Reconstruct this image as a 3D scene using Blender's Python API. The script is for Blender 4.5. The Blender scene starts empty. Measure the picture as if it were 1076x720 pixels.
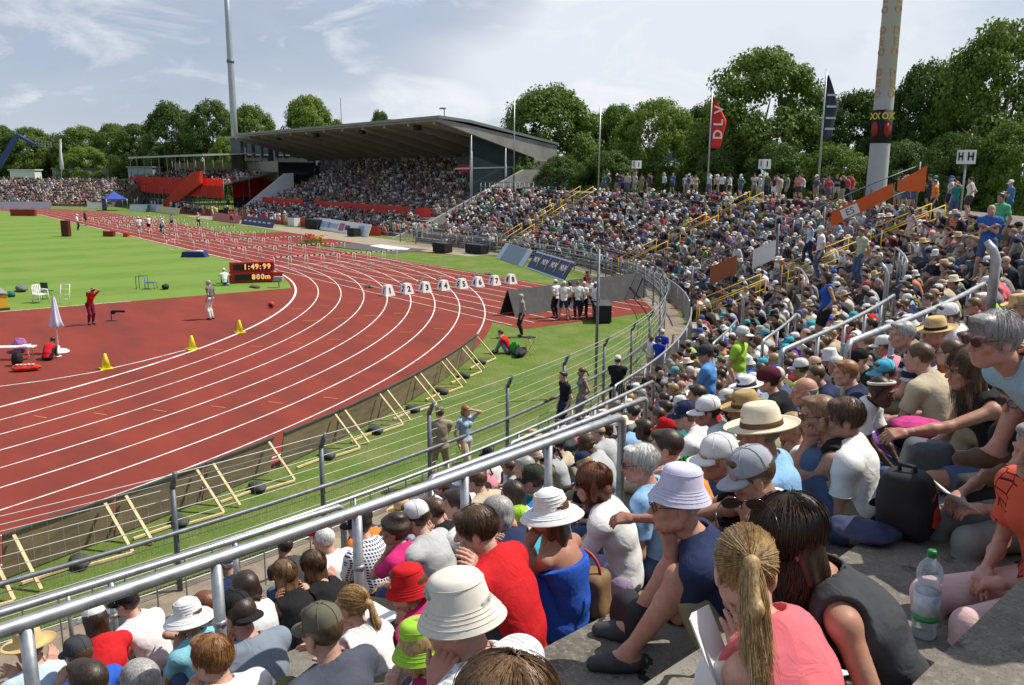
import bpy, bmesh, math, random
import numpy as np
from mathutils import Vector, Matrix
from math import sin, cos, radians, pi, hypot, atan2, sqrt

random.seed(7); RNG = np.random.default_rng(7)
SC = bpy.context.scene
COL = SC.collection

# ------------------------------------------------------------------ camera, sky, sun, exposure
CAMP = np.array([-59.346, -14.182, 6.5365]); YAW, PIT, FPX, ROLL = -0.658261, 0.197791, 891.884, 0.005613
FW = np.array([cos(YAW)*cos(PIT), sin(YAW)*cos(PIT), -sin(PIT)])
_r = np.array([sin(YAW), -cos(YAW), 0.0]); _u = np.cross(_r, FW)
RT = _r*cos(ROLL)+_u*sin(ROLL); UP = _u*cos(ROLL)-_r*sin(ROLL)
cd = bpy.data.cameras.new('camera'); cam = bpy.data.objects.new('camera', cd); COL.objects.link(cam)
cam.matrix_world = Matrix(((RT[0], UP[0], -FW[0], CAMP[0]), (RT[1], UP[1], -FW[1], CAMP[1]), (RT[2], UP[2], -FW[2], CAMP[2]), (0, 0, 0, 1)))
cd.sensor_width = 36; cd.lens = FPX/1076*36; cd.clip_start = 0.1; cd.clip_end = 4000
SC.camera = cam
def ray(u, v):
    d = FW+RT*((u-538)/FPX)-UP*((v-360)/FPX)
    return d
def onz(u, v, z=0.0):
    d = ray(u, v); return CAMP+d*((z-CAMP[2])/d[2])
def atdepth(u, v, depth):
    return CAMP+ray(u, v)*depth
def pix(P):
    d = np.asarray(P, float)-CAMP; w = d@FW
    return 538+FPX*(d@RT)/w, 360-FPX*(d@UP)/w, w

SUN_AZ, SUN_EL = radians(246.5), radians(56)
world = bpy.data.worlds.new('World'); SC.world = world; world.use_nodes = True
nt = world.node_tree; N = nt.nodes; L = nt.links
for n in list(N): N.remove(n)
def nd(tree, t, **k):
    n = tree.nodes.new(t)
    for a, b in k.items():
        if a in ('inp',):
            for i, v in b.items(): n.inputs[i].default_value = v
        else: setattr(n, a, b)
    return n
sky = nd(nt, 'ShaderNodeTexSky', sky_type='NISHITA', sun_disc=False, sun_elevation=SUN_EL, sun_rotation=pi/2-SUN_AZ, air_density=1.0, dust_density=1.2, ozone_density=2.0)
tc = nd(nt, 'ShaderNodeTexCoord')
mp = nd(nt, 'ShaderNodeMapping'); mp.inputs['Scale'].default_value = (1.0, 1.0, 2.6); mp.inputs['Location'].default_value = (5.2, 0.3, 2.1)
L.new(tc.outputs['Generated'], mp.inputs['Vector'])
n1 = nd(nt, 'ShaderNodeTexNoise', inp={'Scale': 2.3, 'Detail': 9.0, 'Roughness': 0.56, 'Distortion': 0.35}); L.new(mp.outputs[0], n1.inputs['Vector'])
n2 = nd(nt, 'ShaderNodeTexNoise', inp={'Scale': 1.15, 'Detail': 5.0, 'Roughness': 0.5}); L.new(mp.outputs[0], n2.inputs['Vector'])
n3 = nd(nt, 'ShaderNodeTexNoise', inp={'Scale': 6.5, 'Detail': 8.0, 'Roughness': 0.6, 'Distortion': 0.6}); L.new(mp.outputs[0], n3.inputs['Vector'])
# thin summer haze over the blue, a broad grey-blue bank of cloud away from the sun, paler cumulus on the sunny side
hz = nd(nt, 'ShaderNodeMix', data_type='RGBA', inp={0: 0.62}); L.new(sky.outputs[0], hz.inputs[6]); hz.inputs[7].default_value = (6.0, 6.9, 8.4, 1)
dp = nd(nt, 'ShaderNodeVectorMath', operation='DOT_PRODUCT'); L.new(tc.outputs['Generated'], dp.inputs[0]); dp.inputs[1].default_value = (0.05, -1.0, 0.0)
sm = nd(nt, 'ShaderNodeMath', operation='MULTIPLY_ADD'); sm.inputs[1].default_value = 0.30; sm.inputs[2].default_value = -0.17; L.new(dp.outputs['Value'], sm.inputs[0])
ad = nd(nt, 'ShaderNodeMath', operation='ADD'); L.new(n2.outputs['Fac'], ad.inputs[0]); L.new(sm.outputs[0], ad.inputs[1])
r2 = nd(nt, 'ShaderNodeValToRGB'); e = r2.color_ramp.elements; e[0].position = 0.37; e[0].color = (3.0, 3.75, 5.2, 1); e[1].position = 0.56; e[1].color = (8.3, 8.75, 9.5, 1)
L.new(ad.outputs[0], r2.inputs['Fac'])
r1 = nd(nt, 'ShaderNodeMapRange', inp={1: 0.38, 2: 0.60, 3: 0.12, 4: 0.95}); L.new(n1.outputs['Fac'], r1.inputs[0])
mx = nd(nt, 'ShaderNodeMix', data_type='RGBA'); L.new(r1.outputs[0], mx.inputs[0]); L.new(hz.outputs[2], mx.inputs[6]); L.new(r2.outputs['Color'], mx.inputs[7])
r3 = nd(nt, 'ShaderNodeMapRange', inp={1: 0.52, 2: 0.74, 3: 0.0, 4: 0.75}); L.new(n3.outputs['Fac'], r3.inputs[0])
mx2 = nd(nt, 'ShaderNodeMix', data_type='RGBA'); L.new(r3.outputs[0], mx2.inputs[0]); L.new(mx.outputs[2], mx2.inputs[6]); mx2.inputs[7].default_value = (10.2, 10.3, 10.5, 1)
bg = nd(nt, 'ShaderNodeBackground', inp={'Strength': 0.092}); L.new(mx2.outputs[2], bg.inputs['Color'])
wo = nd(nt, 'ShaderNodeOutputWorld'); L.new(bg.outputs[0], wo.inputs['Surface'])
sd = bpy.data.lights.new('sun', 'SUN'); sd.energy = 5.0; sd.angle = radians(0.6); sd.color = (1.0, 0.94, 0.83)
so = bpy.data.objects.new('sun', sd); COL.objects.link(so)
so.rotation_euler = Vector((-cos(SUN_AZ)*cos(SUN_EL), -sin(SUN_AZ)*cos(SUN_EL), -sin(SUN_EL))).to_track_quat('-Z', 'Y').to_euler()
vs = SC.view_settings; vs.view_transform = 'Standard'; vs.look = 'None'; vs.exposure = 0.08; vs.gamma = 1.0; vs.use_curve_mapping = False
SC.cycles.use_denoising = True
SC.cycles.max_bounces = 5; SC.cycles.diffuse_bounces = 3; SC.cycles.glossy_bounces = 2; SC.cycles.transmission_bounces = 5; SC.cycles.transparent_max_bounces = 8
SC.cycles.caustics_reflective = False; SC.cycles.caustics_refractive = False
SC.render.use_persistent_data = False

# ------------------------------------------------------------------ materials
MATS = {}
def mat(name, base=(0.5, 0.5, 0.5), rough=0.7, metal=0.0, spec=0.4, noise=None, bump=None, coat=0.0):
    """noise=(scale, colour2, lo, hi[, stretch]) mixes in a second colour; bump=(scale, strength)"""
    if name in MATS: return MATS[name]
    m = bpy.data.materials.new(name); m.use_nodes = True; t = m.node_tree; b = t.nodes['Principled BSDF']
    b.inputs['Base Color'].default_value = (*base, 1); b.inputs['Roughness'].default_value = rough
    b.inputs['Metallic'].default_value = metal; b.inputs['Specular IOR Level'].default_value = spec
    b.inputs['Coat Weight'].default_value = coat
    if noise or bump:
        c = nd(t, 'ShaderNodeTexCoord')
    if noise:
        sc, c2, lo, hi = noise[:4]
        src = c.outputs['Object']
        if len(noise) > 4:
            q = nd(t, 'ShaderNodeMapping'); q.inputs['Scale'].default_value = noise[4]; t.links.new(src, q.inputs['Vector']); src = q.outputs[0]
        n = nd(t, 'ShaderNodeTexNoise', inp={'Scale': sc, 'Detail': 6.0, 'Roughness': 0.62}); t.links.new(src, n.inputs['Vector'])
        r = nd(t, 'ShaderNodeMapRange', inp={1: lo, 2: hi}); t.links.new(n.outputs['Fac'], r.inputs[0])
        x = nd(t, 'ShaderNodeMix', data_type='RGBA'); x.inputs[6].default_value = (*base, 1); x.inputs[7].default_value = (*c2, 1)
        t.links.new(r.outputs[0], x.inputs[0]); t.links.new(x.outputs[2], b.inputs['Base Color'])
    if bump:
        n = nd(t, 'ShaderNodeTexNoise', inp={'Scale': bump[0], 'Detail': 5.0}); t.links.new(c.outputs['Object'], n.inputs['Vector'])
        bb = nd(t, 'ShaderNodeBump', inp={'Strength': bump[1], 'Distance': 0.02}); t.links.new(n.outputs['Fac'], bb.inputs['Height']); t.links.new(bb.outputs[0], b.inputs['Normal'])
    MATS[name] = m
    return m

def field_material():
    m = bpy.data.materials.new('field_grass'); m.use_nodes = True; t = m.node_tree; b = t.nodes['Principled BSDF']
    g = nd(t, 'ShaderNodeNewGeometry'); s = nd(t, 'ShaderNodeSeparateXYZ'); t.links.new(g.outputs['Position'], s.inputs[0])
    # mowing stripes run across the pitch
    a = nd(t, 'ShaderNodeMath', operation='MULTIPLY'); a.inputs[1].default_value = 2*pi/7.2; t.links.new(s.outputs['X'], a.inputs[0])
    w = nd(t, 'ShaderNodeMath', operation='SINE'); t.links.new(a.outputs[0], w.inputs[0])
    st = nd(t, 'ShaderNodeMapRange', inp={1: -0.35, 2: 0.35}); t.links.new(w.outputs[0], st.inputs[0])
    n = nd(t, 'ShaderNodeTexNoise', inp={'Scale': 0.35, 'Detail': 8.0, 'Roughness': 0.65}); t.links.new(g.outputs['Position'], n.inputs['Vector'])
    f = nd(t, 'ShaderNodeTexNoise', inp={'Scale': 9.0, 'Detail': 6.0, 'Roughness': 0.7}); t.links.new(g.outputs['Position'], f.inputs['Vector'])
    x1 = nd(t, 'ShaderNodeMix', data_type='RGBA'); x1.inputs[6].default_value = (0.115, 0.215, 0.030, 1); x1.inputs[7].default_value = (0.146, 0.250, 0.039, 1); t.links.new(st.outputs[0], x1.inputs[0])
    x2 = nd(t, 'ShaderNodeMix', data_type='RGBA'); x2.inputs[7].default_value = (0.19, 0.235, 0.06, 1); t.links.new(x1.outputs[2], x2.inputs[6])
    r = nd(t, 'ShaderNodeMapRange', inp={1: 0.42, 2: 0.72}); t.links.new(n.outputs['Fac'], r.inputs[0]); t.links.new(r.outputs[0], x2.inputs[0])
    x3 = nd(t, 'ShaderNodeMix', data_type='RGBA'); x3.inputs[7].default_value = (0.055, 0.105, 0.016, 1); t.links.new(x2.outputs[2], x3.inputs[6])
    r3_ = nd(t, 'ShaderNodeMapRange', inp={1: 0.5, 2: 0.85, 4: 0.7}); t.links.new(f.outputs['Fac'], r3_.inputs[0]); t.links.new(r3_.outputs[0], x3.inputs[0])
    t.links.new(x3.outputs[2], b.inputs['Base Color']); b.inputs['Roughness'].default_value = 0.85; b.inputs['Specular IOR Level'].default_value = 0.15
    bb = nd(t, 'ShaderNodeBump', inp={'Strength': 0.6, 'Distance': 0.03}); t.links.new(f.outputs['Fac'], bb.inputs['Height']); t.links.new(bb.outputs[0], b.inputs['Normal'])
    return m
def verge_material():
    m = bpy.data.materials.new('verge_grass'); m.use_nodes = True; t = m.node_tree; b = t.nodes['Principled BSDF']
    g = nd(t, 'ShaderNodeNewGeometry')
    n = nd(t, 'ShaderNodeTexNoise', inp={'Scale': 0.7, 'Detail': 8.0, 'Roughness': 0.65}); t.links.new(g.outputs['Position'], n.inputs['Vector'])
    f = nd(t, 'ShaderNodeTexNoise', inp={'Scale': 14.0, 'Detail': 6.0, 'Roughness': 0.75}); t.links.new(g.outputs['Position'], f.inputs['Vector'])
    x2 = nd(t, 'ShaderNodeMix', data_type='RGBA'); x2.inputs[6].default_value = (0.115, 0.19, 0.032, 1); x2.inputs[7].default_value = (0.23, 0.235, 0.085, 1)
    r = nd(t, 'ShaderNodeMapRange', inp={1: 0.42, 2: 0.72}); t.links.new(n.outputs['Fac'], r.inputs[0]); t.links.new(r.outputs[0], x2.inputs[0])
    x3 = nd(t, 'ShaderNodeMix', data_type='RGBA'); x3.inputs[7].default_value = (0.06, 0.10, 0.018, 1); t.links.new(x2.outputs[2], x3.inputs[6])
    r3_ = nd(t, 'ShaderNodeMapRange', inp={1: 0.45, 2: 0.75, 4: 0.85}); t.links.new(f.outputs['Fac'], r3_.inputs[0]); t.links.new(r3_.outputs[0], x3.inputs[0])
    t.links.new(x3.outputs[2], b.inputs['Base Color']); b.inputs['Roughness'].default_value = 0.9; b.inputs['Specular IOR Level'].default_value = 0.1
    bb = nd(t, 'ShaderNodeBump', inp={'Strength': 0.8, 'Distance': 0.05}); t.links.new(f.outputs['Fac'], bb.inputs['Height']); t.links.new(bb.outputs[0], b.inputs['Normal'])
    return m
def tint_material(name, rough=0.8, vary=0.12, nscale=6.0, bump=0.0, spec=0.25, attr=None):
    """base colour from the object's own colour, with a slight weave of lighter and darker"""
    m = bpy.data.materials.new(name); m.use_nodes = True; t = m.node_tree; b = t.nodes['Principled BSDF']
    if attr: o = nd(t, 'ShaderNodeAttribute', attribute_name=attr)
    else: o = nd(t, 'ShaderNodeObjectInfo')
    c = nd(t, 'ShaderNodeTexCoord'); n = nd(t, 'ShaderNodeTexNoise', inp={'Scale': nscale, 'Detail': 5.0, 'Roughness': 0.6}); t.links.new(c.outputs['Object'], n.inputs['Vector'])
    r = nd(t, 'ShaderNodeMapRange', inp={1: 0.3, 2: 0.7, 3: 1-vary, 4: 1+vary}); t.links.new(n.outputs['Fac'], r.inputs[0])
    x = nd(t, 'ShaderNodeVectorMath', operation='SCALE'); t.links.new(o.outputs['Color'], x.inputs[0]); t.links.new(r.outputs[0], x.inputs['Scale'])
    t.links.new(x.outputs[0], b.inputs['Base Color']); b.inputs['Roughness'].default_value = rough; b.inputs['Specular IOR Level'].default_value = spec
    if bump:
        n2_ = nd(t, 'ShaderNodeTexNoise', inp={'Scale': bump*17, 'Detail': 3.0, 'Roughness': 0.5, 'Distortion': 1.6}); t.links.new(c.outputs['Object'], n2_.inputs['Vector'])
        bb = nd(t, 'ShaderNodeBump', inp={'Strength': 0.30, 'Distance': 0.035}); t.links.new(n2_.outputs['Fac'], bb.inputs['Height']); t.links.new(bb.outputs[0], b.inputs['Normal'])
    MATS[name] = m
    return m
M_TRACK = mat('tartan_red', (0.235, 0.040, 0.026), 0.85, noise=(0.55, (0.145, 0.030, 0.022), 0.36, 0.74, (0.4, 1.0, 1)), bump=(120, 0.25), spec=0.2)
M_WHITE = mat('line_white', (0.78, 0.78, 0.76), 0.7)
M_LINE = mat('worn_line_white', (0.76, 0.75, 0.72), 0.75, noise=(2.2, (0.45, 0.27, 0.23), 0.44, 0.76))
M_OLINE = mat('line_orange', (0.62, 0.25, 0.08), 0.7)
M_CONC = mat('terrace_concrete', (0.19, 0.175, 0.15), 0.9, noise=(1.7, (0.10, 0.093, 0.08), 0.42, 0.72), bump=(30, 0.5), spec=0.2)
def weathered(name, base, dark, pale):
    m = bpy.data.materials.new(name); m.use_nodes = True; t = m.node_tree; b = t.nodes['Principled BSDF']; g = nd(t, 'ShaderNodeNewGeometry')
    def nz(sc, lo, hi, src_a, col, det=7.0):
        n = nd(t, 'ShaderNodeTexNoise', inp={'Scale': sc, 'Detail': det, 'Roughness': 0.65}); t.links.new(g.outputs['Position'], n.inputs['Vector']); r = nd(t, 'ShaderNodeMapRange', inp={1: lo, 2: hi}); t.links.new(n.outputs['Fac'], r.inputs[0])
        x = nd(t, 'ShaderNodeMix', data_type='RGBA'); x.inputs[7].default_value = (*col, 1); t.links.new(r.outputs[0], x.inputs[0])
        if src_a is None: x.inputs[6].default_value = (*base, 1)
        else: t.links.new(src_a.outputs[2], x.inputs[6])
        return x, n
    x, n0 = nz(1.3, 0.42, 0.70, None, dark); x, _ = nz(5.5, 0.56, 0.68, x, tuple(c*0.62 for c in dark)); x, n2_ = nz(38.0, 0.50, 0.72, x, pale, 4.0); x, _ = nz(95.0, 0.60, 0.68, x, tuple(c*0.5 for c in dark), 2.0)
    v = nd(t, 'ShaderNodeTexVoronoi', feature='DISTANCE_TO_EDGE', inp={'Scale': 0.42}); q = nd(t, 'ShaderNodeTexNoise', inp={'Scale': 2.5, 'Detail': 4.0}); t.links.new(g.outputs['Position'], q.inputs['Vector'])
    ad_ = nd(t, 'ShaderNodeVectorMath', operation='MULTIPLY_ADD'); t.links.new(q.outputs['Color'], ad_.inputs[0]); ad_.inputs[1].default_value = (0.7, 0.7, 0.7); t.links.new(g.outputs['Position'], ad_.inputs[2]); t.links.new(ad_.outputs[0], v.inputs['Vector'])
    lt = nd(t, 'ShaderNodeMath', operation='LESS_THAN'); lt.inputs[1].default_value = 0.006; t.links.new(v.outputs['Distance'], lt.inputs[0])
    y = nd(t, 'ShaderNodeMix', data_type='RGBA'); t.links.new(lt.outputs[0], y.inputs[0]); t.links.new(x.outputs[2], y.inputs[6]); y.inputs[7].default_value = (0.03, 0.028, 0.025, 1)
    t.links.new(y.outputs[2], b.inputs['Base Color']); b.inputs['Roughness'].default_value = 0.92; b.inputs['Specular IOR Level'].default_value = 0.2
    bb = nd(t, 'ShaderNodeBump', inp={'Strength': 0.5, 'Distance': 0.006}); t.links.new(n2_.outputs['Fac'], bb.inputs['Height']); t.links.new(bb.outputs[0], b.inputs['Normal']); return m
M_TERR = weathered('terrace_worn_concrete', (0.21, 0.19, 0.16), (0.115, 0.103, 0.088), (0.26, 0.24, 0.205))
M_CONC2 = mat('wall_concrete', (0.33, 0.32, 0.30), 0.9, noise=(0.8, (0.22, 0.21, 0.195), 0.45, 0.75), bump=(18, 0.4), spec=0.2)
M_PAVE = mat('walkway_paving', (0.27, 0.22, 0.165), 0.9, noise=(2.5, (0.17, 0.14, 0.11), 0.45, 0.7), bump=(25, 0.4), spec=0.2)
M_STEEL = mat('galvanised_steel', (0.46, 0.48, 0.50), 0.42, metal=0.75, noise=(9, (0.30, 0.32, 0.34), 0.45, 0.65))
M_STEELD = mat('weathered_steel', (0.14, 0.155, 0.175), 0.5, metal=0.45, noise=(7, (0.22, 0.235, 0.25), 0.45, 0.7))
M_WIRE = mat('fence_wire', (0.50, 0.50, 0.49), 0.5, metal=0.3)
M_YEL = mat('yellow_paint', (0.72, 0.46, 0.03), 0.5, noise=(6, (0.55, 0.35, 0.04), 0.5, 0.7))
M_PLY = mat('plywood_back', (0.26, 0.20, 0.125), 0.85, noise=(1.3, (0.13, 0.105, 0.075), 0.4, 0.7, (1, 1, 5)), bump=(40, 0.2))
M_PINE = mat('pine_batten', (0.72, 0.56, 0.33), 0.75, noise=(4, (0.58, 0.42, 0.22), 0.4, 0.7))
M_BLACK = mat('black_fabric', (0.016, 0.016, 0.018), 0.8)
M_DARK = mat('dark_grey', (0.05, 0.052, 0.056), 0.7, noise=(2, (0.075, 0.077, 0.08), 0.4, 0.7))
M_WPLAS = mat('white_plastic', (0.78, 0.78, 0.77), 0.45)
M_RED = mat('red_banner', (0.66, 0.045, 0.025), 0.6, noise=(0.7, (0.52, 0.03, 0.02), 0.4, 0.7))
def cloth_translucent(name, base, through):
    m = mat(name, base, 0.6, noise=(0.7, tuple(c*0.85 for c in base), 0.4, 0.7)); t = m.node_tree; b = t.nodes['Principled BSDF']; tr = nd(t, 'ShaderNodeBsdfTranslucent', inp={0: (*through, 1)}); ms = nd(t, 'ShaderNodeMixShader', inp={0: 0.55})
    t.links.new(b.outputs[0], ms.inputs[1]); t.links.new(tr.outputs[0], ms.inputs[2]); t.links.new(ms.outputs[0], t.nodes['Material Output'].inputs['Surface']); return m
M_REDT = cloth_translucent('red_banner_cloth', (0.78, 0.065, 0.03), (0.95, 0.12, 0.05))
M_GLASS = mat('dark_glass', (0.03, 0.045, 0.05), 0.12, spec=0.8)
M_TINT = tint_material('painted_plain', 0.6, 0.06)

# ------------------------------------------------------------------ mesh helpers
class MB:
    def __init__(s): s.v = []; s.f = []; s.mi = []; s.n = 0; s.sm = []
    def add(s, V, F, mi=0, smooth=False):
        o = s.n; V = [tuple(map(float, q)) for q in V]; s.v += V; s.n += len(V)
        for f in F: s.f.append(tuple(i+o for i in f)); s.mi.append(mi); s.sm.append(smooth)
    def box(s, c, d, rz=0.0, mi=0, M=None):
        x, y, z = d[0]/2, d[1]/2, d[2]/2
        V = [(-x,-y,-z),(x,-y,-z),(x,y,-z),(-x,y,-z),(-x,-y,z),(x,-y,z),(x,y,z),(-x,y,z)]
        if M is not None: V = [tuple(M@Vector(q)+Vector(c)) for q in V]
        else:
            a, b = cos(rz), sin(rz); V = [(c[0]+q[0]*a-q[1]*b, c[1]+q[0]*b+q[1]*a, c[2]+q[2]) for q in V]
        s.add(V, [(0,3,2,1),(4,5,6,7),(0,1,5,4),(1,2,6,5),(2,3,7,6),(3,0,4,7)], mi)
    def beam(s, p, q, w, h, up=(0,0,1), mi=0):
        p = Vector(p); q = Vector(q); d = (q-p); l = d.length; d.normalize(); u = Vector(up)
        x = d.cross(u)
        if x.length < 1e-4: x = d.cross(Vector((1,0,0)))
        x.normalize(); u = x.cross(d); M = Matrix((d, x, u)).transposed()
        s.box((p+q)/2, (l, w, h), mi=mi, M=M)
    def tube(s, pts, r, n=8, mi=0, cap=True, closed=False):
        P = [Vector(p) for p in pts]; k = len(P); R = r if hasattr(r, '__len__') else [r]*k
        V = []; up = None
        for i in range(k):
            if closed: t = P[(i+1)%k]-P[i-1]
            else: t = P[min(i+1, k-1)]-P[max(i-1, 0)]
            t.normalize()
            if up is None:
                up = t.orthogonal().normalized()
            x = t.cross(up)
            if x.length < 1e-5: up = t.orthogonal(); x = t.cross(up)
            x.normalize(); y = x.cross(t).normalized(); up = y
            for j in range(n):
                a = 2*pi*j/n; V.append(P[i]+(x*cos(a)+y*sin(a))*R[i])
        F = []
        for i in range(k if closed else k-1):
            for j in range(n):
                a = i*n+j; b = i*n+(j+1)%n; c = ((i+1)%k)*n+(j+1)%n; d = ((i+1)%k)*n+j
                F.append((a, b, c, d))
        if cap and not closed: F += [tuple(range(n))[::-1], tuple((k-1)*n+j for j in range(n))]
        s.add(V, F, mi, True)
    def lathe(s, prof, n=24, c=(0,0,0), mi=0, M=None, sx=1.0, sy=1.0):
        V = []; k = len(prof)
        for r, z in prof:
            for j in range(n):
                a = 2*pi*j/n; q = Vector((r*cos(a)*sx, r*sin(a)*sy, z))
                if M is not None: q = M@q
                V.append((q[0]+c[0], q[1]+c[1], q[2]+c[2]))
        F = [(i*n+j, i*n+(j+1)%n, (i+1)*n+(j+1)%n, (i+1)*n+j) for i in range(k-1) for j in range(n)]
        F += [tuple(range(n))[::-1], tuple((k-1)*n+j for j in range(n))]
        s.add(V, F, mi, True)
    def poly(s, pts, mi=0): s.add(pts, [tuple(range(len(pts)))], mi)
    def slab(s, pts, d, mi=0):
        """solid from a planar polygon pts pushed along vector d"""
        n = len(pts); V = list(pts)+[tuple(np.add(p, d)) for p in pts]
        F = [tuple(range(n))[::-1], tuple(range(n, 2*n))]+[(i, (i+1)%n, n+(i+1)%n, n+i) for i in range(n)]
        s.add(V, F, mi)
    def strip(s, A, B, mi=0):
        n = len(A); s.add(list(A)+list(B), [(i, i+1, n+i+1, n+i) for i in range(n-1)], mi)
    def mesh(s, name, mats):
        me = bpy.data.meshes.new(name); me.from_pydata(s.v, [], s.f)
        for m in (mats if isinstance(mats, (list, tuple)) else [mats]): me.materials.append(m)
        me.polygons.foreach_set('material_index', s.mi); me.polygons.foreach_set('use_smooth', s.sm)
        me.update(); return me
    def build(s, name, mats, parent=None, loc=None, fix=True):
        me = s.mesh(name, mats)
        if fix:
            bm = bmesh.new(); bm.from_mesh(me); bmesh.ops.recalc_face_normals(bm, faces=bm.faces); bm.to_mesh(me); bm.free()
        return link(name, me, parent, loc)
def np_mesh(name, V, F, mats, smooth=True, mi=None):
    """F: (n,4) or (n,3) int array"""
    me = bpy.data.meshes.new(name); V = np.ascontiguousarray(V, np.float32); F = np.ascontiguousarray(F, np.int32); k = F.shape[1]
    me.vertices.add(len(V)); me.vertices.foreach_set('co', V.ravel())
    me.loops.add(F.size); me.loops.foreach_set('vertex_index', F.ravel())
    me.polygons.add(len(F)); me.polygons.foreach_set('loop_start', np.arange(0, F.size, k, dtype=np.int32)); me.polygons.foreach_set('loop_total', np.full(len(F), k, np.int32))
    for m in (mats if isinstance(mats, (list, tuple)) else [mats]): me.materials.append(m)
    if mi is not None: me.polygons.foreach_set('material_index', np.ascontiguousarray(mi, np.int32))
    me.polygons.foreach_set('use_smooth', np.full(len(F), smooth, bool))
    me.update(calc_edges=True); return me
def link(name, me, parent=None, loc=None):
    o = bpy.data.objects.new(name, me); COL.objects.link(o)
    if parent is not None: o.parent = parent
    if loc is not None: o.location = loc
    return o
def empty(name, loc=(0,0,0), rz=0.0):
    o = bpy.data.objects.new(name, None); COL.objects.link(o); o.location = loc; o.rotation_euler = (0, 0, rz); o.empty_display_size = 0.2
    return o
def tag(o, label=None, cat=None, group=None, kind=None):
    if label: o['label'] = label
    if cat: o['category'] = cat
    if group: o['group'] = group
    if kind: o['kind'] = kind
    return o
def dup(o, parent=None):
    c = o.copy(); COL.objects.link(c)
    if parent is not None: c.parent = parent
    for ch in o.children: dup(ch, c)
    return c
def text(s, size, name, m, parent, loc, rot=(0,0,0), depth=0.004, align='CENTER', scale=(1,1,1), bold=0.0):
    cu = bpy.data.curves.new(name, 'FONT'); cu.body = s; cu.size = size; cu.extrude = depth; cu.align_x = align; cu.align_y = 'CENTER'; cu.offset = bold
    cu.resolution_u = 3
    t_ = bpy.data.objects.new(name, cu); me = bpy.data.meshes.new_from_object(t_); me.name = name; me.materials.clear(); me.materials.append(m)
    bpy.data.objects.remove(t_); bpy.data.curves.remove(cu)
    o = bpy.data.objects.new(name, me); COL.objects.link(o); o.parent = parent; o.location = loc; o.rotation_euler = rot; o.scale = scale
    return o

# ------------------------------------------------------------------ the ground plan
R0, LW = 36.5, 1.22                     # kerb radius, lane width; bend centre at the origin, straight runs to +x
SX, SY = -3.0, -11.4                    # centre of the curved terrace
def P_(t, r, z=0.0):
    """stand coordinates: t <= 270 is an angle in degrees on the curve, beyond that metres along the straight"""
    if t <= 270: a = radians(t); return (SX+r*cos(a), SY+r*sin(a), z)
    return (SX+(t-270), SY-r, z)
def inward(t):
    if t <= 270: a = radians(t); return (-cos(a), -sin(a))
    return (0.0, 1.0)
def trange(t0, t1, step=1.0):
    n = max(2, int(round((t1-t0)/step))+1); return list(np.linspace(t0, t1, n))
ROW0, DEP, RISE = 45.3, 0.86, 0.40
def tread_r(k): return ROW0+DEP*(k-1)
def floor_z(r, t=230):
    if r < ROW0: return 0.0
    k = int((r-ROW0)/DEP)+1
    return RISE*min(k, 14 if t < 196 else 12)
# ------------------------------------------------------------------ structure: ground, track, terrace
def arc(r, a0, a1, n, z, c=(0, 0)): return [(c[0]+r*cos(radians(a)), c[1]+r*sin(radians(a)), z) for a in np.linspace(a0, a1, n)]
XF = 84.39
mb = MB(); S_ = 3000
mb.poly([(-S_, -S_, -0.016), (S_, -S_, -0.016), (S_, S_, -0.016), (-S_, S_, -0.016)])
tag(mb.build('ground', verge_material(), fix=False), kind='structure')
def oval(r, z, n=90):
    return arc(r, 90, 270, n, z)+arc(r, -90, 90, n, z, (XF, 0))
mb = MB(); mb.poly(oval(R0+8*LW+0.4, -0.008))
mb.poly([(-31.5, -R0-8*LW-0.4, -0.0075), (8, -R0-8*LW-0.4, -0.0075), (8, -R0+0.2, -0.0075), (-31.5, -R0+0.2, -0.0075)])
mb.poly([(-2, -52.4, -0.0078), (30, -52.4, -0.0078), (30, -46.4, -0.0078), (14, -46.4, -0.0078)])
tag(mb.build('track', M_TRACK, fix=False), kind='structure')
mb = MB(); XG = -13.6
yg = sqrt((R0-0.25)**2-XG**2); a0 = math.degrees(atan2(yg, XG))
mb.poly(arc(R0-0.25, 360-a0, 270, 30, -0.004)+arc(R0-0.25, -90, 90, 60, -0.004, (XF, 0))+arc(R0-0.25, 90, a0, 30, -0.004))
tag(mb.build('field', field_material(), fix=False), kind='structure')
# lines: kerb, lanes round the oval, straight lanes run on into the chute
mb = MB(); mo = MB()
def ring_line(r, w, a0, a1, n, z=0.0, c=(0, 0)): mb.strip(arc(r-w/2, a0, a1, n, z, c), arc(r+w/2, a0, a1, n, z, c))
for i in range(9):
    r = R0+LW*i; w = 0.055 if i else 0.11
    ring_line(r, w, 90, 270, 200); ring_line(r, w, -90, 90, 90, 0.0, (XF, 0))
    for s in (1, -1): mb.strip([(0, s*(r-w/2), 0), (XF, s*(r-w/2), 0)], [(0, s*(r+w/2), 0), (XF, s*(r+w/2), 0)])
    mb.strip([(-30.5, -r-0.025, 0.001), (0, -r-0.025, 0.001)], [(-30.5, -r+0.025, 0.001), (0, -r+0.025, 0.001)])
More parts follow.
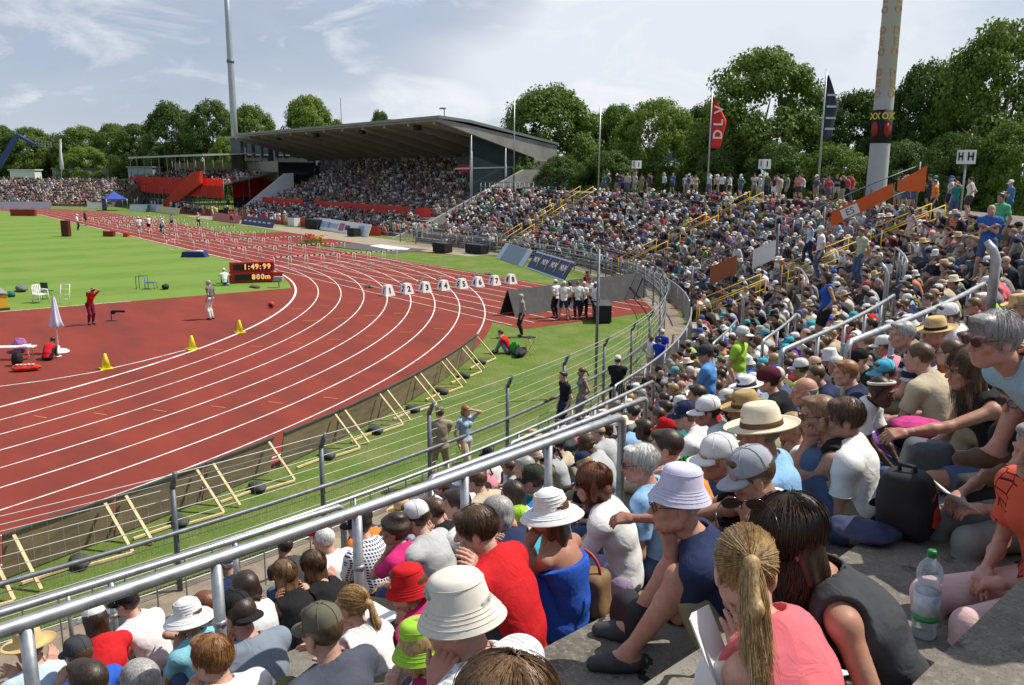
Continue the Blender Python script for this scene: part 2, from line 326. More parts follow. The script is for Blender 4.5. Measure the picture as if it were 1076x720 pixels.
# inner line of the semicircular area joining the kerb, and the edge of the infield
pa = [onz(u, v)[:2] for u, v in ((0, 406), (50, 399.5), (100, 391), (150, 379.5), (200, 366.5))]
pa = np.array(pa); c_, s_ = np.cos(0.055), np.sin(0.055); st_ = pa[0]-pa[1]; ext = [pa[0]]
for _ in range(12): st_ = np.array((c_*st_[0]+s_*st_[1], -s_*st_[0]+c_*st_[1])); ext.append(ext[-1]+st_)
pa = np.concatenate([np.array(ext[1:])[::-1], pa]); d = np.gradient(pa, axis=0); nrm = np.c_[-d[:, 1], d[:, 0]]; nrm /= np.linalg.norm(nrm, axis=1)[:, None]
mb.strip([(*q, 0.001) for q in pa-nrm*0.035], [(*q, 0.001) for q in pa+nrm*0.035])
mb.strip([(XG-0.03, -25, 0.0), (XG-0.03, 30, 0)], [(XG+0.04, -25, 0.0), (XG+0.04, 30, 0)])
for xs in (-2.1, XF): mb.strip([(xs, -46.3, 0.002), (xs, -36.5, 0.002)], [(xs+0.07, -46.3, 0.002), (xs+0.07, -36.5, 0.002)])
mb.strip([(33.0, -25, 0.0), (29.0, -6, 0)], [(33.12, -25, 0.0), (29.12, -6, 0)])
# short orange relay marks in each lane, and dashed white ones
for i in range(8):
    u0, v0 = 320+i*32, 337-i*2.6
    A = onz(u0-2, v0+0.3, 0.0005); B = onz(u0+18, v0-0.6, 0.0005)
    mo.strip([A+np.array((0.03, 0, 0)), B+np.array((0.03, 0, 0))], [A-np.array((0.03, 0, 0)), B-np.array((0.03, 0, 0))])
for a in (206, 221, 236):
    for i in range(8):
        aa = a+i*1.3; r = R0+LW*(i+0.55); c, s = cos(radians(aa)), sin(radians(aa))
        mo.box((r*c, r*s, 0.0), (0.5, 0.035, 0.0012), radians(aa))
tag(mb.build('lane_lines', M_LINE, fix=False), kind='structure')
tag(mo.build('relay_marks', M_OLINE, fix=False), kind='structure')
mb = MB()
mb.strip([onz(u, v, 0.003) for u, v in ((338, 258), (414, 266.5), (450, 262.5))], [onz(u, v, 0.003) for u, v in ((338, 258.5), (372, 256), (450, 262))])
tag(mb.build('rubber_matting', mat('grey_matting', (0.085, 0.085, 0.09), 0.8), fix=False), kind='structure')
mb = MB(); mb.poly([onz(u, v, 0.006) for u, v in ((388, 258.2), (401, 257), (431, 261.2), (428, 262.4), (409, 262))])
tag(mb.build('matting_mark', M_WHITE, fix=False), kind='structure')
mb = MB(); mb.poly([(-4, -55.9, -0.004), (70, -55.9, -0.004), (70, -53.2, -0.004), (10, -51.2, -0.004), (-4, -52.6, -0.004)])
tag(mb.build('path', mat('sandy_path', (0.33, 0.28, 0.20), 0.95, noise=(1.5, (0.25, 0.21, 0.15), 0.4, 0.7)), fix=False), kind='structure')

# walkway behind the fence and the stepped terrace (profile swept along the stand)
T0, T1, TEND = 166.0, 270.0, 270+13.8
def sweep(mb, prof, ts, closed=False, mi=0):
    rows = [[P_(t, r, z) for r, z in prof] for t in ts]; k = len(prof); V = [q for row in rows for q in row]; F = []
    for i in range(len(ts)-1):
        for j in range(k if closed else k-1):
            F.append((i*k+j, i*k+(j+1) % k, (i+1)*k+(j+1) % k, (i+1)*k+j))
    mb.add(V, F, mi)
    if closed: mb.f += [tuple(mb.n-len(V)+j for j in range(k))[::-1], tuple(mb.n-k+j for j in range(k))]; mb.mi += [mi, mi]; mb.sm += [False, False]
mb = MB(); sweep(mb, [(43.55, -0.3), (43.55, 0.0), (44.72, 0.0), (44.72, -0.3)], trange(T0, TEND, 1), True)
tag(mb.build('walkway', M_PAVE), kind='structure')
def terr_prof(n, rback):
    pr = [(44.9, -0.4), (44.9, 0.02), (ROW0, 0.02)]
    for k in range(1, n+1):
        z = RISE*k; r = tread_r(k); pr += [(r, z-0.03), (r-0.02, z-0.03), (r-0.02, z)]
        pr.append(((rback if k == n else tread_r(k+1)-0.0), z))
    pr += [(rback+7, RISE*n-3.5), (rback+9, -0.4)]
    return pr
mb = MB(); sweep(mb, terr_prof(14, 60.0), trange(T0, 196, 1)); sweep(mb, terr_prof(12, 59.0), trange(196, TEND, 1))
for t, n in ((T0, 14), (196, 14), (TEND, 12)):   # end faces
    pr = terr_prof(n, 60.0 if n == 14 else 59.0); mb.poly([P_(t, r, z) for r, z in pr])
tag(mb.build('terrace', M_TERR, fix=False), kind='structure')

# aisle stairs: half-height steps
AISLES = [(223.0, 1.6), (246.6, 1.5), (269.6, 1.5), (204.0, 0.0), (187.5, 0.0)]
mb = MB()
for t, w in AISLES:
    if w == 0: continue
    for k in range(1, 12):
        r = tread_r(k); ix, iy = inward(t); x, y, _ = P_(t, r-0.18, 0); mb.box((x, y, RISE*(k-1)+0.1), (0.4, w, 0.2), atan2(iy, ix))
tag(mb.build('aisle_steps', M_CONC2), kind='structure')

# ------------------------------------------------------------------ perimeter fence
def bend_path(r, z, t0, t1, step=1.0): return [P_(t, r, z) for t in trange(t0, t1, step)]
RFN = 43.75
fence = empty('perimeter_fence', P_(200, RFN)); 
tag(fence, 'tall galvanised wire fence with angled post tops curving between walkway and grass verge', 'fence')
def child(mbx, name, m, parent, fix=True):
    o = mbx.build(name, m, None, fix=fix); o.parent = parent; o.matrix_parent_inverse = Matrix.Translation(parent.location).inverted() if parent.rotation_euler.z == 0 else parent.matrix_basis.inverted(); return o
bpy.context.view_layer.update()
ptop = [188.2, 191.75, 195.4, 199.0, 202.6, 206.2, 209.9, 213.4]
posts = [188.2+3.6*i for i in range(-6, 23)]+[270+2.8*i for i in range(1, 6)]
for t in posts:
    m = MB(); ix, iy = inward(t); b = P_(t, RFN); m.tube([(b[0], b[1], -0.1), (b[0], b[1], 1.74)], 0.043, 10); m.tube([(b[0], b[1], 1.72), (b[0]-ix*0.13, b[1]-iy*0.13, 2.0)], [0.047, 0.04], 10)
    child(m, 'post', M_STEELD, fence)
m = MB(); m.tube(bend_path(RFN+0.06, 1.0, 170, TEND), 0.042, 8); child(m, 'handrail', M_STEELD, fence)
m = MB(); m.tube(bend_path(RFN, 0.12, 170, TEND), 0.012, 5)
for i, z in enumerate((0.3, 0.48, 0.66, 0.84, 1.18, 1.36, 1.55, 1.72)): m.tube(bend_path(RFN, z, 170, TEND), 0.0075, 4)
for z, o in ((1.84, 0.07), (1.98, 0.13)): m.tube(bend_path(RFN+o, z, 170, TEND), 0.0085, 4)
for t in np.arange(170, 245, 0.26):                                     # upright mesh wires, fine below the rail
    p = P_(t, RFN); m.tube([(p[0], p[1], 0.1), (p[0], p[1], 1.75)], 0.0022, 3, cap=False)
for t in np.arange(176, 215, 0.065):
    p = P_(t, RFN); m.tube([(p[0], p[1], 0.1), (p[0], p[1], 0.98)], 0.0016, 3, cap=False)
child(m, 'wire_mesh', M_WIRE, fence, fix=False)

# front barrier of the terrace: round handrail on upright bars
def barrier(t0, t1, r, zb, zt, nm, label, group=None, bars=0.0, rail=0.036, poststep=2.3, m_=None, lower=()):
    rr = (lambda t: r) if not isinstance(r, tuple) else (lambda t: r[0]+(r[1]-r[0])*(t-t0)/(t1-t0)); rm = rr((t0+t1)/2)
    o = empty(nm, P_((t0+t1)/2, rm, zb)); tag(o, label, 'barrier', group); bpy.context.view_layer.update()
    m_ = m_ or M_STEEL
    seg = [P_(t, rr(t), zt) for t in trange(t0, t1, 0.7)]
    e0, e1 = P_(t0, rr(t0), zt), P_(t1, rr(t1), zt)
    def dn(e, nxt):
        d = Vector(nxt)-Vector(e); d.normalize(); e = Vector(e)
        return [tuple(e+Vector((0, 0, -0.10))-d*0.10), tuple(e+Vector((0, 0, -0.045))-d*0.085), tuple(e+Vector((0, 0, -0.01))-d*0.04)]
    a = dn(e0, seg[1]); b = dn(e1, seg[-2])
    path = [(a[0][0], a[0][1], zb-0.05)]+a+seg[1:-1]+b[::-1]+[(b[0][0], b[0][1], zb-0.05)]
    mm_ = MB(); mm_.tube(path, rail, 10); child(mm_, 'handrail', m_, o)
    for z in lower:
        mm_ = MB(); mm_.tube([P_(t, rr(t), z) for t in trange(t0, t1, 0.7)], rail*0.6, 8); child(mm_, 'lower_rail', m_, o)
    L_ = radians(t1-t0)*rm if t1 <= 270 else (radians(270-t0)*rm+t1-270 if t0 < 270 else t1-t0)
    n = max(1, int(round(L_/poststep)))
    for i in range(1, n):
        p = P_(t0+(t1-t0)*i/n, rr(t0+(t1-t0)*i/n), 0); q = MB(); q.tube([(p[0], p[1], zb-0.05), (p[0], p[1], zt-0.01)], 0.030, 9)
        if rail > 0.03: q.tube([(p[0], p[1], zt-0.36), (p[0], p[1], zt-0.33)], 0.036, 9)
        child(q, 'post', m_, o)
    if bars:
        q = MB(); n = int(L_/bars)
        for i in range(1, n):
            p = P_(t0+(t1-t0)*i/n, rr(t0+(t1-t0)*i/n), 0); q.tube([(p[0], p[1], zb+0.04), (p[0], p[1], zt)], 0.012, 5, cap=False)
        child(q, 'upright_bars', m_, o)
    return o
barrier(171, 203.4, 44.82, 0.0, 1.10, 'front_barrier', 'long grey front barrier with upright bars nearest the camera along the walkway', bars=0.42)
barrier(203.8, 221.6, 44.82, 0.0, 1.12, 'front_barrier', 'grey front barrier with close upright bars curving beside the two children in blue', bars=0.16)
barrier(224.4, 245.2, 44.82, 0.0, 1.12, 'front_barrier', 'grey barred front barrier between two flights of yellow railed stairs', bars=0.16)
barrier(248.2, 268, 44.82, 0.0, 1.12, 'front_barrier', 'far grey front barrier with horizontal rails above the navy advertising board', bars=0.5, lower=(0.3, 0.6, 0.85))
barrier(271.2, 283.4, 44.82, 0.0, 1.12, 'front_barrier', 'short grey front barrier below the concrete parapet of the grandstand', bars=0.2)
# crush barriers on the terrace, placed by ring
def kz(r): return RISE*(int((r-ROW0)/DEP)+1)
BARR = [  # t0, t1, ring radius, rail height, label
    (174.0, 188.2, (53.12, 52.21), 4.62, 'longest thick galvanised crush barrier crossing the lower left foreground'),
    (174.0, 187.7, (49.14, 48.83), 3.0, 'grey crush barrier running parallel below the long foreground barrier at the left'),
    (188.1, 192.5, (50.1, 49.97), 3.6, 'grey crush barrier just behind the right end of the long foreground barrier'),
    (192.6, 198.3, (47.69, 47.55), 2.5, 'thin grey crush barrier nearest the walkway left of the grey haired man'),
    (191.4, 197.8, (52.94, 53.14), 4.93, 'thick grey crush barrier beside the man in the pale blue polo'),
    (194.3, 201.6, (51.24, 51.4), 4.2, 'grey crush barrier behind the cyan cap rising to the right'),
    (202.0, 206.6, 48.85, 2.98, 'middle grey crush barrier behind the cycle helmet'),
    (206.7, 211.5, 46.75, 2.02, 'short grey crush barrier behind the neon yellow shirt'),
    (209.5, 214.5, 51.36, 4.25, 'grey crush barrier in the crowd beside the near yellow railed stairs'),
    (215.0, 219.8, 48.8, 3.0, 'grey crush barrier among people left of the near yellow railed stairs'),
    (231.5, 237, 51.36, 4.25, 'far grey crush barrier in the crowd under the orange banner'),
]
for t0, t1, r, zt, lb in BARR:
    barrier(t0, t1, r, kz(r if not isinstance(r, tuple) else r[1]), zt, 'crush_barrier', lb, rail=0.035, poststep=0.9 if isinstance(r, tuple) and r[1] > 52 and t0 < 180 else 1.2)
# thin tall steel poles on the terrace
POLES = [((630.5, 262), 44.3, 3.9, (629, 400)), ((986, 320), 52, 0, None)]
def pole(nm, u, vtop, t_r, label, rad=0.04, zb=None, m_=None, cat='pole'):
    """upright pole through pixel column u at stand radius t_r, reaching up to pixel row vtop"""
    best = None
    for d in np.arange(4, 140, 0.05):
        q = atdepth(u, vtop, d); D = q[:2]-np.array((SX, SY)); r = hypot(*D) if D[0] < 0 else abs(D[1])
        e = abs(r-t_r)
        if d > 8 and (best is None or e < best[0]-1e-6): best = (e, d, q)
        if best is not None and best[0] < 0.06 and e > 0.5: break
    _, d, q = best; zb = floor_z(t_r) if zb is None else zb
    m = MB(); m.tube([(q[0], q[1], zb-0.1), (q[0], q[1], q[2])], rad, 8)
    o = m.build(nm, m_ or M_STEEL); tag(o, label, cat); return o, q
# yellow stair rails: pairs of sloping double rails on posts
def stair_rail(t, off, k0, k1, label):
    o = empty('stair_rail', P_(t, tread_r(k0), RISE*k0)); tag(o, label, 'railing', 'yellow stair railings on the terrace'); bpy.context.view_layer.update()
    ix, iy = inward(t); sx, sy = -iy*off, ix*off
    def pt(k, h): q = P_(t, tread_r(k)-0.15, RISE*(k-0.5)+h); return (q[0]+sx, q[1]+sy, q[2])
    for nm, h in (('handrail', 0.95), ('knee_rail', 0.55)):
        m = MB(); m.tube([pt(k0, h), pt(k1, h)], 0.024, 8); child(m, nm, M_YEL, o)
    for k in (k0, k1):
        m = MB(); b = pt(k, -0.3); m.tube([b, pt(k, 0.96)], 0.024, 8); child(m, 'post', M_YEL, o)
    return o
wh = ['near', 'middle', 'far']
for ai, (t, w) in enumerate(AISLES[:3]):
    for si, off in enumerate((-0.85, 0.85)):
        for fi, (k0, k1) in enumerate(((1, 4), (5, 8), (9, 11.6))):
            stair_rail(t, off, k0, k1, 'yellow tube rail on the %s side of the %s stairs, %s of its flight' % (('left', 'right')[si], wh[ai], ('bottom', 'middle', 'top')[fi]))
# sector divider: tall mesh fence up the terrace with the orange banner
dv = empty('divider_fence', P_(228, 46)); tag(dv, 'tall grey mesh divider fence climbing the terrace behind the near stairs', 'fence'); bpy.context.view_layer.update()
TD = 228.0
rs = [45.2, 47.0, 49.0, 51.0, 53.0, 55.0]
for r in rs:
    q = P_(TD, r, floor_z(r)); m = MB(); m.tube([(q[0], q[1], q[2]-0.1), (q[0], q[1], q[2]+2.3)], 0.05, 8); child(m, 'post', M_STEELD, dv)
for h in (0.25, 1.25, 2.2):
    m = MB(); m.tube([P_(TD, r, 0.485*(r-44.9)+h if r < 54.5 else 4.75+h) for r in rs], 0.028, 6); child(m, 'rail', M_STEELD, dv)
m = MB()
for r in np.arange(45.3, 54.9, 0.11):
    b = 0.485*(min(r, 54.5)-44.9); q = P_(TD, r); m.tube([(q[0], q[1], b+0.25), (q[0], q[1], b+2.2)], 0.0035, 3, cap=False)
child(m, 'wire_mesh', M_STEELD, dv, fix=False)
m = MB(); M_ORG = mat('orange_banner', (0.72, 0.13, 0.02), 0.65, noise=(0.8, (0.58, 0.09, 0.02), 0.4, 0.7))
def dvp(r, h, off): 
    q = P_(TD, r, 0.485*(min(r, 54.5)-44.9)+h); ix, iy = inward(TD); return (q[0]+iy*off, q[1]-ix*off, q[2])
OFF = -0.06
m.slab([dvp(51.3, 1.05, OFF), dvp(53.9, 1.15, OFF), dvp(53.9, 1.8, OFF), dvp(51.3, 1.75, OFF)], (0.0, 0.01, 0.0))
ban = m.build('orange_banner', M_ORG); tag(ban, 'sloping orange cloth banner with a white lettered patch on the grey divider fence', 'banner')
m = MB(); m.slab([dvp(54.1, 1.35, OFF), dvp(55.3, 1.15, OFF), dvp(55.3, 2.3, OFF), dvp(54.1, 1.75, OFF)], (0, 0.01, 0))
b2 = m.build('orange_banner', M_ORG); tag(b2, 'small orange triangular banner on the walkway railing at the top of the divider fence', 'banner')
ix, iy = inward(TD); ang = atan2(-iy, -ix)
a_ = Vector(dvp(51.2, 0, 0)); b_ = Vector(dvp(54.6, 0, 0)); dd_ = (b_-a_).normalized(); nn_ = Vector((-iy, ix, 0)); uu_ = dd_.cross(nn_); 
if uu_.z < 0: uu_ = -uu_
nf = dd_.cross(uu_)
def place(o, c, ex, ey):
    ex = Vector(ex).normalized(); ez = ex.cross(Vector(ey)).normalized(); ey = ez.cross(ex)
    M = Matrix((ex, ey, ez)).transposed().to_4x4(); M.translation = Vector(c); o.matrix_world = M
cmr = Vector(CAMP)
side = 1 if (cmr-a_).dot(nf) > 0 else -1
ctr = Vector(dvp(52.1, 1.40, OFF))+nf*side*0.03
m = MB(); m.box((0, 0, 0), (0.8, 0.45, 0.006)); pz = m.build('banner_patch', M_WHITE, ban); place(pz, ctr, dd_*side*1.0, uu_)
tx = text('ES', 0.42, 'lettering', mat('ink_blue', (0.03, 0.03, 0.12), 0.6), pz, (0, 0, 0.006))
# white sheet and second small orange board low on the divider
m = MB(); q = dvp(49.0, 0.9, -0.2); m.slab([dvp(47.9, 0.75, -0.12), dvp(48.9, 0.75, -0.12), dvp(48.9, 1.65, -0.12), dvp(47.9, 1.65, -0.12)], (0, 0.012, 0))
tag(m.build('white_sheet', M_WHITE), 'plain white rectangular sheet hung on the grey divider fence', 'banner')
m = MB(); m.slab([dvp(46.0, 0.9, -0.1), dvp(47.2, 0.9, -0.1), dvp(47.2, 1.75, -0.1), dvp(46.0, 1.75, -0.1)], (0, 0.012, 0))
tag(m.build('orange_banner', mat('faded_orange', (0.38, 0.12, 0.05), 0.7)), 'faded orange board low on the divider fence near the walkway', 'banner')

# ------------------------------------------------------------------ boards round the bend
def plywood_run(a0, a1, n, label):
    o = empty('advertising_board', (46.9*cos(radians((a0+a1)/2)), 46.9*sin(radians((a0+a1)/2)), 0)); tag(o, label, 'board'); bpy.context.view_layer.update()
    def Q(a, r, z): return (r*cos(radians(a)), r*sin(radians(a)), z)
    st = (a1-a0)/n
    for i in range(n):
        b0, b1 = a0+st*i, a0+st*(i+1)-0.05
        m = MB(); V = [Q(b0, 46.85, 0.02), Q(b1, 46.85, 0.02), Q(b1, 47.0, 0.80), Q(b0, 47.0, 0.80)]
        c = Q((b0+b1)/2, -0.025, 0); m.slab(V, c); child(m, 'panel', M_PLY, o)
        m = MB(); m.beam(Q(b0, 47.0, 0.815), Q(b1, 47.0, 0.815), 0.05, 0.03); child(m, 'top_edge', M_DARK, o)
        for aa in (b1-0.28, b1+0.22):
            if aa > a1+0.01: continue
            m = MB(); m.beam(Q(aa, 47.05, 0.78), Q(aa, 47.72, 0.03), 0.055, 0.035); child(m, 'brace', M_PINE, o)
        m = MB(); m.beam(Q(b0+0.1, 47.25, 0.025), Q(b0+st*0.4, 47.35, 0.025), 0.05, 0.04); m.beam(Q(b0+st*0.45, 47.5, 0.025), Q(b1-0.3, 47.74, 0.025), 0.05, 0.04); child(m, 'ground_batten', M_PINE, o)
        m = MB(); q = Q(b0+st*0.5, 47.35, 0); m.lathe([(0.01, 0.0), (0.2, 0.02), (0.24, 0.07), (0.16, 0.13), (0.02, 0.15)], 12, q, sx=1.3, sy=0.7)
        w = m.build('sandbag', M_DARK); tag(w, 'black sandbag weighing down the batten of a plywood board', 'sandbag', 'sandbags behind the plywood boards')
    return o
plywood_run(192.0, 206.55, 6, 'nearest run of brown plywood board backs with slanted pine braces beside the track')
plywood_run(206.9, 222.2, 6, 'far run of brown plywood board backs with slanted pine braces ending beside the seated man')
# big dark A-frame boards across the chute
def aboard(A, B, h, depth, label, mats=None, top=0.0):
    """tent shaped board between ground points A and B"""
    A = Vector((A[0], A[1], 0)); B = Vector((B[0], B[1], 0)); d = (B-A).normalized(); nrm = Vector((-d.y, d.x, 0))
    if (Vector((CAMP[0], CAMP[1], 0))-A).dot(nrm) < 0: nrm = -nrm
    o = empty('advertising_board', tuple((A+B)/2)); tag(o, label, 'board'); bpy.context.view_layer.update()
    up = Vector((0, 0, h)); f = nrm*depth/2
    m = MB(); m.slab([A+f, B+f, B+up+nrm*0.02, A+up+nrm*0.02], tuple(nrm*0.02)); fr = child(m, 'front_panel', mats or M_DARK, o)
    m = MB(); m.slab([A-f, B-f, B+up-nrm*0.02, A+up-nrm*0.02], tuple(-nrm*0.02)); child(m, 'back_panel', M_DARK, o)
    return o, A+f, B+f, A+up, B+up, nrm
g1, g2, g3 = onz(533, 331), onz(596, 321.5), onz(673, 311)
aboard(g1, g2, 1.15, 1.0, 'dark grey tent board at the start behind the standing official', M_DARK)
aboard(g2+np.array((0.25, -0.4, 0)), g3, 1.25, 1.0, 'long dark grey tent board behind the group in white shirts', M_DARK)
M_NAVY = mat('navy_board', (0.035, 0.05, 0.14), 0.55); M_SILV = mat('silver_blue_board', (0.26, 0.31, 0.40), 0.5); M_PALE = mat('pale_blue_board', (0.55, 0.66, 0.74), 0.5)
def tilted(us, label, m_, h=1.15, lean=0.75):
    """board leaning back, its bottom edge through two pixels on the ground"""
    A, B = Vector(onz(*us[0])), Vector(onz(*us[1])); d = (B-A).normalized(); nrm = Vector((-d.y, d.x, 0))
    if (Vector((CAMP[0], CAMP[1], 0))-A).dot(nrm) < 0: nrm = -nrm
    o = empty('advertising_board', tuple((A+B)/2)); tag(o, label, 'board'); bpy.context.view_layer.update()
    up = Vector((0, 0, h))-nrm*lean
    m = MB(); m.slab([A, B, B+up, A+up], tuple(-nrm*0.05)); child(m, 'panel', m_, o)
    ax = d if (B-A).cross(Vector((0, 0, 1))).dot(nrm) > 0 else -d
    return o, A, B, up, d, nrm
o, A, B, up, d, nrm = tilted(((522, 271.5), (549, 281)), 'silver blue leaning advertising board with pale end panels on the grass', M_SILV)
for t0, t1 in ((-0.02, 0.13), (0.84, 1.0)):
    m = MB(); a = A+(B-A)*t0+nrm*0.004; b = A+(B-A)*t1+nrm*0.004; m.slab([a, b, b+up, a+up], tuple(nrm*0.01)); child(m, 'end_panel', M_PALE, o)
o, A, B, up, d, nrm = tilted(((553, 281.5), (592, 295.5)), 'navy leaning advertising board with white letters and yellow strokes', M_NAVY)
for s in (0.0, 0.93):
    m = MB(); a = A+up*s+nrm*0.006; b = B+up*s+nrm*0.006; m.slab([a, b, b+up*0.07, a+up*0.07], tuple(nrm*0.01)); child(m, 'trim', M_PALE, o)
nn = (B-A).cross(up).normalized()
if nn.dot(Vector(CAMP)-A) < 0: nn = -nn
ex = up.cross(nn).normalized(); ln = (B-A).length
for i in range(4):
    c = A+(B-A)*(0.14+0.235*i)+up*0.55+nn*0.03
    t_ = text('NUV', 0.55, 'lettering', M_WHITE, o, (0, 0, 0), bold=0.008); bpy.context.view_layer.update(); place(t_, c, ex, up)
    m = MB(); q = c+ex*0.62; m.slab([q-up.normalized()*0.45-ex*0.04, q-up.normalized()*0.45+ex*0.06, q+up.normalized()*0.5+ex*0.06, q+up.normalized()*0.5-ex*0.04], tuple(nn*0.005)); child(m, 'stroke', M_YEL, o)
o, A, B, up, d, nrm = tilted(((331.5, 240.5), (386, 249.5)), 'long white leaning advertising board below the main stand', M_WHITE, 1.25, 0.5)
nn = (B-A).cross(up).normalized(); nn = nn if nn.dot(Vector(CAMP)-A) > 0 else -nn; ex = up.cross(nn).normalized()
for fr, wd, hh, c_ in ((0.16, 0.22, 0.5, (0.35, 0.45, 0.62)), (0.33, 0.2, 0.4, (0.35, 0.45, 0.62)), (0.5, 0.1, 0.62, (0.45, 0.12, 0.22)), (0.61, 0.09, 0.4, (0.05, 0.05, 0.12)), (0.85, 0.1, 0.6, (0.32, 0.42, 0.62))):
    m = MB(); a = A+(B-A)*(fr-wd/2)+up*(0.5-hh/2)+nn*0.006; b = a+(B-A)*wd; m.slab([a, b, b+up*hh, a+up*hh], tuple(nn*0.006)); child(m, 'print', mat('print_%d' % int(c_[0]*1000+c_[2]*100), c_, 0.6), o)
# banners standing along the outer edge of the home straight
def bannerwall(x0, x1, y, h, label, m_, lean=0.35, z0=0.0):
    o = empty('advertising_board', ((x0+x1)/2, y, z0)); tag(o, label, 'board'); bpy.context.view_layer.update()
    m = MB(); m.slab([(x0, y, z0), (x1, y, z0), (x1, y-lean, z0+h), (x0, y-lean, z0+h)], (0, -0.04, 0)); child(m, 'panel', m_, o); return o
bannerwall(47, 57, -52.8, 1.0, 'pink and red banner along the straight under the grandstand', mat('pink_banner', (0.50, 0.13, 0.15), 0.6))
b = bannerwall(36.6, 46.8, -53.0, 1.0, 'navy blue banner with white print along the straight under the grandstand', M_NAVY)
m = MB()
for i in range(6): m.box((38+i*1.5, -53.0+0.02-0.17, 0.5), (0.9, 0.01, 0.16))
child(m, 'print', M_WHITE, b)
bannerwall(72, 84, -52.8, 1.0, 'pale yellow banner along the straight beyond the hurdles', mat('straw_banner', (0.55, 0.50, 0.30), 0.6))
b = bannerwall(84.6, 96, -52.0, 1.1, 'dark blue banner with white print far along the straight', M_NAVY)
m = MB()
for i in range(5): m.box((86.5+i*1.9, -52.0+0.02-0.19, 0.55), (1.1, 0.01, 0.2))
child(m, 'print', M_WHITE, b)
def curveboard(u0, u1, v, h, label, m_):
    A, B = onz(u0, v), onz(u1, v); d = B-A; d /= np.linalg.norm(d); o = empty('advertising_board', tuple((A+B)/2)); tag(o, label, 'board'); bpy.context.view_layer.update()
    m = MB(); m.slab([tuple(A), tuple(B), tuple(B+(0, 0, h)), tuple(A+(0, 0, h))], (0.05, 0.02, 0)); child(m, 'panel', m_, o); return o
curveboard(-6, 54, 219.5, 1.2, 'long white board with pale print in front of the far curve crowd', M_PALE)
curveboard(92, 109, 219.5, 1.1, 'small white board with a red and blue print left of the blue tent', M_WHITE)
b = curveboard(137, 172, 222.5, 1.15, 'pale blue boards before the red scaffold stand', M_PALE)

# hedge of dark bushes, low wall etc. come with the trees; the far curve terrace mirrors the near one
SXF = XF+3.0
def PF(a, r, z=0.0): a = radians(a); return (SXF+r*cos(a), SY+r*sin(a), z)
mb = MB(); pr = terr_prof(12, 58.0); ts = trange(-62, 60, 2); k = len(pr); V = [PF(t, r, z) for t in ts for r, z in pr]
mb.add(V, [(i*k+j, i*k+j+1, (i+1)*k+j+1, (i+1)*k+j) for i in range(len(ts)-1) for j in range(k-1)])
for t in (-62, 60): mb.poly([PF(t, r, z) for r, z in pr])
tag(mb.build('far_terrace', M_CONC, fix=False), kind='structure')
# ------------------------------------------------------------------ grandstand
def kid(parent, mbx, name, m, fix=True): return child(mbx, name, m, parent, fix)
M_RIB = mat('roof_timber', (0.35, 0.33, 0.305), 0.85, noise=(0.5, (0.27, 0.255, 0.235), 0.4, 0.7))
M_ROOF = mat('roof_metal', (0.22, 0.245, 0.25), 0.5, metal=0.2)
XA, XB = 18.3, 78.0
gs = empty('grandstand', (XA, -57, 0)); tag(gs, 'roofed main grandstand with ribbed cantilever roof and concrete gable', 'grandstand'); bpy.context.view_layer.update()
def yz(prof, x0, x1, mbx=None):
    m = mbx or MB(); m.slab([(x0, y, z) for y, z in prof], (x1-x0, 0, 0)); return m
kid(gs, yz([(-64.1, 12.05), (-64.1, 12.35), (-68, 12.05), (-80.6, 9.95), (-80.6, 9.7), (-68, 11.75)], XA-0.5, XB), 'roof', M_ROOF)
kid(gs, yz([(-64.3, 11.82), (-64.3, 12.04), (-80.2, 9.68), (-80.2, 9.3)], XA+0.45, XB-0.2), 'roof_soffit', M_RIB)
for i in range(12):
    x = XA+1.0+i*5.35; kid(gs, yz([(-64.5, 11.5), (-64.5, 11.85), (-79.8, 9.4), (-79.8, 8.3), (-77, 8.4)], x, x+0.45), 'roof_beam', M_RIB)
kid(gs, yz([(-64.2, 11.7), (-64.2, 12.03), (-80.4, 9.66), (-80.4, 4.6), (-77.0, 4.6), (-77.0, 8.2)], XA-0.35, XA+0.4), 'gable_wall', M_CONC2)
kid(gs, yz([(-78.6, 0), (-78.6, 7.6), (-79.2, 7.6), (-79.2, 0)], XA+0.5, XB), 'back_wall', M_CONC2)
m = MB()
for i in range(24): m.box((XA+2.5+i*2.55, -78.7, 8.45), (0.5, 0.25, 1.75))
kid(gs, m, 'window_posts', M_CONC2)
kid(gs, yz([(-78.9, 7.6), (-78.9, 9.3), (-78.95, 9.3), (-78.95, 7.6)], XA+0.5, XB), 'window_band', mat('milky_glass', (0.45, 0.50, 0.52), 0.3))
pr = [(-57.6, -0.2)]
for k in range(6): pr += [(-57.6-k*0.85, 0.3*k), (-58.45-k*0.85, 0.3*k)]
for k in range(15): pr += [(-63.2-k*1.0, 1.75+0.433*k), (-64.2-k*1.0, 1.75+0.433*k)]
pr += [(-78.6, 8.0), (-78.6, -0.2)]
kid(gs, yz(pr, XA-1.2, 65.5), 'seating_deck', mat('deck_concrete', (0.17, 0.165, 0.16), 0.9))
kid(gs, yz([(-57.0, 0.4), (-57.0, -0.6), (-57.0, -0.05), (-57.2, -0.05), (-62, 1.62), (-74, 6.85), (-80.4, 6.9), (-80.4, -0.2), (-57.0, -0.2)][1:], XA-2.3, XA-1.9), 'side_parapet', M_CONC2)
m = MB(); m.slab([(22.5, -63.1, 1.75), (47, -63.1, 1.75), (47, -63.1, 2.75), (22.5, -63.1, 2.75)], (0, 0.03, 0)); m.slab([(50.5, -63.1, 1.75), (65, -63.1, 1.75), (65, -63.1, 2.75), (50.5, -63.1, 2.75)], (0, 0.03, 0))
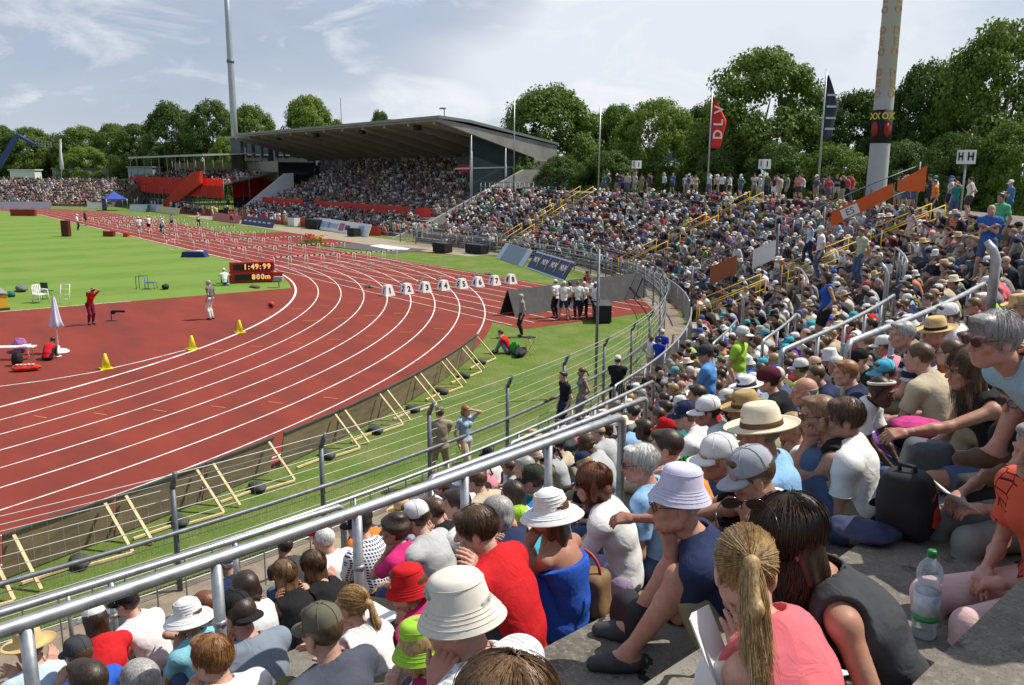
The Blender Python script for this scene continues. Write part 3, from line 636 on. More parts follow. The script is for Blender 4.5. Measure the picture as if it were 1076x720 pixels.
m.slab([(18.2, -63.1, 1.75), (21.2, -63.1, 1.75), (21.2, -63.1, 2.75), (18.2, -63.1, 2.75)], (0, 0.03, 0)); kid(gs, m, 'upper_banner', M_RED)
m = MB(); m.slab([(19, -57.5, 0.0), (33, -57.5, 0.0), (33, -57.5, 0.95), (19, -57.5, 0.95)], (0, 0.03, 0)); m.slab([(35, -57.5, 0.0), (65, -57.5, 0.0), (65, -57.5, 0.9), (35, -57.5, 0.9)], (0, 0.03, 0)); kid(gs, m, 'lower_banner', M_RED)
m = MB(); m.box((26, -75.2, 7.4), (6.4, 2.6, 1.9)); kid(gs, m, 'speaker_cabin', mat('cabin_dark', (0.03, 0.035, 0.04), 0.5))
m = MB(); m.box((26, -73.85, 6.95), (5.6, 0.06, 0.95)); rb = kid(gs, m, 'red_sign', M_RED)
m = MB(); m.box((26, -73.80, 6.95), (4.6, 0.03, 0.16)); kid(gs, m, 'sign_print', mat('sign_pale', (0.6, 0.5, 0.48), 0.6))
for x, y in ((XA+0.2, -68.6), (XA+0.2, -73.3), (XB-1, -68)):
    m = MB(); m.tube([(x, y, 0.0), (x, y, 11.4 if y > -70 else 10.3)], 0.16, 10); kid(gs, m, 'column', M_STEEL)
m = MB(); m.beam((XA+0.2, -66.5, 6.9), (XA+0.2, -77.0, 7.2), 0.14, 0.16); kid(gs, m, 'gable_rail', M_STEEL)
m = MB(); m.slab([(XA+0.15, -68.8, 4.2), (XA+0.15, -77, 7.0), (XA+0.15, -77, 8.0), (XA+0.15, -68.8, 10.6)], (0.05, 0, 0)); kid(gs, m, 'gable_glazing', M_GLASS)
m = MB(); m.tube([(XA+3, -67, 12.0), (XA+3, -67, 13.2), (XA+2.6, -66.6, 13.3)], 0.05, 6); m.box((XA+2.4, -66.4, 13.3), (0.6, 0.5, 0.12)); kid(gs, m, 'roof_lamp', M_DARK)
for i in range(4):
    m = MB(); m.box((24+i*13, -65.2, 11.3), (0.9, 0.5, 0.5)); kid(gs, m, 'loudspeaker', M_BLACK)
# podium beside the gable with railings
pd = empty('camera_podium', (15, -69, 3.5)); tag(pd, 'grey railed podium below the end wall of the grandstand', 'podium'); bpy.context.view_layer.update()
m = MB(); m.box((13.6, -69.8, 4.3), (4.2, 4.0, 0.25)); kid(pd, m, 'deck', M_DARK)
m = MB()
for x in np.linspace(11.6, 15.6, 6):
    for y in (-67.8, -71.8): m.tube([(x, y, 0.5), (x, y, 5.5)], 0.05, 6)
for z in (5.0, 5.5):
    m.tube([(11.6, -67.8, z), (15.6, -67.8, z)], 0.04, 6); m.tube([(11.6, -67.8, z), (11.6, -71.8, z)], 0.04, 6)
kid(pd, m, 'railing', M_STEELD)
m = MB(); m.box((13.6, -67.9, 3.5), (4.2, 0.1, 1.0)); m.box((11.5, -69.8, 3.5), (0.1, 4.0, 1.0)); kid(pd, m, 'skirt', mat('podium_skirt', (0.03, 0.04, 0.06), 0.7))
m = MB(); m.tube([(16.0, -72.6, 4), (16.0, -72.6, 14.6)], 0.06, 8); tag(m.build('light_pole', M_STEEL), 'thin bare pole in front of the grandstand end wall', 'pole')
# white stair flank at the far end
m = MB(); m.slab([(66.2, -60.0, 0.9), (66.2, -63.3, 0.9), (66.2, -66.9, 3.2), (66.2, -68.6, 3.6), (66.2, -68.6, 6.25), (66.2, -67.2, 6.2)], (-0.25, 0, 0))
tag(m.build('stair_flank', mat('white_render', (0.80, 0.82, 0.86), 0.7)), 'white sloping stair flank wall between the red stand and the grandstand', 'wall')
# dark annex with window band
ax = empty('annex_building', (80, -75, 0)); tag(ax, 'dark grey flat roofed annex with arched windows at the grandstand far end', 'building'); bpy.context.view_layer.update()
m = MB(); m.box((82.2, -75, 5.9), (4.4, 18.5, 11.8)); kid(ax, m, 'wall', mat('annex_grey', (0.075, 0.09, 0.10), 0.7, noise=(0.6, (0.05, 0.06, 0.07), 0.4, 0.7)))
m = MB(); m.box((82.0, -75, 11.95), (5.6, 20, 0.3)); kid(ax, m, 'roof', M_ROOF)
for y in (-67.2, -68.6, -70.0, -72.6, -73.8, -76.0, -77.3):
    m = MB(); m.box((79.95, y, 10.0), (0.12, 0.8, 1.9)); kid(ax, m, 'window', mat('window_pale', (0.30, 0.33, 0.34), 0.25))
for z in (8.1, 5.9):
    m = MB(); m.box((79.7, -75, z), (0.7, 18.6, 0.16)); kid(ax, m, 'ledge', M_STEELD)
for y in (-66.4, -71.3, -78.4):
    m = MB(); m.box((79.75, y, 5.9), (0.3, 0.3, 11.6)); kid(ax, m, 'pillar', M_STEELD)
m = MB()
for z in np.arange(1.5, 9, 1.2): m.box((72.4, -79.95, z), (14.4, 0.06, 0.07))
m.box((72.4, -80.0, 4.6), (14.6, 0.1, 9.2)); kid(ax, m, 'glazed_link', mat('teal_glass', (0.075, 0.13, 0.135), 0.25, spec=0.7))

# ------------------------------------------------------------------ red scaffold stand
rs_ = empty('scaffold_stand', (90, -58, 0)); tag(rs_, 'temporary scaffold stand wrapped in red cloth with a flat tarpaulin roof', 'stand'); bpy.context.view_layer.update()
m = MB(); m.slab([(67, -58, 2.6), (119, -58, 2.6), (119, -58, 5.4), (67, -58, 5.4)], (0, -0.02, 0)); rc = kid(rs_, m, 'red_cloth', M_REDT)
a_, b_ = atdepth(244, 190, 129), atdepth(300, 190, 139); m = MB(); m.slab([(a_[0], a_[1], 2.5), (b_[0], b_[1], 2.5), (b_[0], b_[1], 5.9), (a_[0], a_[1], 5.5)], (0.06, -0.04, 0)); kid(rs_, m, 'end_cloth', M_REDT)
M_REDL = mat('red_swirl', (0.72, 0.16, 0.10), 0.6)
m = MB()
for i in range(9):
    c = Vector((69.5+i*5.7, -57.9, 4.0+0.8*(-1)**i))
    m.tube([c+Vector((1.2*cos(a)*0.9, 0.0, 0.5*sin(2*a))) for a in np.linspace(0, 2*pi, 24)], 0.06, 4)
kid(rc, m, 'swirl_print', M_REDL, fix=False)
m = MB(); m.slab([(98, -57.6, 0.5), (92, -57.6, 0.5), (74.5, -57.6, 4.7), (74.5, -57.6, 6.5), (80, -57.6, 6.2)], (0, 0.06, 0)); kid(rs_, m, 'stair_cloth', cloth_translucent('bright_red_cloth', (0.85, 0.10, 0.04), (1.0, 0.2, 0.08)))
m = MB()
for x in np.arange(67, 120, 2.6):
    for y in (-58.1, -62, -66): m.tube([(x, y, 0), (x, y, 5.4)], 0.05, 5)
    m.tube([(x, -58.1, 0.3), (x+2.6, -58.1, 2.5)], 0.035, 5)
for z in (0.4, 1.5, 2.5): m.tube([(67, -58.1, z), (119, -58.1, z)], 0.04, 5)
kid(rs_, m, 'scaffold_poles', M_STEELD, fix=False)
m = MB(); m.slab([(67, -58.2, 4.6), (67, -66.5, 6.4), (67, -66.5, 6.2), (67, -58.2, 4.4)], (52, 0, 0)); kid(rs_, m, 'seating_deck', M_DARK)
m = MB(); m.slab([(75, -58.0, 8.75), (75, -66.5, 9.2), (75, -66.5, 9.35), (75, -58.0, 9.05)], (44, 0, 0)); kid(rs_, m, 'roof', mat('tarpaulin', (0.45, 0.46, 0.45), 0.7))
m = MB()
for x in np.arange(75.2, 119, 4.8):
    m.tube([(x, -58.2, 5.2), (x, -58.2, 8.9)], 0.07, 6); m.tube([(x, -66, 5.2), (x, -66, 9.2)], 0.07, 6)
m.slab([(67, -66.6, 5), (119, -66.6, 5), (119, -66.6, 8), (67, -66.6, 8)], (0, -0.05, 0)); kid(rs_, m, 'roof_posts', mat('beige_net', (0.33, 0.31, 0.25), 0.8))
m = MB(); m.slab([(68, -56.4, 0), (100, -56.4, 0), (100, -56.4, 0.75), (68, -56.4, 0.75)], (0, -0.06, 0)); kid(rs_, m, 'low_red_cloth', M_RED)

# ------------------------------------------------------------------ far end: sheds, vans, crane, tent
def block(nm, u0, u1, v0, d, z0, label, cat, m_, depth=6.0, roof=None):
    A = atdepth(u0, v0, d); B = atdepth(u1, v0, d); zt = (A[2]+B[2])/2; a = Vector((A[0], A[1], 0)); b = Vector((B[0], B[1], 0)); ex = (b-a).normalized(); n_ = Vector((ex.y, -ex.x, 0))
    if n_.dot(Vector((CAMP[0], CAMP[1], 0))-a) > 0: n_ = -n_
    o = empty(nm, tuple((a+b)/2+Vector((0, 0, z0)))); tag(o, label, cat); bpy.context.view_layer.update()
    up = Vector((0, 0, z0)); m = MB(); m.slab([a+up, b+up, b+Vector((0, 0, zt)), a+Vector((0, 0, zt))], tuple(n_*depth)); kid(o, m, 'wall', m_)
    m = MB(); q = Vector((0, 0, zt+0.003)); m.slab([a+q-n_*0.3-ex*0.3, b+q-n_*0.3+ex*0.3, b+q+n_*(depth+0.3)+ex*0.3, a+q+n_*(depth+0.3)-ex*0.3], (0, 0, 0.22)); kid(o, m, 'roof', roof or M_ROOF)
    return o, a, b, ex, -n_, zt
o, a, b, ex, n_, zt = block('shed', 55, 134, 178, 205, 0, 'long low pale shed with vertical ribs behind the far crowd', 'building', mat('shed_grey', (0.36, 0.38, 0.37), 0.8))
m = MB(); L_ = (b-a).length
for i in range(30): q = a+ex*(L_*(i+0.5)/30)+n_*0.05; m.box((q.x, q.y, 3.4), (0.12, 0.12, 6.6), atan2(ex.y, ex.x))
kid(o, m, 'ribs', M_STEELD)
o, a, b, ex, n_, zt = block('site_cabin', 134, 159, 176, 180, 0, 'grey blue metal cabin beside the red scaffold stand', 'cabin', mat('cabin_blue', (0.24, 0.30, 0.36), 0.6), 5)
m = MB()
for t in (0.35, 0.6): q = a+ex*((b-a).length*t)+n_*0.06; m.box((q.x, q.y, zt-2.2), (0.9, 0.05, 1.6), atan2(ex.y, ex.x))
kid(o, m, 'door', mat('cabin_door', (0.10, 0.14, 0.2), 0.5))
o, a, b, ex, n_, zt = block('broadcast_van', 10, 36, 179, 200, 2.0, 'white broadcast van with a green mark behind the far crowd', 'van', mat('van_white', (0.70, 0.71, 0.72), 0.4), 3, mat('van_white', (0.7, 0.71, 0.72), 0.4))
m = MB(); q = a+ex*((b-a).length*0.38)+n_*0.05; m.box((q.x, q.y, zt-2.2), (1.6, 0.05, 1.1), atan2(ex.y, ex.x)); kid(o, m, 'green_mark', mat('mark_green', (0.08, 0.30, 0.16), 0.5))
m = MB(); 
for t in (0.2, 0.8): q = a+ex*((b-a).length*t)-n_*1.0; m.lathe([(0.0, -0.3), (0.5, -0.28), (0.5, 0.28), (0.0, 0.3)], 14, (q.x, q.y, 2.0), M=Matrix.Rotation(pi/2, 3, Vector((ex.x, ex.y, 0))))
kid(o, m, 'wheel', M_BLACK)
cr = empty('lifting_crane', tuple(atdepth(-8, 190, 190))); tag(cr, 'blue telescopic lift arm holding a work basket above the far crowd', 'crane'); bpy.context.view_layer.update()
A, B, C_, D = [Vector(atdepth(u, v, 190)) for u, v in ((-12, 192), (18, 142), (38, 153), (54, 155))]
m = MB(); m.beam((A.x, A.y, 1), A, 1.6, 1.6); kid(cr, m, 'mast', mat('crane_blue', (0.03, 0.06, 0.20), 0.5))
m = MB(); m.beam(A, B, 0.9, 1.1); kid(cr, m, 'boom', MATS['crane_blue'])
m = MB(); m.beam(B, C_, 0.5, 0.6); kid(cr, m, 'jib', MATS['crane_blue'])
m = MB(); e = (D-C_); 
for z in (0, 0.6, 1.2): m.beam(C_+Vector((0, 0, z)), D+Vector((0, 0, z)), 0.1, 0.1)
for t in np.linspace(0, 1, 6): q = C_+e*t; m.beam(q, q+Vector((0, 0, 1.2)), 0.1, 0.1, up=(1, 0, 0))
kid(cr, m, 'work_basket', M_STEEL)
fl = atdepth(64, 146, 185); g_ = atdepth(62, 182, 185)
fo = empty('folded_flag', (g_[0], g_[1], 0)); tag(fo, 'limp pale flag hanging from a leaning pole behind the far crowd', 'flag'); bpy.context.view_layer.update()
m = MB(); m.tube([(g_[0], g_[1], 0), fl], 0.09, 6); kid(fo, m, 'pole', M_STEEL)
m = MB(); t_ = Vector(fl); m.lathe([(0.02, 0.0), (0.25, -1.5), (0.45, -4.0), (0.6, -6.4), (0.15, -6.8)], 9, (t_.x+0.2, t_.y+0.3, t_.z), sx=1.0, sy=0.7); kid(fo, m, 'cloth', mat('pale_cloth', (0.55, 0.60, 0.58), 0.7))
tb = onz(121, 221); te = empty('blue_tent', tuple(tb)); tag(te, 'blue pop-up tent with a pointed roof beside the far end of the track', 'tent'); bpy.context.view_layer.update()
tx_, ty_ = tb[0], tb[1]; M_TENT = mat('tent_blue', (0.025, 0.06, 0.34), 0.6)
m = MB(); c4 = [(tx_-1.6, ty_-1.6), (tx_+1.6, ty_-1.6), (tx_+1.6, ty_+1.6), (tx_-1.6, ty_+1.6)]
V = [(x, y, 1.9) for x, y in c4]+[(tx_, ty_, 3.1)]+[(x, y, 1.65) for x, y in c4]
m.add(V, [(0, 1, 4), (1, 2, 4), (2, 3, 4), (3, 0, 4), (0, 5, 6, 1), (1, 6, 7, 2), (2, 7, 8, 3), (3, 8, 5, 0)]); kid(te, m, 'canopy', M_TENT)
m = MB(); m.slab([(tx_-1.6, ty_+1.6, 0), (tx_+1.6, ty_+1.6, 0), (tx_+1.6, ty_+1.6, 1.8), (tx_-1.6, ty_+1.6, 1.8)], (0, -0.03, 0)); kid(te, m, 'side_cloth', mat('tent_dark', (0.02, 0.03, 0.11), 0.6))
for x, y in c4: m = MB(); m.tube([(x, y, 0), (x, y, 1.9)], 0.04, 6); kid(te, m, 'leg', M_STEEL)
# small house behind the terrace
o, a, b, ex, n_, zt = block('low_building', 690, 728, 177, 100, 0, 'small grey building with a pitched metal roof half hidden behind the crowd', 'building', mat('house_grey', (0.30, 0.32, 0.32), 0.8))
m = MB(); zz = Vector((0, 0, zt+0.2)); c = (a+b)/2-n_*3; m.add([a+zz, b+zz, b+zz-n_*6, a+zz-n_*6, c+Vector((0, 0, zt+2.0))-ex*1.5, c+Vector((0, 0, zt+2.0))+ex*1.5], [(0, 1, 5, 4), (1, 2, 5), (2, 3, 4, 5), (3, 0, 4)]); kid(o, m, 'pitched_roof', mat('zinc', (0.34, 0.38, 0.39), 0.45, metal=0.3))

# ------------------------------------------------------------------ masts, flags, sector signs, poles
mastb = atdepth(921, 195, 52.5); zb = 4.8
mp_ = empty('floodlight_mast', (mastb[0], mastb[1], 0)); tag(mp_, 'thick pale grey floodlight mast wrapped in a lettered banner behind the terrace', 'mast'); bpy.context.view_layer.update()
m = MB(); m.lathe([(0.66, 0), (0.60, 6), (0.50, 20), (0.42, 33)], 28, (mastb[0], mastb[1], 0)); shaft = kid(mp_, m, 'shaft', mat('mast_paint', (0.40, 0.42, 0.45), 0.5, noise=(0.5, (0.34, 0.36, 0.39), 0.4, 0.7)))
def zof(v): return CAMP[2]+ray(921+(195-v)*0.075, v)[2]*52.5
def cyl(z0, z1, r0, r1, nm, m_, par): q = MB(); q.lathe([(r0, z0), (r1, z1)], 28, (mastb[0], mastb[1], 0)); return kid(par, q, nm, m_)
zb1, zb2 = zof(151), zof(117)
cyl(zb1, zb2, 0.60, 0.575, 'black_wrap', M_BLACK, mp_)
cyl(zb2+0.02, 33, 0.565, 0.475, 'white_wrap', mat('wrap_white', (0.50, 0.51, 0.54), 0.5), mp_)
tocam = atan2(CAMP[1]-mastb[1], CAMP[0]-mastb[0])
def on_mast(s, size, z, da, m_, nm='lettering', r=0.60, rot=0.0, sc=(1, 1, 1)):
    a = tocam+da; t = text(s, size, nm, m_, mp_, (0, 0, 0), bold=0.012, depth=0.01, scale=sc); t.parent = None
    ex = Vector((-sin(a), cos(a), 0)); ey = Vector((0, 0, 1))
    if rot: ex, ey = Vector((0, 0, -1)), ex
    place(t, (mastb[0]+r*cos(a), mastb[1]+r*sin(a), z), ex, ey); mw = t.matrix_world.copy()
    t.parent = mp_; t.matrix_parent_inverse = mp_.matrix_world.inverted(); return t
M_INKY = mat('ink_yellow', (0.75, 0.55, 0.03), 0.5); M_GOLD = mat('ink_gold', (0.42, 0.25, 0.09), 0.5); M_DRED = mat('ink_dark_red', (0.30, 0.015, 0.01), 0.5)
dz = (zb2-zb1)
on_mast('OX', 0.55, zb1+dz*0.80, 0.55, M_INKY); on_mast('XX', 0.55, zb1+dz*0.80, -0.75, M_INKY)
for da in (0.6, -0.7):
    a = tocam+da; q = MB(); c, s = cos(a), sin(a); q.lathe([(0.0, -0.02), (0.3, -0.02), (0.3, 0.02), (0, 0.02)], 14, (0, 0, 0), sx=0.8, sy=1.5)
    w = q.build('red_emblem', M_DRED); place(w, (mastb[0]+0.595*c, mastb[1]+0.595*s, zb1+dz*0.42), (-s, c, 0), (0, 0, 1)); w.parent = mp_; w.matrix_parent_inverse = mp_.matrix_world.inverted()
for k in range(5):
    z0 = zb2+0.9+k*2.4
    for da in (0.75, -0.85):
        for j, ch in enumerate('OED'): on_mast(ch, 0.62, z0+j*0.62, da, M_GOLD, r=0.565-0.0028*(z0-zb2)*1.2)
fm = atdepth(245, 115, 158); lm = empty('floodlight_mast', (fm[0], fm[1], 0)); tag(lm, 'tall slim steel floodlight mast rising behind the grandstand annex', 'mast'); bpy.context.view_layer.update()
m = MB(); m.lathe([(0.66, 0), (0.61, 18), (0.53, 33), (0.51, 33.1), (0.43, 45)], 16, (fm[0], fm[1], 0)); kid(lm, m, 'shaft', M_STEEL)
m = MB(); m.lathe([(0.66, 26), (0.70, 26.3), (0.66, 26.6)], 16, (fm[0], fm[1], 0)); kid(lm, m, 'collar', M_STEELD)
m = MB(); m.tube([(fm[0]+0.6, fm[1]-0.6, 17), (fm[0]+0.55, fm[1]-0.55, 45)], 0.07, 5); kid(lm, m, 'ladder', M_STEELD)
def flag(u, vtop, vb, d, base_z, fw, fh, label, m_, letters, mt, offs, bulge=1.0):
    T_ = Vector(atdepth(u, vtop, d)); o = empty('flag', (T_.x, T_.y, base_z)); tag(o, label, 'flag'); bpy.context.view_layer.update()
    m = MB(); m.tube([(T_.x, T_.y, base_z-0.5), (T_.x, T_.y, T_.z)], [0.085, 0.05], 10); kid(o, m, 'pole', M_STEEL)
    ex = Vector((RT[0], RT[1], 0)).normalized(); ny = Vector((FW[0], FW[1], 0)).normalized(); n = 14; k = 6; V = []; F = []
    for i in range(n+1):
        s = i/n; w = fw*(0.06+0.94*min(1, s*2.2))*(1.0-0.35*max(0, s-0.45)/0.55)
        for j in range(k+1):
            q = j/k; V.append(T_+Vector((0, 0, -0.25-fh*s-0.35*q*fw*(0.2+0.5*(1-s))))+ex*(w*q+0.05)+ny*(0.22*sin(q*5+s*4)*q))
    F = [(i*(k+1)+j, i*(k+1)+j+1, (i+1)*(k+1)+j+1, (i+1)*(k+1)+j) for i in range(n) for j in range(k)]
    m = MB(); m.add(V, F, 0, True); c = kid(o, m, 'cloth', m_, fix=False)
    sol = c.modifiers.new('thick', 'SOLIDIFY'); sol.thickness = 0.01
    for ch, fy, size in letters:
        t = text(ch, size, 'lettering', mt, None, (0, 0, 0), bold=0.02); place(t, T_+Vector((0, 0, -0.25-fh*fy-0.15))+ex*(fw*0.46)-ny*0.25, Vector((0, 0, 1)), -ex); t.parent = o; t.matrix_parent_inverse = o.matrix_world.inverted()
    return o
flag(748.5, 95, 190, 66, 4.8, 1.25, 4.1, 'red hanging flag with white letters on a tall pole behind the crowd', mat('flag_red', (0.62, 0.03, 0.03), 0.6), [('D', 0.72, 1.0), ('L', 0.50, 1.0), ('V', 0.26, 1.0)], M_WHITE, 0)
fd = flag(869, 72, 190, 55.5, 4.8, 0.95, 4.3, 'dark navy hanging flag with pale bars on a tall pole among the trees', mat('flag_navy', (0.03, 0.04, 0.07), 0.6), [('I', 0.3, 0.9), ('I', 0.47, 0.9), ('I', 0.64, 0.9), ('I', 0.8, 0.9)], mat('flag_pale', (0.55, 0.6, 0.65), 0.6), 0)
def sign(u, v, d, s, letter, label, base_z=4.8):
    C0 = Vector(atdepth(u, v, d)); o = empty('sector_sign', (C0.x, C0.y, base_z)); tag(o, label, 'sign'); bpy.context.view_layer.update()
    m = MB(); m.tube([(C0.x, C0.y, base_z), (C0.x, C0.y, C0.z)], 0.05, 8); kid(o, m, 'pole', M_STEEL)
    ax_ = Vector((CAMP[0]-C0.x, CAMP[1]-C0.y, 0)).normalized(); th = atan2(ax_.y, ax_.x)
    m = MB(); m.box(tuple(C0), (s, s, s*1.12), th+radians(38)); bx = kid(o, m, 'sign_box', mat('sign_white', (0.72, 0.74, 0.76), 0.5))
    for da in (radians(38), radians(-52)):
        a = th+da; t = text(letter, s*0.85, 'letter', M_BLACK, None, (0, 0, 0), bold=0.02); place(t, C0+Vector((cos(a), sin(a), 0))*(s/2+0.01), (-sin(a), cos(a), 0), (0, 0, 1)); t.parent = bx; t.matrix_parent_inverse = bx.matrix_world.inverted()
    return o
sign(1015.5, 165, 40, 0.58, 'H', 'white cube sign with a black H on the top walkway at the right')
sign(803.5, 172.5, 58, 0.58, 'I', 'white cube sign with two black I faces near the dark flag')
sign(669, 173, 74, 0.60, 'I', 'smallest white cube sign before the bright green tree')
m = MB(); T_ = Vector(atdepth(631, 112, 78)); m.tube([(T_.x, T_.y, 4.5), tuple(T_)], 0.07, 8); tag(m.build('pole', M_STEEL), 'bare pole above the top row before the trees', 'pole')
m = MB(); T_ = Vector(atdepth(358, 103, 150)); m.tube([(T_.x, T_.y, 0), tuple(T_)], 0.09, 6); tag(m.build('pole', M_STEELD), 'thin antenna pole behind the grandstand roof beside a round tree', 'pole')
# tall poles in the near stand
for u, vb, vt, t_r, d, rad, lb in ((629.5, 400, 262, 45.1, 24.5, 0.055, 'tall thin steel pole standing beside the walkway before the white shirted group'),):
    q = atdepth(u, vt, d); m = MB(); m.tube([(q[0], q[1], -0.1), tuple(q)], rad*0.8, 10); tag(m.build('pole', M_STEELD), lb, 'pole')
for u, vt, d, lb in ((1049, 254, 10.5, 'thick grey steel post with a slanted tip at the right edge of the crowd'), (933.5, 277, 16, 'grey steel post with a bent tip in the crowd above the cyan cap'), (781.5, 309, 24, 'grey steel post with a bent tip at the foot of the near yellow railed stairs')):
    q = Vector(atdepth(u, vt, d)); D = np.array(q[:2])-np.array((SX, SY)); r = hypot(*D); fz = floor_z(r, 190 if d < 11 else 210); ix_, iy_ = -D[0]/r, -D[1]/r
    m = MB(); m.tube([(q.x, q.y, fz-0.1), (q.x, q.y, q.z-0.22), (q.x+ix_*0.05, q.y+iy_*0.05, q.z-0.1), (q.x+ix_*0.13, q.y+iy_*0.13, q.z)], [0.06, 0.06, 0.055, 0.04] if d < 11 else [0.045, 0.045, 0.04, 0.03], 10)
    tag(m.build('barrier_post', M_STEEL), lb, 'post')

# ------------------------------------------------------------------ trees
def leaf_material(name, c1, c2):
    m = bpy.data.materials.new(name); m.use_nodes = True; t = m.node_tree; b = t.nodes['Principled BSDF']; out = t.nodes['Material Output']
    c = nd(t, 'ShaderNodeTexCoord'); n = nd(t, 'ShaderNodeTexNoise', inp={'Scale': 0.55, 'Detail': 3.0}); t.links.new(c.outputs['Object'], n.inputs['Vector'])
    r = nd(t, 'ShaderNodeMapRange', inp={1: 0.35, 2: 0.65}); t.links.new(n.outputs['Fac'], r.inputs[0])
    x = nd(t, 'ShaderNodeMix', data_type='RGBA'); x.inputs[6].default_value = (*c1, 1); x.inputs[7].default_value = (*c2, 1); t.links.new(r.outputs[0], x.inputs[0])
    t.links.new(x.outputs[2], b.inputs['Base Color']); b.inputs['Roughness'].default_value = 0.6; b.inputs['Specular IOR Level'].default_value = 0.25
    tr = nd(t, 'ShaderNodeBsdfTranslucent'); sc_ = nd(t, 'ShaderNodeVectorMath', operation='MULTIPLY'); sc_.inputs[1].default_value = (1.1, 1.3, 0.5); t.links.new(x.outputs[2], sc_.inputs[0]); t.links.new(sc_.outputs[0], tr.inputs['Color'])
    ms = nd(t, 'ShaderNodeMixShader', inp={0: 0.30}); t.links.new(b.outputs[0], ms.inputs[1]); t.links.new(tr.outputs[0], ms.inputs[2]); t.links.new(ms.outputs[0], out.inputs['Surface'])
    return m
LEAF = [leaf_material('leaf_mid', (0.095, 0.155, 0.026), (0.150, 0.205, 0.038)), leaf_material('leaf_dark', (0.058, 0.105, 0.022), (0.095, 0.148, 0.030)), leaf_material('leaf_light', (0.135, 0.200, 0.030), (0.185, 0.245, 0.045))]
M_BARK = mat('bark', (0.10, 0.075, 0.05), 0.95, noise=(3, (0.055, 0.042, 0.03), 0.4, 0.7, (1, 1, 0.3)))
def crown_mesh(seed, low=0.12, nclump=230, per=185, size=0.031):
    """unit crown: z from 0 to 1, half width about .5; many small sprays of leaf faces over a lumpy body"""
    g = np.random.default_rng(seed); V = []; lob = [(g.uniform(0, 2*pi), g.uniform(0.25, 0.9), g.uniform(0.16, 0.30)) for _ in range(9)]
    for k in range(nclump):
        z = low+(1.0-low)*g.uniform(0, 1)**0.85; a = g.uniform(0, 2*pi); s = max(0.02, 1-(abs(z-0.45)/(0.56 if z > 0.45 else 0.62))**2.4)**0.5
        wob = 0.93+0.07*sin(2*a+seed)+0.06*sin(3*a+9*z+1.7*seed)+0.05*sin(5*a-13*z)
        rr = 0.46*s*wob*(g.uniform(0.35, 1.0)**0.33); c = np.array((rr*cos(a), rr*sin(a), z*0.97-0.03*rr)); R = g.uniform(0.045, 0.095)
        n = int(per*(R/0.07)**1.5); d = g.normal(size=(n, 3)); d /= np.linalg.norm(d, axis=1)[:, None]; p = c+d*np.array((1, 1, 0.75))*(R*g.uniform(0.2, 1.15, n)**0.6)[:, None]
        nn = d*0.8+g.normal(size=(n, 3))*0.6+np.array((0.5*cos(a), 0.5*sin(a), 0.45)); nn /= np.linalg.norm(nn, axis=1)[:, None]
        t = np.cross(nn, g.normal(size=(n, 3))); t /= np.linalg.norm(t, axis=1)[:, None]; b = np.cross(nn, t); sz = (size*0.42*g.uniform(0.5, 1.4, n))[:, None]
        V.append(np.stack([p-t*sz*0.75, p-b*sz*0.55, p+t*sz*0.95, p+b*sz*0.55], 1).reshape(-1, 3))
    V = np.concatenate(V); return V, np.arange(len(V)).reshape(-1, 4)
CROWNS = {}; CV = {}
def crown(seed, li, low=0.12):
    if (seed, li, low) not in CROWNS:
        if (seed, low) not in CV: CV[(seed, low)] = crown_mesh(seed, low)
        CROWNS[(seed, li, low)] = np_mesh('crown', *CV[(seed, low)], LEAF[li], smooth=False)
    return CROWNS[(seed, li, low)]
def trunk_mesh(seed):
    g = np.random.default_rng(seed+50); m = MB(); m.tube([(0, 0, -0.02), (0.004, 0.0, 0.15), (0.0, 0.008, 0.35), (0.01, 0.0, 0.7)], [0.026, 0.02, 0.016, 0.006], 9)
    for i in range(7):
        a = g.uniform(0, 2*pi); z = 0.18+0.06*i; l = g.uniform(0.18, 0.3); m.tube([(0, 0, z), (l*0.5*cos(a), l*0.5*sin(a), z+0.08), (l*cos(a), l*sin(a), z+0.2)], [0.010, 0.007, 0.002], 6)
    return m.mesh('trunk', M_BARK)
TRUNKS = [trunk_mesh(i) for i in range(3)]
def tree(u, vtop, wpx, d, seed, li, label, z0=0.0, nm='broadleaf_tree', group=None, low=0.12):
    T_ = atdepth(u, vtop, d); H = T_[2]-z0; W = wpx/FPX*d
    o = empty(nm, (T_[0], T_[1], z0), RNG.uniform(0, 6.28)); tag(o, label, 'tree', group)
    tr = link('trunk', TRUNKS[seed % 3], o); tr.scale = (H, H, H*1.0)
    c = link('crown', crown(seed, li, low), o); c.scale = (W*1.06, W*1.06, H*1.0)
    return o
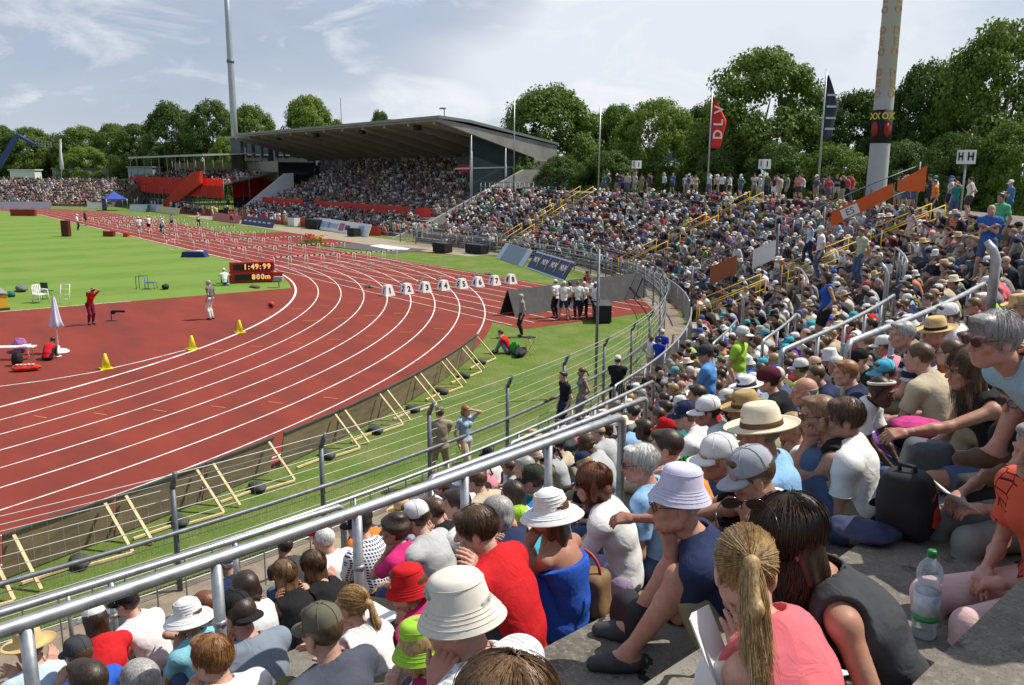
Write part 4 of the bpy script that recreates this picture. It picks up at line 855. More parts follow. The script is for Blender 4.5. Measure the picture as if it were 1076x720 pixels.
TREES = [
    (1066, 22, 165, 72, 1, 0, 'tallest broad tree filling the right edge behind the H sign'),
    (978, 68, 105, 80, 2, 1, 'dark tree immediately right of the floodlight mast'),
    (905, 98, 95, 84, 3, 1, 'dark tree left of the floodlight mast beside the navy flag'),
    (803, 55, 150, 84, 4, 0, 'large round tree between the red flag and the navy flag'),
    (738, 112, 62, 104, 5, 1, 'dark small tree half hidden behind the red flag'),
    (692, 104, 96, 100, 6, 2, 'light green ragged tree above the smallest white sign'),
    (650, 112, 70, 112, 3, 0, 'mid green tree behind the bare pole'),
    (578, 92, 124, 108, 7, 0, 'broad tree directly behind the end of the grandstand roof'),
    (622, 120, 66, 125, 5, 0, 'mid green tree between grandstand roof and bare pole'),
    (322, 102, 66, 175, 8, 2, 'round airy tree alone above the grandstand roof'),
    (400, 117, 42, 190, 6, 1, 'small tree top peeping over the grandstand roof'),
    (262, 112, 62, 170, 2, 0, 'bright tree directly behind the slim floodlight mast'),
    (222, 106, 66, 185, 1, 1, 'dark tall tree left of the slim floodlight mast'),
    (178, 108, 66, 190, 7, 1, 'dark wide tree above the red scaffold stand roof'),
    (141, 132, 60, 200, 4, 1, 'dark tree above the grey blue cabin'),
    (118, 131, 50, 225, 3, 0, 'mid green tree above the long pale shed'),
    (84, 133, 58, 225, 5, 0, 'rounded tree right of the limp pale flag'),
    (88, 155, 56, 205, 8, 2, 'light green bushy tree low over the long pale shed'),
    (28, 134, 56, 225, 6, 0, 'tree behind the blue lift arm'),
    (-4, 132, 56, 225, 2, 1, 'dark tree at the left edge behind the lift arm'),
    (54, 141, 44, 230, 7, 1, 'dark tree between lift basket and limp flag'),
    (152, 160, 40, 205, 6, 2, 'pale green bushy tree beside the grey blue cabin'),
    (285, 138, 34, 170, 5, 2, 'light green low tree next to the annex roof'),
    (352, 128, 40, 185, 4, 0, 'low tree at the right of the round airy tree'),
    (236, 145, 40, 165, 3, 2, 'bright low bushy tree between scaffold roof and annex'),
    (1020, 72, 84, 88, 5, 1, 'dark tree behind the black H sign'),
    (850, 122, 70, 95, 7, 1, 'dark tree between navy flag and large round tree'),
    (765, 132, 60, 95, 8, 1, 'shadowy low tree right of the red flag'),
    (715, 140, 60, 125, 1, 1, 'shadowy far tree above the small pitched roof'),
    (940, 118, 60, 90, 8, 1, 'dark low tree directly behind the floodlight mast'),
]
for (u, v, w, d, s, li, lb) in TREES: tree(u, v, w, d, s, li, lb)
# bushes close the view below the crowns behind the top walkway
BUSH = [(548, 160, 60, 98), (590, 165, 70, 96), (640, 160, 80, 92), (690, 155, 60, 108), (760, 158, 80, 82), (820, 150, 90, 78), (880, 152, 90, 74), (950, 150, 90, 70), (1010, 140, 90, 66), (1065, 130, 90, 64), (735, 165, 60, 92)]
BL = ['at the grandstand end wall', 'right of the grandstand end wall', 'under the bare pole', 'above the small white sign', 'right of the red flag', 'under the large round tree', 'under the navy flag', 'right of the floodlight mast', 'under the H sign', 'at the right edge', 'beside the small pitched roof']
for i, (u, v, w, d) in enumerate(BUSH): tree(u, v, w, d, 1+i % 8, 1 if i % 3 else 0, 'dense dark bush %s behind the top row' % BL[i], nm='bush', low=0.0)
for i, (u, v, w) in enumerate(((10, 160, 60), (60, 166, 55), (115, 165, 55), (170, 150, 60), (215, 150, 60), (270, 150, 55), (320, 140, 50), (370, 140, 50))):
    tree(u, v, w, 232 if u < 140 else 200, 1+(i*3) % 8, 1, 'dark backing bush in the far tree line %s' % ('behind the lift arm', 'behind the limp flag', 'behind the pale shed', 'behind the scaffold roof', 'left of the slim mast', 'right of the slim mast', 'under the round airy tree', 'behind the grandstand roof')[i], nm='bush', low=0.0)
# ------------------------------------------------------------------ people: distance-field bodies turned into meshes
M_SKIN = tint_material('skin', 0.55, 0.07, 22.0, spec=0.35); M_CLOTH = tint_material('cloth', 0.88, 0.08, 9.0, bump=0.5, spec=0.15)
def fine_skin():
    m = tint_material('skin_close', 0.5, 0.10, 30.0, spec=0.35); t = m.node_tree; b = t.nodes['Principled BSDF']; o = [n for n in t.nodes if n.type == 'VECT_MATH'][0]; c = [n for n in t.nodes if n.type == 'TEX_COORD'][0]
    n = nd(t, 'ShaderNodeTexNoise', inp={'Scale': 11.0, 'Detail': 5.0, 'Roughness': 0.65}); t.links.new(c.outputs['Object'], n.inputs['Vector']); r = nd(t, 'ShaderNodeMapRange', inp={1: 0.35, 2: 0.68}); t.links.new(n.outputs['Fac'], r.inputs[0])
    x = nd(t, 'ShaderNodeMix', data_type='RGBA', blend_type='MULTIPLY'); t.links.new(r.outputs[0], x.inputs[0]); t.links.new(o.outputs[0], x.inputs[6]); x.inputs[7].default_value = (1.0, 0.78, 0.72, 1); t.links.new(x.outputs[2], b.inputs['Base Color'])
    f = nd(t, 'ShaderNodeTexNoise', inp={'Scale': 260.0, 'Detail': 3.0}); t.links.new(c.outputs['Object'], f.inputs['Vector']); bb = nd(t, 'ShaderNodeBump', inp={'Strength': 0.25, 'Distance': 0.002}); t.links.new(f.outputs['Fac'], bb.inputs['Height']); t.links.new(bb.outputs[0], b.inputs['Normal'])
    b.inputs['Subsurface Weight'].default_value = 0.12; b.inputs['Subsurface Radius'].default_value = (1.0, 0.35, 0.2); b.inputs['Subsurface Scale'].default_value = 0.008; return m
M_SKINF = fine_skin()
M_SHOE = tint_material('shoe_leather', 0.6, 0.15, 30.0); M_HATM = tint_material('hat_cloth', 0.85, 0.06, 30.0, spec=0.15)
def hair_material(name, stretch=(1, 1, 1)):
    m = bpy.data.materials.new(name); m.use_nodes = True; t = m.node_tree; b = t.nodes['Principled BSDF']; o = nd(t, 'ShaderNodeObjectInfo')
    c = nd(t, 'ShaderNodeTexCoord'); q = nd(t, 'ShaderNodeMapping'); q.inputs['Scale'].default_value = (1, 1, 0.22); t.links.new(c.outputs['Object'], q.inputs['Vector'])
    n = nd(t, 'ShaderNodeTexNoise', inp={'Scale': 90.0, 'Detail': 4.0, 'Roughness': 0.6}); t.links.new(q.outputs[0], n.inputs['Vector'])
    r = nd(t, 'ShaderNodeMapRange', inp={1: 0.3, 2: 0.7, 3: 0.5, 4: 1.55}); t.links.new(n.outputs['Fac'], r.inputs[0])
    x = nd(t, 'ShaderNodeVectorMath', operation='SCALE'); t.links.new(o.outputs['Color'], x.inputs[0]); t.links.new(r.outputs[0], x.inputs['Scale']); t.links.new(x.outputs[0], b.inputs['Base Color'])
    b.inputs['Roughness'].default_value = 0.42; b.inputs['Specular IOR Level'].default_value = 0.5
    bb = nd(t, 'ShaderNodeBump', inp={'Strength': 0.5, 'Distance': 0.006}); t.links.new(n.outputs['Fac'], bb.inputs['Height']); t.links.new(bb.outputs[0], b.inputs['Normal'])
    return m
M_HAIR = hair_material('hair')
def pattern_material(name, kind, c2, scale):
    m = bpy.data.materials.new(name); m.use_nodes = True; t = m.node_tree; b = t.nodes['Principled BSDF']; o = nd(t, 'ShaderNodeObjectInfo'); c = nd(t, 'ShaderNodeTexCoord')
    s = nd(t, 'ShaderNodeSeparateXYZ'); t.links.new(c.outputs['Object'], s.inputs[0])
    def band(ax, w):
        a = nd(t, 'ShaderNodeMath', operation='MULTIPLY'); a.inputs[1].default_value = scale; t.links.new(s.outputs[ax], a.inputs[0])
        f = nd(t, 'ShaderNodeMath', operation='FRACT'); t.links.new(a.outputs[0], f.inputs[0])
        g = nd(t, 'ShaderNodeMath', operation='LESS_THAN'); g.inputs[1].default_value = w; t.links.new(f.outputs[0], g.inputs[0]); return g
    if kind == 'stripe': k = band('Z', 0.35).outputs[0]
    elif kind == 'check':
        a, b2 = band('Z', 0.4), band('X', 0.4); x = nd(t, 'ShaderNodeMath', operation='MAXIMUM'); t.links.new(a.outputs[0], x.inputs[0]); t.links.new(b2.outputs[0], x.inputs[1]); k = x.outputs[0]
    else:
        w = nd(t, 'ShaderNodeTexVoronoi', feature='DISTANCE_TO_EDGE', inp={'Scale': scale}); t.links.new(c.outputs['Object'], w.inputs['Vector'])
        n = nd(t, 'ShaderNodeTexNoise', inp={'Scale': scale*0.35}); t.links.new(c.outputs['Object'], n.inputs['Vector'])
        g = nd(t, 'ShaderNodeMath', operation='LESS_THAN'); g.inputs[1].default_value = 0.05; t.links.new(w.outputs['Distance'], g.inputs[0])
        g2 = nd(t, 'ShaderNodeMath', operation='GREATER_THAN'); g2.inputs[1].default_value = 0.48; t.links.new(n.outputs['Fac'], g2.inputs[0])
        x = nd(t, 'ShaderNodeMath', operation='MULTIPLY'); t.links.new(g.outputs[0], x.inputs[0]); t.links.new(g2.outputs[0], x.inputs[1]); k = x.outputs[0]
    mx_ = nd(t, 'ShaderNodeMix', data_type='RGBA'); t.links.new(k, mx_.inputs[0]); t.links.new(o.outputs['Color'], mx_.inputs[6]); mx_.inputs[7].default_value = (*c2, 1)
    t.links.new(mx_.outputs[2], b.inputs['Base Color']); b.inputs['Roughness'].default_value = 0.88; b.inputs['Specular IOR Level'].default_value = 0.15
    return m

def V3(*a): return np.array(a, float)
def nrm(v): return v/max(1e-9, np.linalg.norm(v))
class SDF:
    def __init__(s, lo, hi, h):
        s.h = h; s.lo = np.array(lo, float); n = np.ceil((np.array(hi)-s.lo)/h).astype(int)+1; s.n = n
        s.f = np.full(n, 1.0, np.float32); s.ax = [(s.lo[i]+h*np.arange(n[i])).astype(np.float32) for i in range(3)]
    def sub(s, lo, hi):
        a = np.clip(np.floor((np.array(lo)-s.lo)/s.h).astype(int), 0, s.n); b = np.clip(np.ceil((np.array(hi)-s.lo)/s.h).astype(int)+1, 0, s.n)
        if np.any(b <= a): return None
        return tuple(slice(i, j) for i, j in zip(a, b)), s.ax[0][a[0]:b[0], None, None], s.ax[1][None, a[1]:b[1], None], s.ax[2][None, None, a[2]:b[2]]
    def put(s, sl, d, k, sub=False):
        f = s.f[sl]
        if sub: d = -d; hq = np.maximum(k-np.abs(f-d), 0)/k; s.f[sl] = np.maximum(f, d)+hq*hq*k*0.25
        else: hq = np.maximum(k-np.abs(f-d), 0)/k; s.f[sl] = np.minimum(f, d)-hq*hq*k*0.25
    def cone(s, a, b, ra, rb=None, k=0.02, flat=False, sub=False, infl=0.0):
        rb = ra if rb is None else rb; ra += infl; rb += infl; a = np.asarray(a, float); b = np.asarray(b, float); pad = max(ra, rb)+k+2*s.h
        q = s.sub(np.minimum(a, b)-pad, np.maximum(a, b)+pad)
        if q is None: return
        sl, X, Y, Z = q; ab = b-a; l2 = max(ab@ab, 1e-9)
        t = ((X-a[0])*ab[0]+(Y-a[1])*ab[1]+(Z-a[2])*ab[2])/l2; tc_ = np.clip(t, 0, 1)
        d = np.sqrt((X-a[0]-tc_*ab[0])**2+(Y-a[1]-tc_*ab[1])**2+(Z-a[2]-tc_*ab[2])**2)-(ra+(rb-ra)*tc_)
        if flat: d = np.maximum(d, (t-1)*sqrt(l2))
        s.put(sl, d.astype(np.float32), k, sub)
    def ell(s, c, R, M=None, k=0.02, sub=False, infl=0.0):
        c = np.asarray(c, float); R = np.asarray(R, float)+infl; pad = R.max()+k+2*s.h
        q = s.sub(c-pad, c+pad)
        if q is None: return
        sl, X, Y, Z = q; X = X-c[0]; Y = Y-c[1]; Z = Z-c[2]
        if M is not None: X, Y, Z = (M[0, 0]*X+M[1, 0]*Y+M[2, 0]*Z), (M[0, 1]*X+M[1, 1]*Y+M[2, 1]*Z), (M[0, 2]*X+M[1, 2]*Y+M[2, 2]*Z)
        k0 = np.sqrt((X/R[0])**2+(Y/R[1])**2+(Z/R[2])**2); k1 = np.sqrt((X/R[0]**2)**2+(Y/R[1]**2)**2+(Z/R[2]**2)**2)+1e-6
        s.put(sl, (k0*(k0-1)/k1).astype(np.float32), k, sub)
    def cut(s, p, n):
        """removes the side the normal points to"""
        s.f = np.maximum(s.f, (s.ax[0][:, None, None]-p[0])*n[0]+(s.ax[1][None, :, None]-p[1])*n[1]+(s.ax[2][None, None, :]-p[2])*n[2]).astype(np.float32)
    def wrinkle(s, amp, seed, fz=34.0):
        g = np.random.default_rng(seed); X, Y, Z = s.ax[0][:, None, None], s.ax[1][None, :, None], s.ax[2][None, None, :]
        w = np.zeros(s.n, np.float32)
        for i in range(5):
            a, b, c = g.uniform(-16, 16), g.uniform(-16, 16), g.uniform(0.5, 1.3)*fz; ph = g.uniform(0, 6.28, 3)
            w += np.sin(a*X+b*Y+c*Z+ph[0]+1.3*np.sin(9*X+ph[1])+1.2*np.sin(8*Y+5*Z+ph[2])).astype(np.float32)*(1.0 if i < 3 else 0.6)
        s.f += w*(amp/2.5)
    def mesh(s):
        f = s.f; I = f < 0; n = s.n
        c = np.zeros(n-1, np.int8)
        for i in (0, 1):
            for j in (0, 1):
                for k in (0, 1): c += I[i:n[0]-1+i, j:n[1]-1+j, k:n[2]-1+k]
        ms = (c > 0) & (c < 8); ids = np.argwhere(ms)
        if not len(ids): return np.zeros((0, 3)), np.zeros((0, 4), int)
        idx = np.full(n-1, -1, np.int32); idx[ms] = np.arange(len(ids))
        off = np.array([(i, j, k) for i in (0, 1) for j in (0, 1) for k in (0, 1)])
        v = np.stack([f[ids[:, 0]+o[0], ids[:, 1]+o[1], ids[:, 2]+o[2]] for o in off], 1)
        acc = np.zeros((len(ids), 3)); cnt = np.zeros(len(ids))
        for a in range(8):
            for b in range(a+1, 8):
                if np.abs(off[a]-off[b]).sum() != 1: continue
                m = (v[:, a] < 0) != (v[:, b] < 0); t = v[m, a]/(v[m, a]-v[m, b]); acc[m] += off[a]+(off[b]-off[a])*t[:, None]; cnt[m] += 1
        P = s.lo+(ids+acc/cnt[:, None])*s.h; F = []
        for ax in range(3):
            o1, o2 = [(1, 2), (2, 0), (0, 1)][ax]; e = [0, 0, 0]; e[ax] = 1
            A = I[:-1 if ax == 0 else None, :-1 if ax == 1 else None, :-1 if ax == 2 else None]; B = I[1 if ax == 0 else 0:, 1 if ax == 1 else 0:, 1 if ax == 2 else 0:]
            ch = np.argwhere(A != B); ch = ch[(ch[:, o1] > 0) & (ch[:, o2] > 0) & (ch[:, o1] < n[o1]-1) & (ch[:, o2] < n[o2]-1)]
            if not len(ch): continue
            d1 = np.zeros(3, int); d1[o1] = 1; d2 = np.zeros(3, int); d2[o2] = 1
            q = np.stack([idx[tuple((ch-d1-d2).T)], idx[tuple((ch-d2).T)], idx[tuple(ch.T)], idx[tuple((ch-d1).T)]], 1)
            flip = ~A[tuple(ch.T)]; q[flip] = q[flip][:, ::-1]; F.append(q)
        return P, np.concatenate(F)
def merge(*vf):
    V, F, o = [], [], 0
    for v, f in vf:
        if len(v) == 0: continue
        V.append(v); F.append(f+o); o += len(v)
    return np.concatenate(V), np.concatenate(F)
def rot(yaw=0, pitch=0, roll=0):
    """head turn: yaw about z (left positive), pitch (down positive), roll"""
    cy, sy, cp, sp, cr, sr = cos(yaw), sin(yaw), cos(pitch), sin(pitch), cos(roll), sin(roll)
    Rz = np.array(((cy, -sy, 0), (sy, cy, 0), (0, 0, 1))); Rx = np.array(((1, 0, 0), (0, cp, sp), (0, -sp, cp))); Ry = np.array(((cr, 0, sr), (0, 1, 0), (-sr, 0, cr)))
    return Rz@Rx@Ry
def ik(a, b, l1, l2, pole):
    d = b-a; D = np.linalg.norm(d); D2 = min(D, (l1+l2)*0.995); d = d/max(D, 1e-6); b = a+d*D2
    al = (l1*l1-l2*l2+D2*D2)/(2*D2); hgt = sqrt(max(l1*l1-al*al, 0)); p = pole-d*(pole@d); return a+d*al+nrm(p)*hgt, b

COLS = {'white': (0.74, 0.74, 0.73), 'black': (0.018, 0.018, 0.020), 'charcoal': (0.055, 0.058, 0.065), 'grey': (0.24, 0.25, 0.26), 'pale grey': (0.45, 0.46, 0.47), 'navy': (0.025, 0.035, 0.085),
        'royal blue': (0.03, 0.10, 0.48), 'sky blue': (0.26, 0.46, 0.72), 'pale blue': (0.48, 0.60, 0.76), 'turquoise': (0.06, 0.42, 0.52), 'teal': (0.03, 0.22, 0.22), 'red': (0.55, 0.018, 0.022), 'maroon': (0.16, 0.015, 0.03),
        'orange': (0.75, 0.20, 0.04), 'yellow': (0.75, 0.55, 0.05), 'lime': (0.36, 0.62, 0.06), 'green': (0.03, 0.28, 0.09), 'olive': (0.14, 0.14, 0.06), 'magenta': (0.62, 0.03, 0.18), 'pink': (0.72, 0.26, 0.34),
        'salmon': (0.70, 0.16, 0.19), 'lilac': (0.42, 0.33, 0.52), 'purple': (0.16, 0.06, 0.28), 'beige': (0.50, 0.42, 0.30), 'khaki': (0.30, 0.26, 0.17), 'brown': (0.12, 0.065, 0.035), 'denim': (0.07, 0.11, 0.20), 'cream': (0.72, 0.64, 0.48), 'straw': (0.60, 0.42, 0.19)}
HAIRC = {'dark brown': (0.035, 0.020, 0.012), 'brown': (0.085, 0.045, 0.022), 'light brown': (0.17, 0.095, 0.045), 'blond': (0.36, 0.23, 0.10), 'grey': (0.32, 0.31, 0.30), 'white': (0.60, 0.59, 0.56), 'black': (0.012, 0.010, 0.010), 'auburn': (0.15, 0.05, 0.02), 'ginger': (0.26, 0.12, 0.04)}
SKINC = {'fair': (0.55, 0.34, 0.26), 'tan': (0.40, 0.225, 0.155), 'ruddy': (0.50, 0.28, 0.21), 'dark': (0.08, 0.042, 0.026)}

class Body:
    """joints of one figure in its own frame: +y forward, origin on the seat (sitting) or between the feet (standing)"""
    def __init__(s, pose='sit', sex='m', sc=1.0, hh=None, side=0.0, hyaw=0.0, hpitch=0.0, hroll=0.0, legs='low', arms=('knee', 'knee'), twist=0.0, fwd=None, drop=0.4, bend=0.0, knee=None):
        s.sc = sc; s.sex = sex; s.pose = pose; m = sex == 'm'; k = sc; s.drop = drop
        sw = (0.188 if m else 0.165)*k
        if pose == 'sit':
            s.hip = V3(0, 0, 0.10*k); L_ = 0.68*k
            hh = 0.73*k if hh is None else hh; zz = min(hh-0.10*k, L_*0.985); fy = sqrt(max(L_*L_-zz*zz, 0)) if fwd is None else fwd
            s.head = V3(side, fy, 0.10*k+zz)
        else:
            s.hip = V3(0, 0, 0.93*k); b = bend; s.head = V3(side, 0.70*k*sin(b)+0.04*k, 0.93*k+0.70*k*cos(b))
        s.R = rot(hyaw, hpitch, hroll); v = s.head-s.hip; up = nrm(v)
        s.neck = s.head+s.R@V3(0, -0.045, -0.05)*k*0.4-up*0.15*k-V3(0, 0.025*k, 0)
        fwdv = nrm(np.cross(up, V3(1, 0, 0)))*-1.0
        if fwdv[1] < 0 and abs(fwdv[1]) > 0.2: fwdv = -fwdv
        s.fw = nrm(V3(0, up[2], -up[1])); bow = 0.055*k if pose == 'sit' else 0.01*k
        s.waist = s.hip*0.66+s.neck*0.34-s.fw*bow*1.0; s.chest = s.hip*0.30+s.neck*0.70-s.fw*bow*0.75
        tw = rot(twist); rt_ = tw@V3(1, 0, 0); s.rt = rt_
        s.sh = [s.neck-up*0.055*k+rt_*sw*q+s.fw*0.01*k for q in (-1, 1)]
        s.hj = [s.hip+V3(0.088*k*q, 0, 0) for q in (-1, 1)]
        ax = nrm(s.neck-s.waist); s.TM = np.stack([rt_, nrm(np.cross(ax, rt_)), ax], 1); ax2 = nrm(s.waist-s.hip+V3(0, 0, 0.02)); s.PM = np.stack([V3(1, 0, 0), nrm(np.cross(ax2, V3(1, 0, 0))), ax2], 1)
        th, shn = 0.43*k, 0.43*k; s.kn, s.an = [], []
        for i, q in enumerate((-1, 1)):
            lg = legs[i] if isinstance(legs, (tuple, list)) else legs
            if pose == 'sit':
                tgt = {'low': V3(0.11*q, 0.50, -drop/k+0.085), 'far': V3(0.13*q, 0.68, -drop/k+0.085), 'same': V3(0.12*q, 0.42, 0.085), 'hug': V3(0.10*q, 0.30, 0.085), 'wide': V3(0.24*q, 0.42, -drop/k+0.085), 'lowback': V3(0.12*q, 0.40, -drop/k+0.085)}[lg]*k
                K, A = ik(s.hj[i], tgt, th, shn, V3(0.12*q, 0.45, 1.0))
            else:
                tgt = {'low': V3(0.10*q, -0.02, 0.085), 'stride': V3(0.09*q, 0.18*q, 0.085), 'wide': V3(0.2*q, 0.0, 0.085)}[lg]*k
                K, A = ik(s.hj[i], tgt, 0.44*k, 0.44*k, V3(0.05*q, 1, 0))
            s.kn.append(K); s.an.append(A)
        s.el, s.wr, s.hd = [], [], []
        for i, q in enumerate((-1, 1)):
            a = arms[i]; tgt = None; pole = V3(0.5*q, -0.4, -0.7); hd = None
            if isinstance(a, (tuple, list, np.ndarray)): tgt = np.array(a, float)
            elif a == 'knee': tgt = s.kn[i]+V3(-0.04*q, 0.02, 0.065)*k
            elif a == 'clasp': tgt = (s.kn[0]+s.kn[1])/2+V3(0.035*q, 0.03, 0.05)*k
            elif a == 'shin': tgt = (s.kn[0]+s.kn[1])/2*0.6+(s.an[0]+s.an[1])/2*0.4+V3(0.03*q, 0.06, 0)*k
            elif a == 'lap': tgt = s.hip*0.45+(s.kn[0]+s.kn[1])*0.275+V3(0.06*q, 0, 0.13)*k
            elif a == 'book': tgt = (s.kn[0]+s.kn[1])/2*0.75+s.hip*0.25+V3(0.10*q, 0.02, 0.15)*k
            elif a == 'chin': tgt = s.head+s.R@V3(0.03*q, 0.06, -0.15)*k; pole = V3(0.3*q, 0.5, -1)
            elif a == 'cheek': tgt = s.head+s.R@V3(0.085*q, 0.05, -0.09)*k; pole = V3(0.5*q, 0.5, -1)
            elif a == 'crown': tgt = s.head+s.R@V3(0.07*q, 0.02, 0.12)*k; pole = V3(1.0*q, 0.2, 0.1)
            elif a == 'brow': tgt = s.head+s.R@V3(0.10*q, 0.11, 0.03)*k; pole = V3(1.0*q, 0.1, -0.3)
            elif a == 'down': tgt = s.sh[i]+V3(0.07*q, 0.03, -0.50)*k; pole = V3(0.4*q, -1, 0)
            elif a == 'hips': tgt = s.hip+V3(0.17*q, 0.04, 0.06)*k; pole = V3(1.0*q, -0.6, 0)
            elif a == 'fold': tgt = s.chest+V3(-0.07*q, 0.20, -0.03)*k; pole = V3(0.8*q, -0.1, -0.8)
            elif a == 'prop': tgt = s.hip+V3(0.24*q, -0.12, -0.08)*k; pole = V3(0.4*q, -1, 0)
            elif a == 'point': tgt = s.sh[i]+V3(0.10*q, 0.55, -0.12)*k; pole = V3(0.4*q, 0, -1)
            elif a == 'rail': tgt = s.sh[i]+V3(0.05*q, 0.42, -0.25)*k
            E, W = ik(s.sh[i], tgt, 0.29*k, 0.26*k, pole); s.el.append(E); s.wr.append(W); s.hd.append(nrm(W-E))
    # --- primitive lists -----------------------------------------------------------------------------------
    def torso(s, F, infl=0.0, k=0.04, belly=1.0):
        c = s.sc; m = s.sex == 'm'
        F.ell(s.hip+s.PM@V3(0, -0.01, 0.0)*c, V3(0.168 if m else 0.178, 0.125, 0.115)*c, s.PM, k, infl=infl)
        F.ell(s.waist, V3(0.150 if m else 0.132, 0.112*belly if m else 0.100, 0.16)*c, s.TM, k, infl=infl)
        F.ell(s.chest, V3(0.172 if m else 0.150, 0.112, 0.175)*c, s.TM, k, infl=infl)
        if s.sex == 'f':
            for q in (-1, 1): F.ell(s.chest+s.TM@V3(0.07*q, 0.085, 0.01)*c, V3(0.06, 0.055, 0.06)*c, s.TM, 0.03, infl=infl)
        F.cone(s.sh[0], s.sh[1], 0.056*c, k=k, infl=infl)
        for q in s.sh: F.cone(s.neck+V3(0, 0, 0.015)*c, q, 0.050*c, 0.052*c, k=k, infl=infl)
    def neckp(s, F, k=0.03, infl=0.0): F.cone(s.neck-V3(0, 0, 0.02)*s.sc, s.head+s.R@V3(0, -0.022, -0.06)*s.sc, 0.060*s.sc if s.sex == 'm' else 0.052*s.sc, 0.056*s.sc if s.sex == 'm' else 0.048*s.sc, k=k, infl=infl)
    def arm(s, F, i, upto=2.0, infl=0.0, k=0.02, flat=False):
        c = s.sc*(1.0 if s.sex == 'm' else 0.86); a, e, w = s.sh[i], s.el[i], s.wr[i]
        if upto <= 1: F.cone(a, a+(e-a)*upto, 0.050*c, (0.050-0.011*upto)*c, k=k, infl=infl, flat=flat); return
        F.cone(a, e, 0.050*c, 0.037*c, k=k, infl=infl); f = min(1.0, upto-1); F.cone(e, e+(w-e)*0.35*min(1, f/0.35), 0.037*c, 0.039*c, k=k, infl=infl)
        if f > 0.35: F.cone(e+(w-e)*0.35, e+(w-e)*f, 0.039*c, (0.039-0.015*f)*c, k=k, infl=infl, flat=flat)
    def leg(s, F, i, upto=2.0, infl=0.0, k=0.025, flat=False):
        c = s.sc; h_, kn, an = s.hj[i], s.kn[i], s.an[i]
        if upto <= 1: F.cone(h_, h_+(kn-h_)*upto, 0.088*c, (0.088-0.030*upto)*c, k=k, infl=infl, flat=flat); return
        F.cone(h_, kn, 0.088*c, 0.056*c, k=k, infl=infl); f = min(1.0, upto-1); back = V3(0, -0.02, 0)*c
        F.cone(kn, kn+(an-kn)*0.32*min(1, f/0.32)+back, 0.051*c, 0.054*c, k=k, infl=infl)
        if f > 0.32: F.cone(kn+(an-kn)*0.32+back, kn+(an-kn)*f, 0.054*c, (0.054-0.023*(f-0.32)/0.68)*c, k=k, infl=infl, flat=flat)
    def footdir(s, i):
        d = s.an[i]-s.hip; d[2] = 0; return nrm(nrm(d)*0.4+V3(0.12*(2*i-1), 1, 0)) if s.pose == 'sit' else nrm(V3(0.12*(2*i-1), 1, 0))
    def foot(s, F, i, infl=0.0):
        c = s.sc; a = s.an[i]; d = s.footdir(i); z = V3(0, 0, 1)
        F.cone(a-d*0.035*c-z*0.045*c, a+d*0.06*c-z*0.045*c, 0.036*c, 0.038*c, k=0.03, infl=infl); F.cone(a+d*0.06*c-z*0.045*c, a+d*0.15*c-z*0.058*c, 0.038*c, 0.028*c, k=0.03, infl=infl); F.cone(a, a-z*0.04*c, 0.038*c, 0.036*c, k=0.03, infl=infl)
    def hand_rough(s, F, i):
        c = s.sc*(1 if s.sex == 'm' else 0.88); w = s.wr[i]; d = s.hd[i]; F.cone(w, w+d*0.075*c, 0.030*c, 0.036*c, k=0.02); F.cone(w+d*0.08*c, w+d*0.15*c-V3(0, 0, 0.03)*c, 0.034*c, 0.020*c, k=0.02)
    def hand_mesh(s, i, h=0.0036, curl=0.55, side=None, palm=None, point=False):
        c = s.sc*(1 if s.sex == 'm' else 0.88); q = 2*i-1; w, d = s.wr[i], s.hd[i]
        n = nrm(V3(-0.5*q, 0.3, -1.0)) if palm is None else nrm(np.array(palm, float)); n = nrm(n-d*(n@d)); sd = np.cross(d, n); sd = sd if sd@V3(-q, 0.3, 0.0) > 0 else -sd
        F = SDF(w-0.24*c, w+0.24*c, h); F.cone(w-d*0.05*c, w, 0.029*c, 0.026*c, k=0.01)
        ln = [0.98, 1.05, 0.98, 0.78]
        for j in range(4):
            o = sd*(0.032-0.0215*j)*c; kn = w+d*(0.088-0.004*abs(j-1.2))*c+o; F.cone(w+o*0.6+d*0.01*c, kn, 0.019*c, 0.0125*c, k=0.014)
            p, dd = kn, d.copy()
            cu = 0.05 if (point and j == 0) else curl*(1.0+0.1*j)
            for sl, r0, r1 in ((0.044, 0.0105, 0.0095), (0.027, 0.0095, 0.0088), (0.022, 0.0088, 0.0072)):
                ca, sa = cos(cu), sin(cu); dd = nrm(dd*ca+n*sa); e = p+dd*sl*ln[j]*c; F.cone(p, e, r0*c, r1*c, k=0.004); p = e
        t0 = w+d*0.028*c+sd*0.026*c; dd = nrm(d*0.65+sd*0.65+n*0.35); t1 = t0+dd*0.045*c; t2 = t1+nrm(dd+d*0.4+n*0.2)*0.034*c; F.cone(w+d*0.02*c, t0, 0.022*c, 0.015*c, k=0.012); F.cone(t0, t1, 0.015*c, 0.0115*c, k=0.008); F.cone(t1, t2, 0.0115*c, 0.0085*c, k=0.004)
        return F.mesh()
    def headp(s, F, fine=True, k=0.02):
        c = s.sc if s.sex != 'c' else s.sc*1.12; H, R = s.head, s.R; P = lambda x, y, z: H+R@V3(x, y, z)*c; j = 1.0 if s.sex == 'm' else 0.92
        F.ell(P(0, -0.015, 0.03), V3(0.077, 0.097, 0.090)*c, R, k); F.ell(P(0, 0.03, -0.035), V3(0.060*j, 0.068, 0.082)*c, R, k); F.ell(P(0, 0.062, -0.088), V3(0.027, 0.026, 0.022)*c*j, R, 0.03)
        for q in (-1, 1):
            F.ell(P(0.079*q, -0.008, -0.012), V3(0.010, 0.022, 0.033)*c, R, 0.008)
            F.cone(P(0.05*j*q, 0.0, -0.065), P(0.022*q, 0.055, -0.09), 0.024*c, 0.018*c, k=0.03)
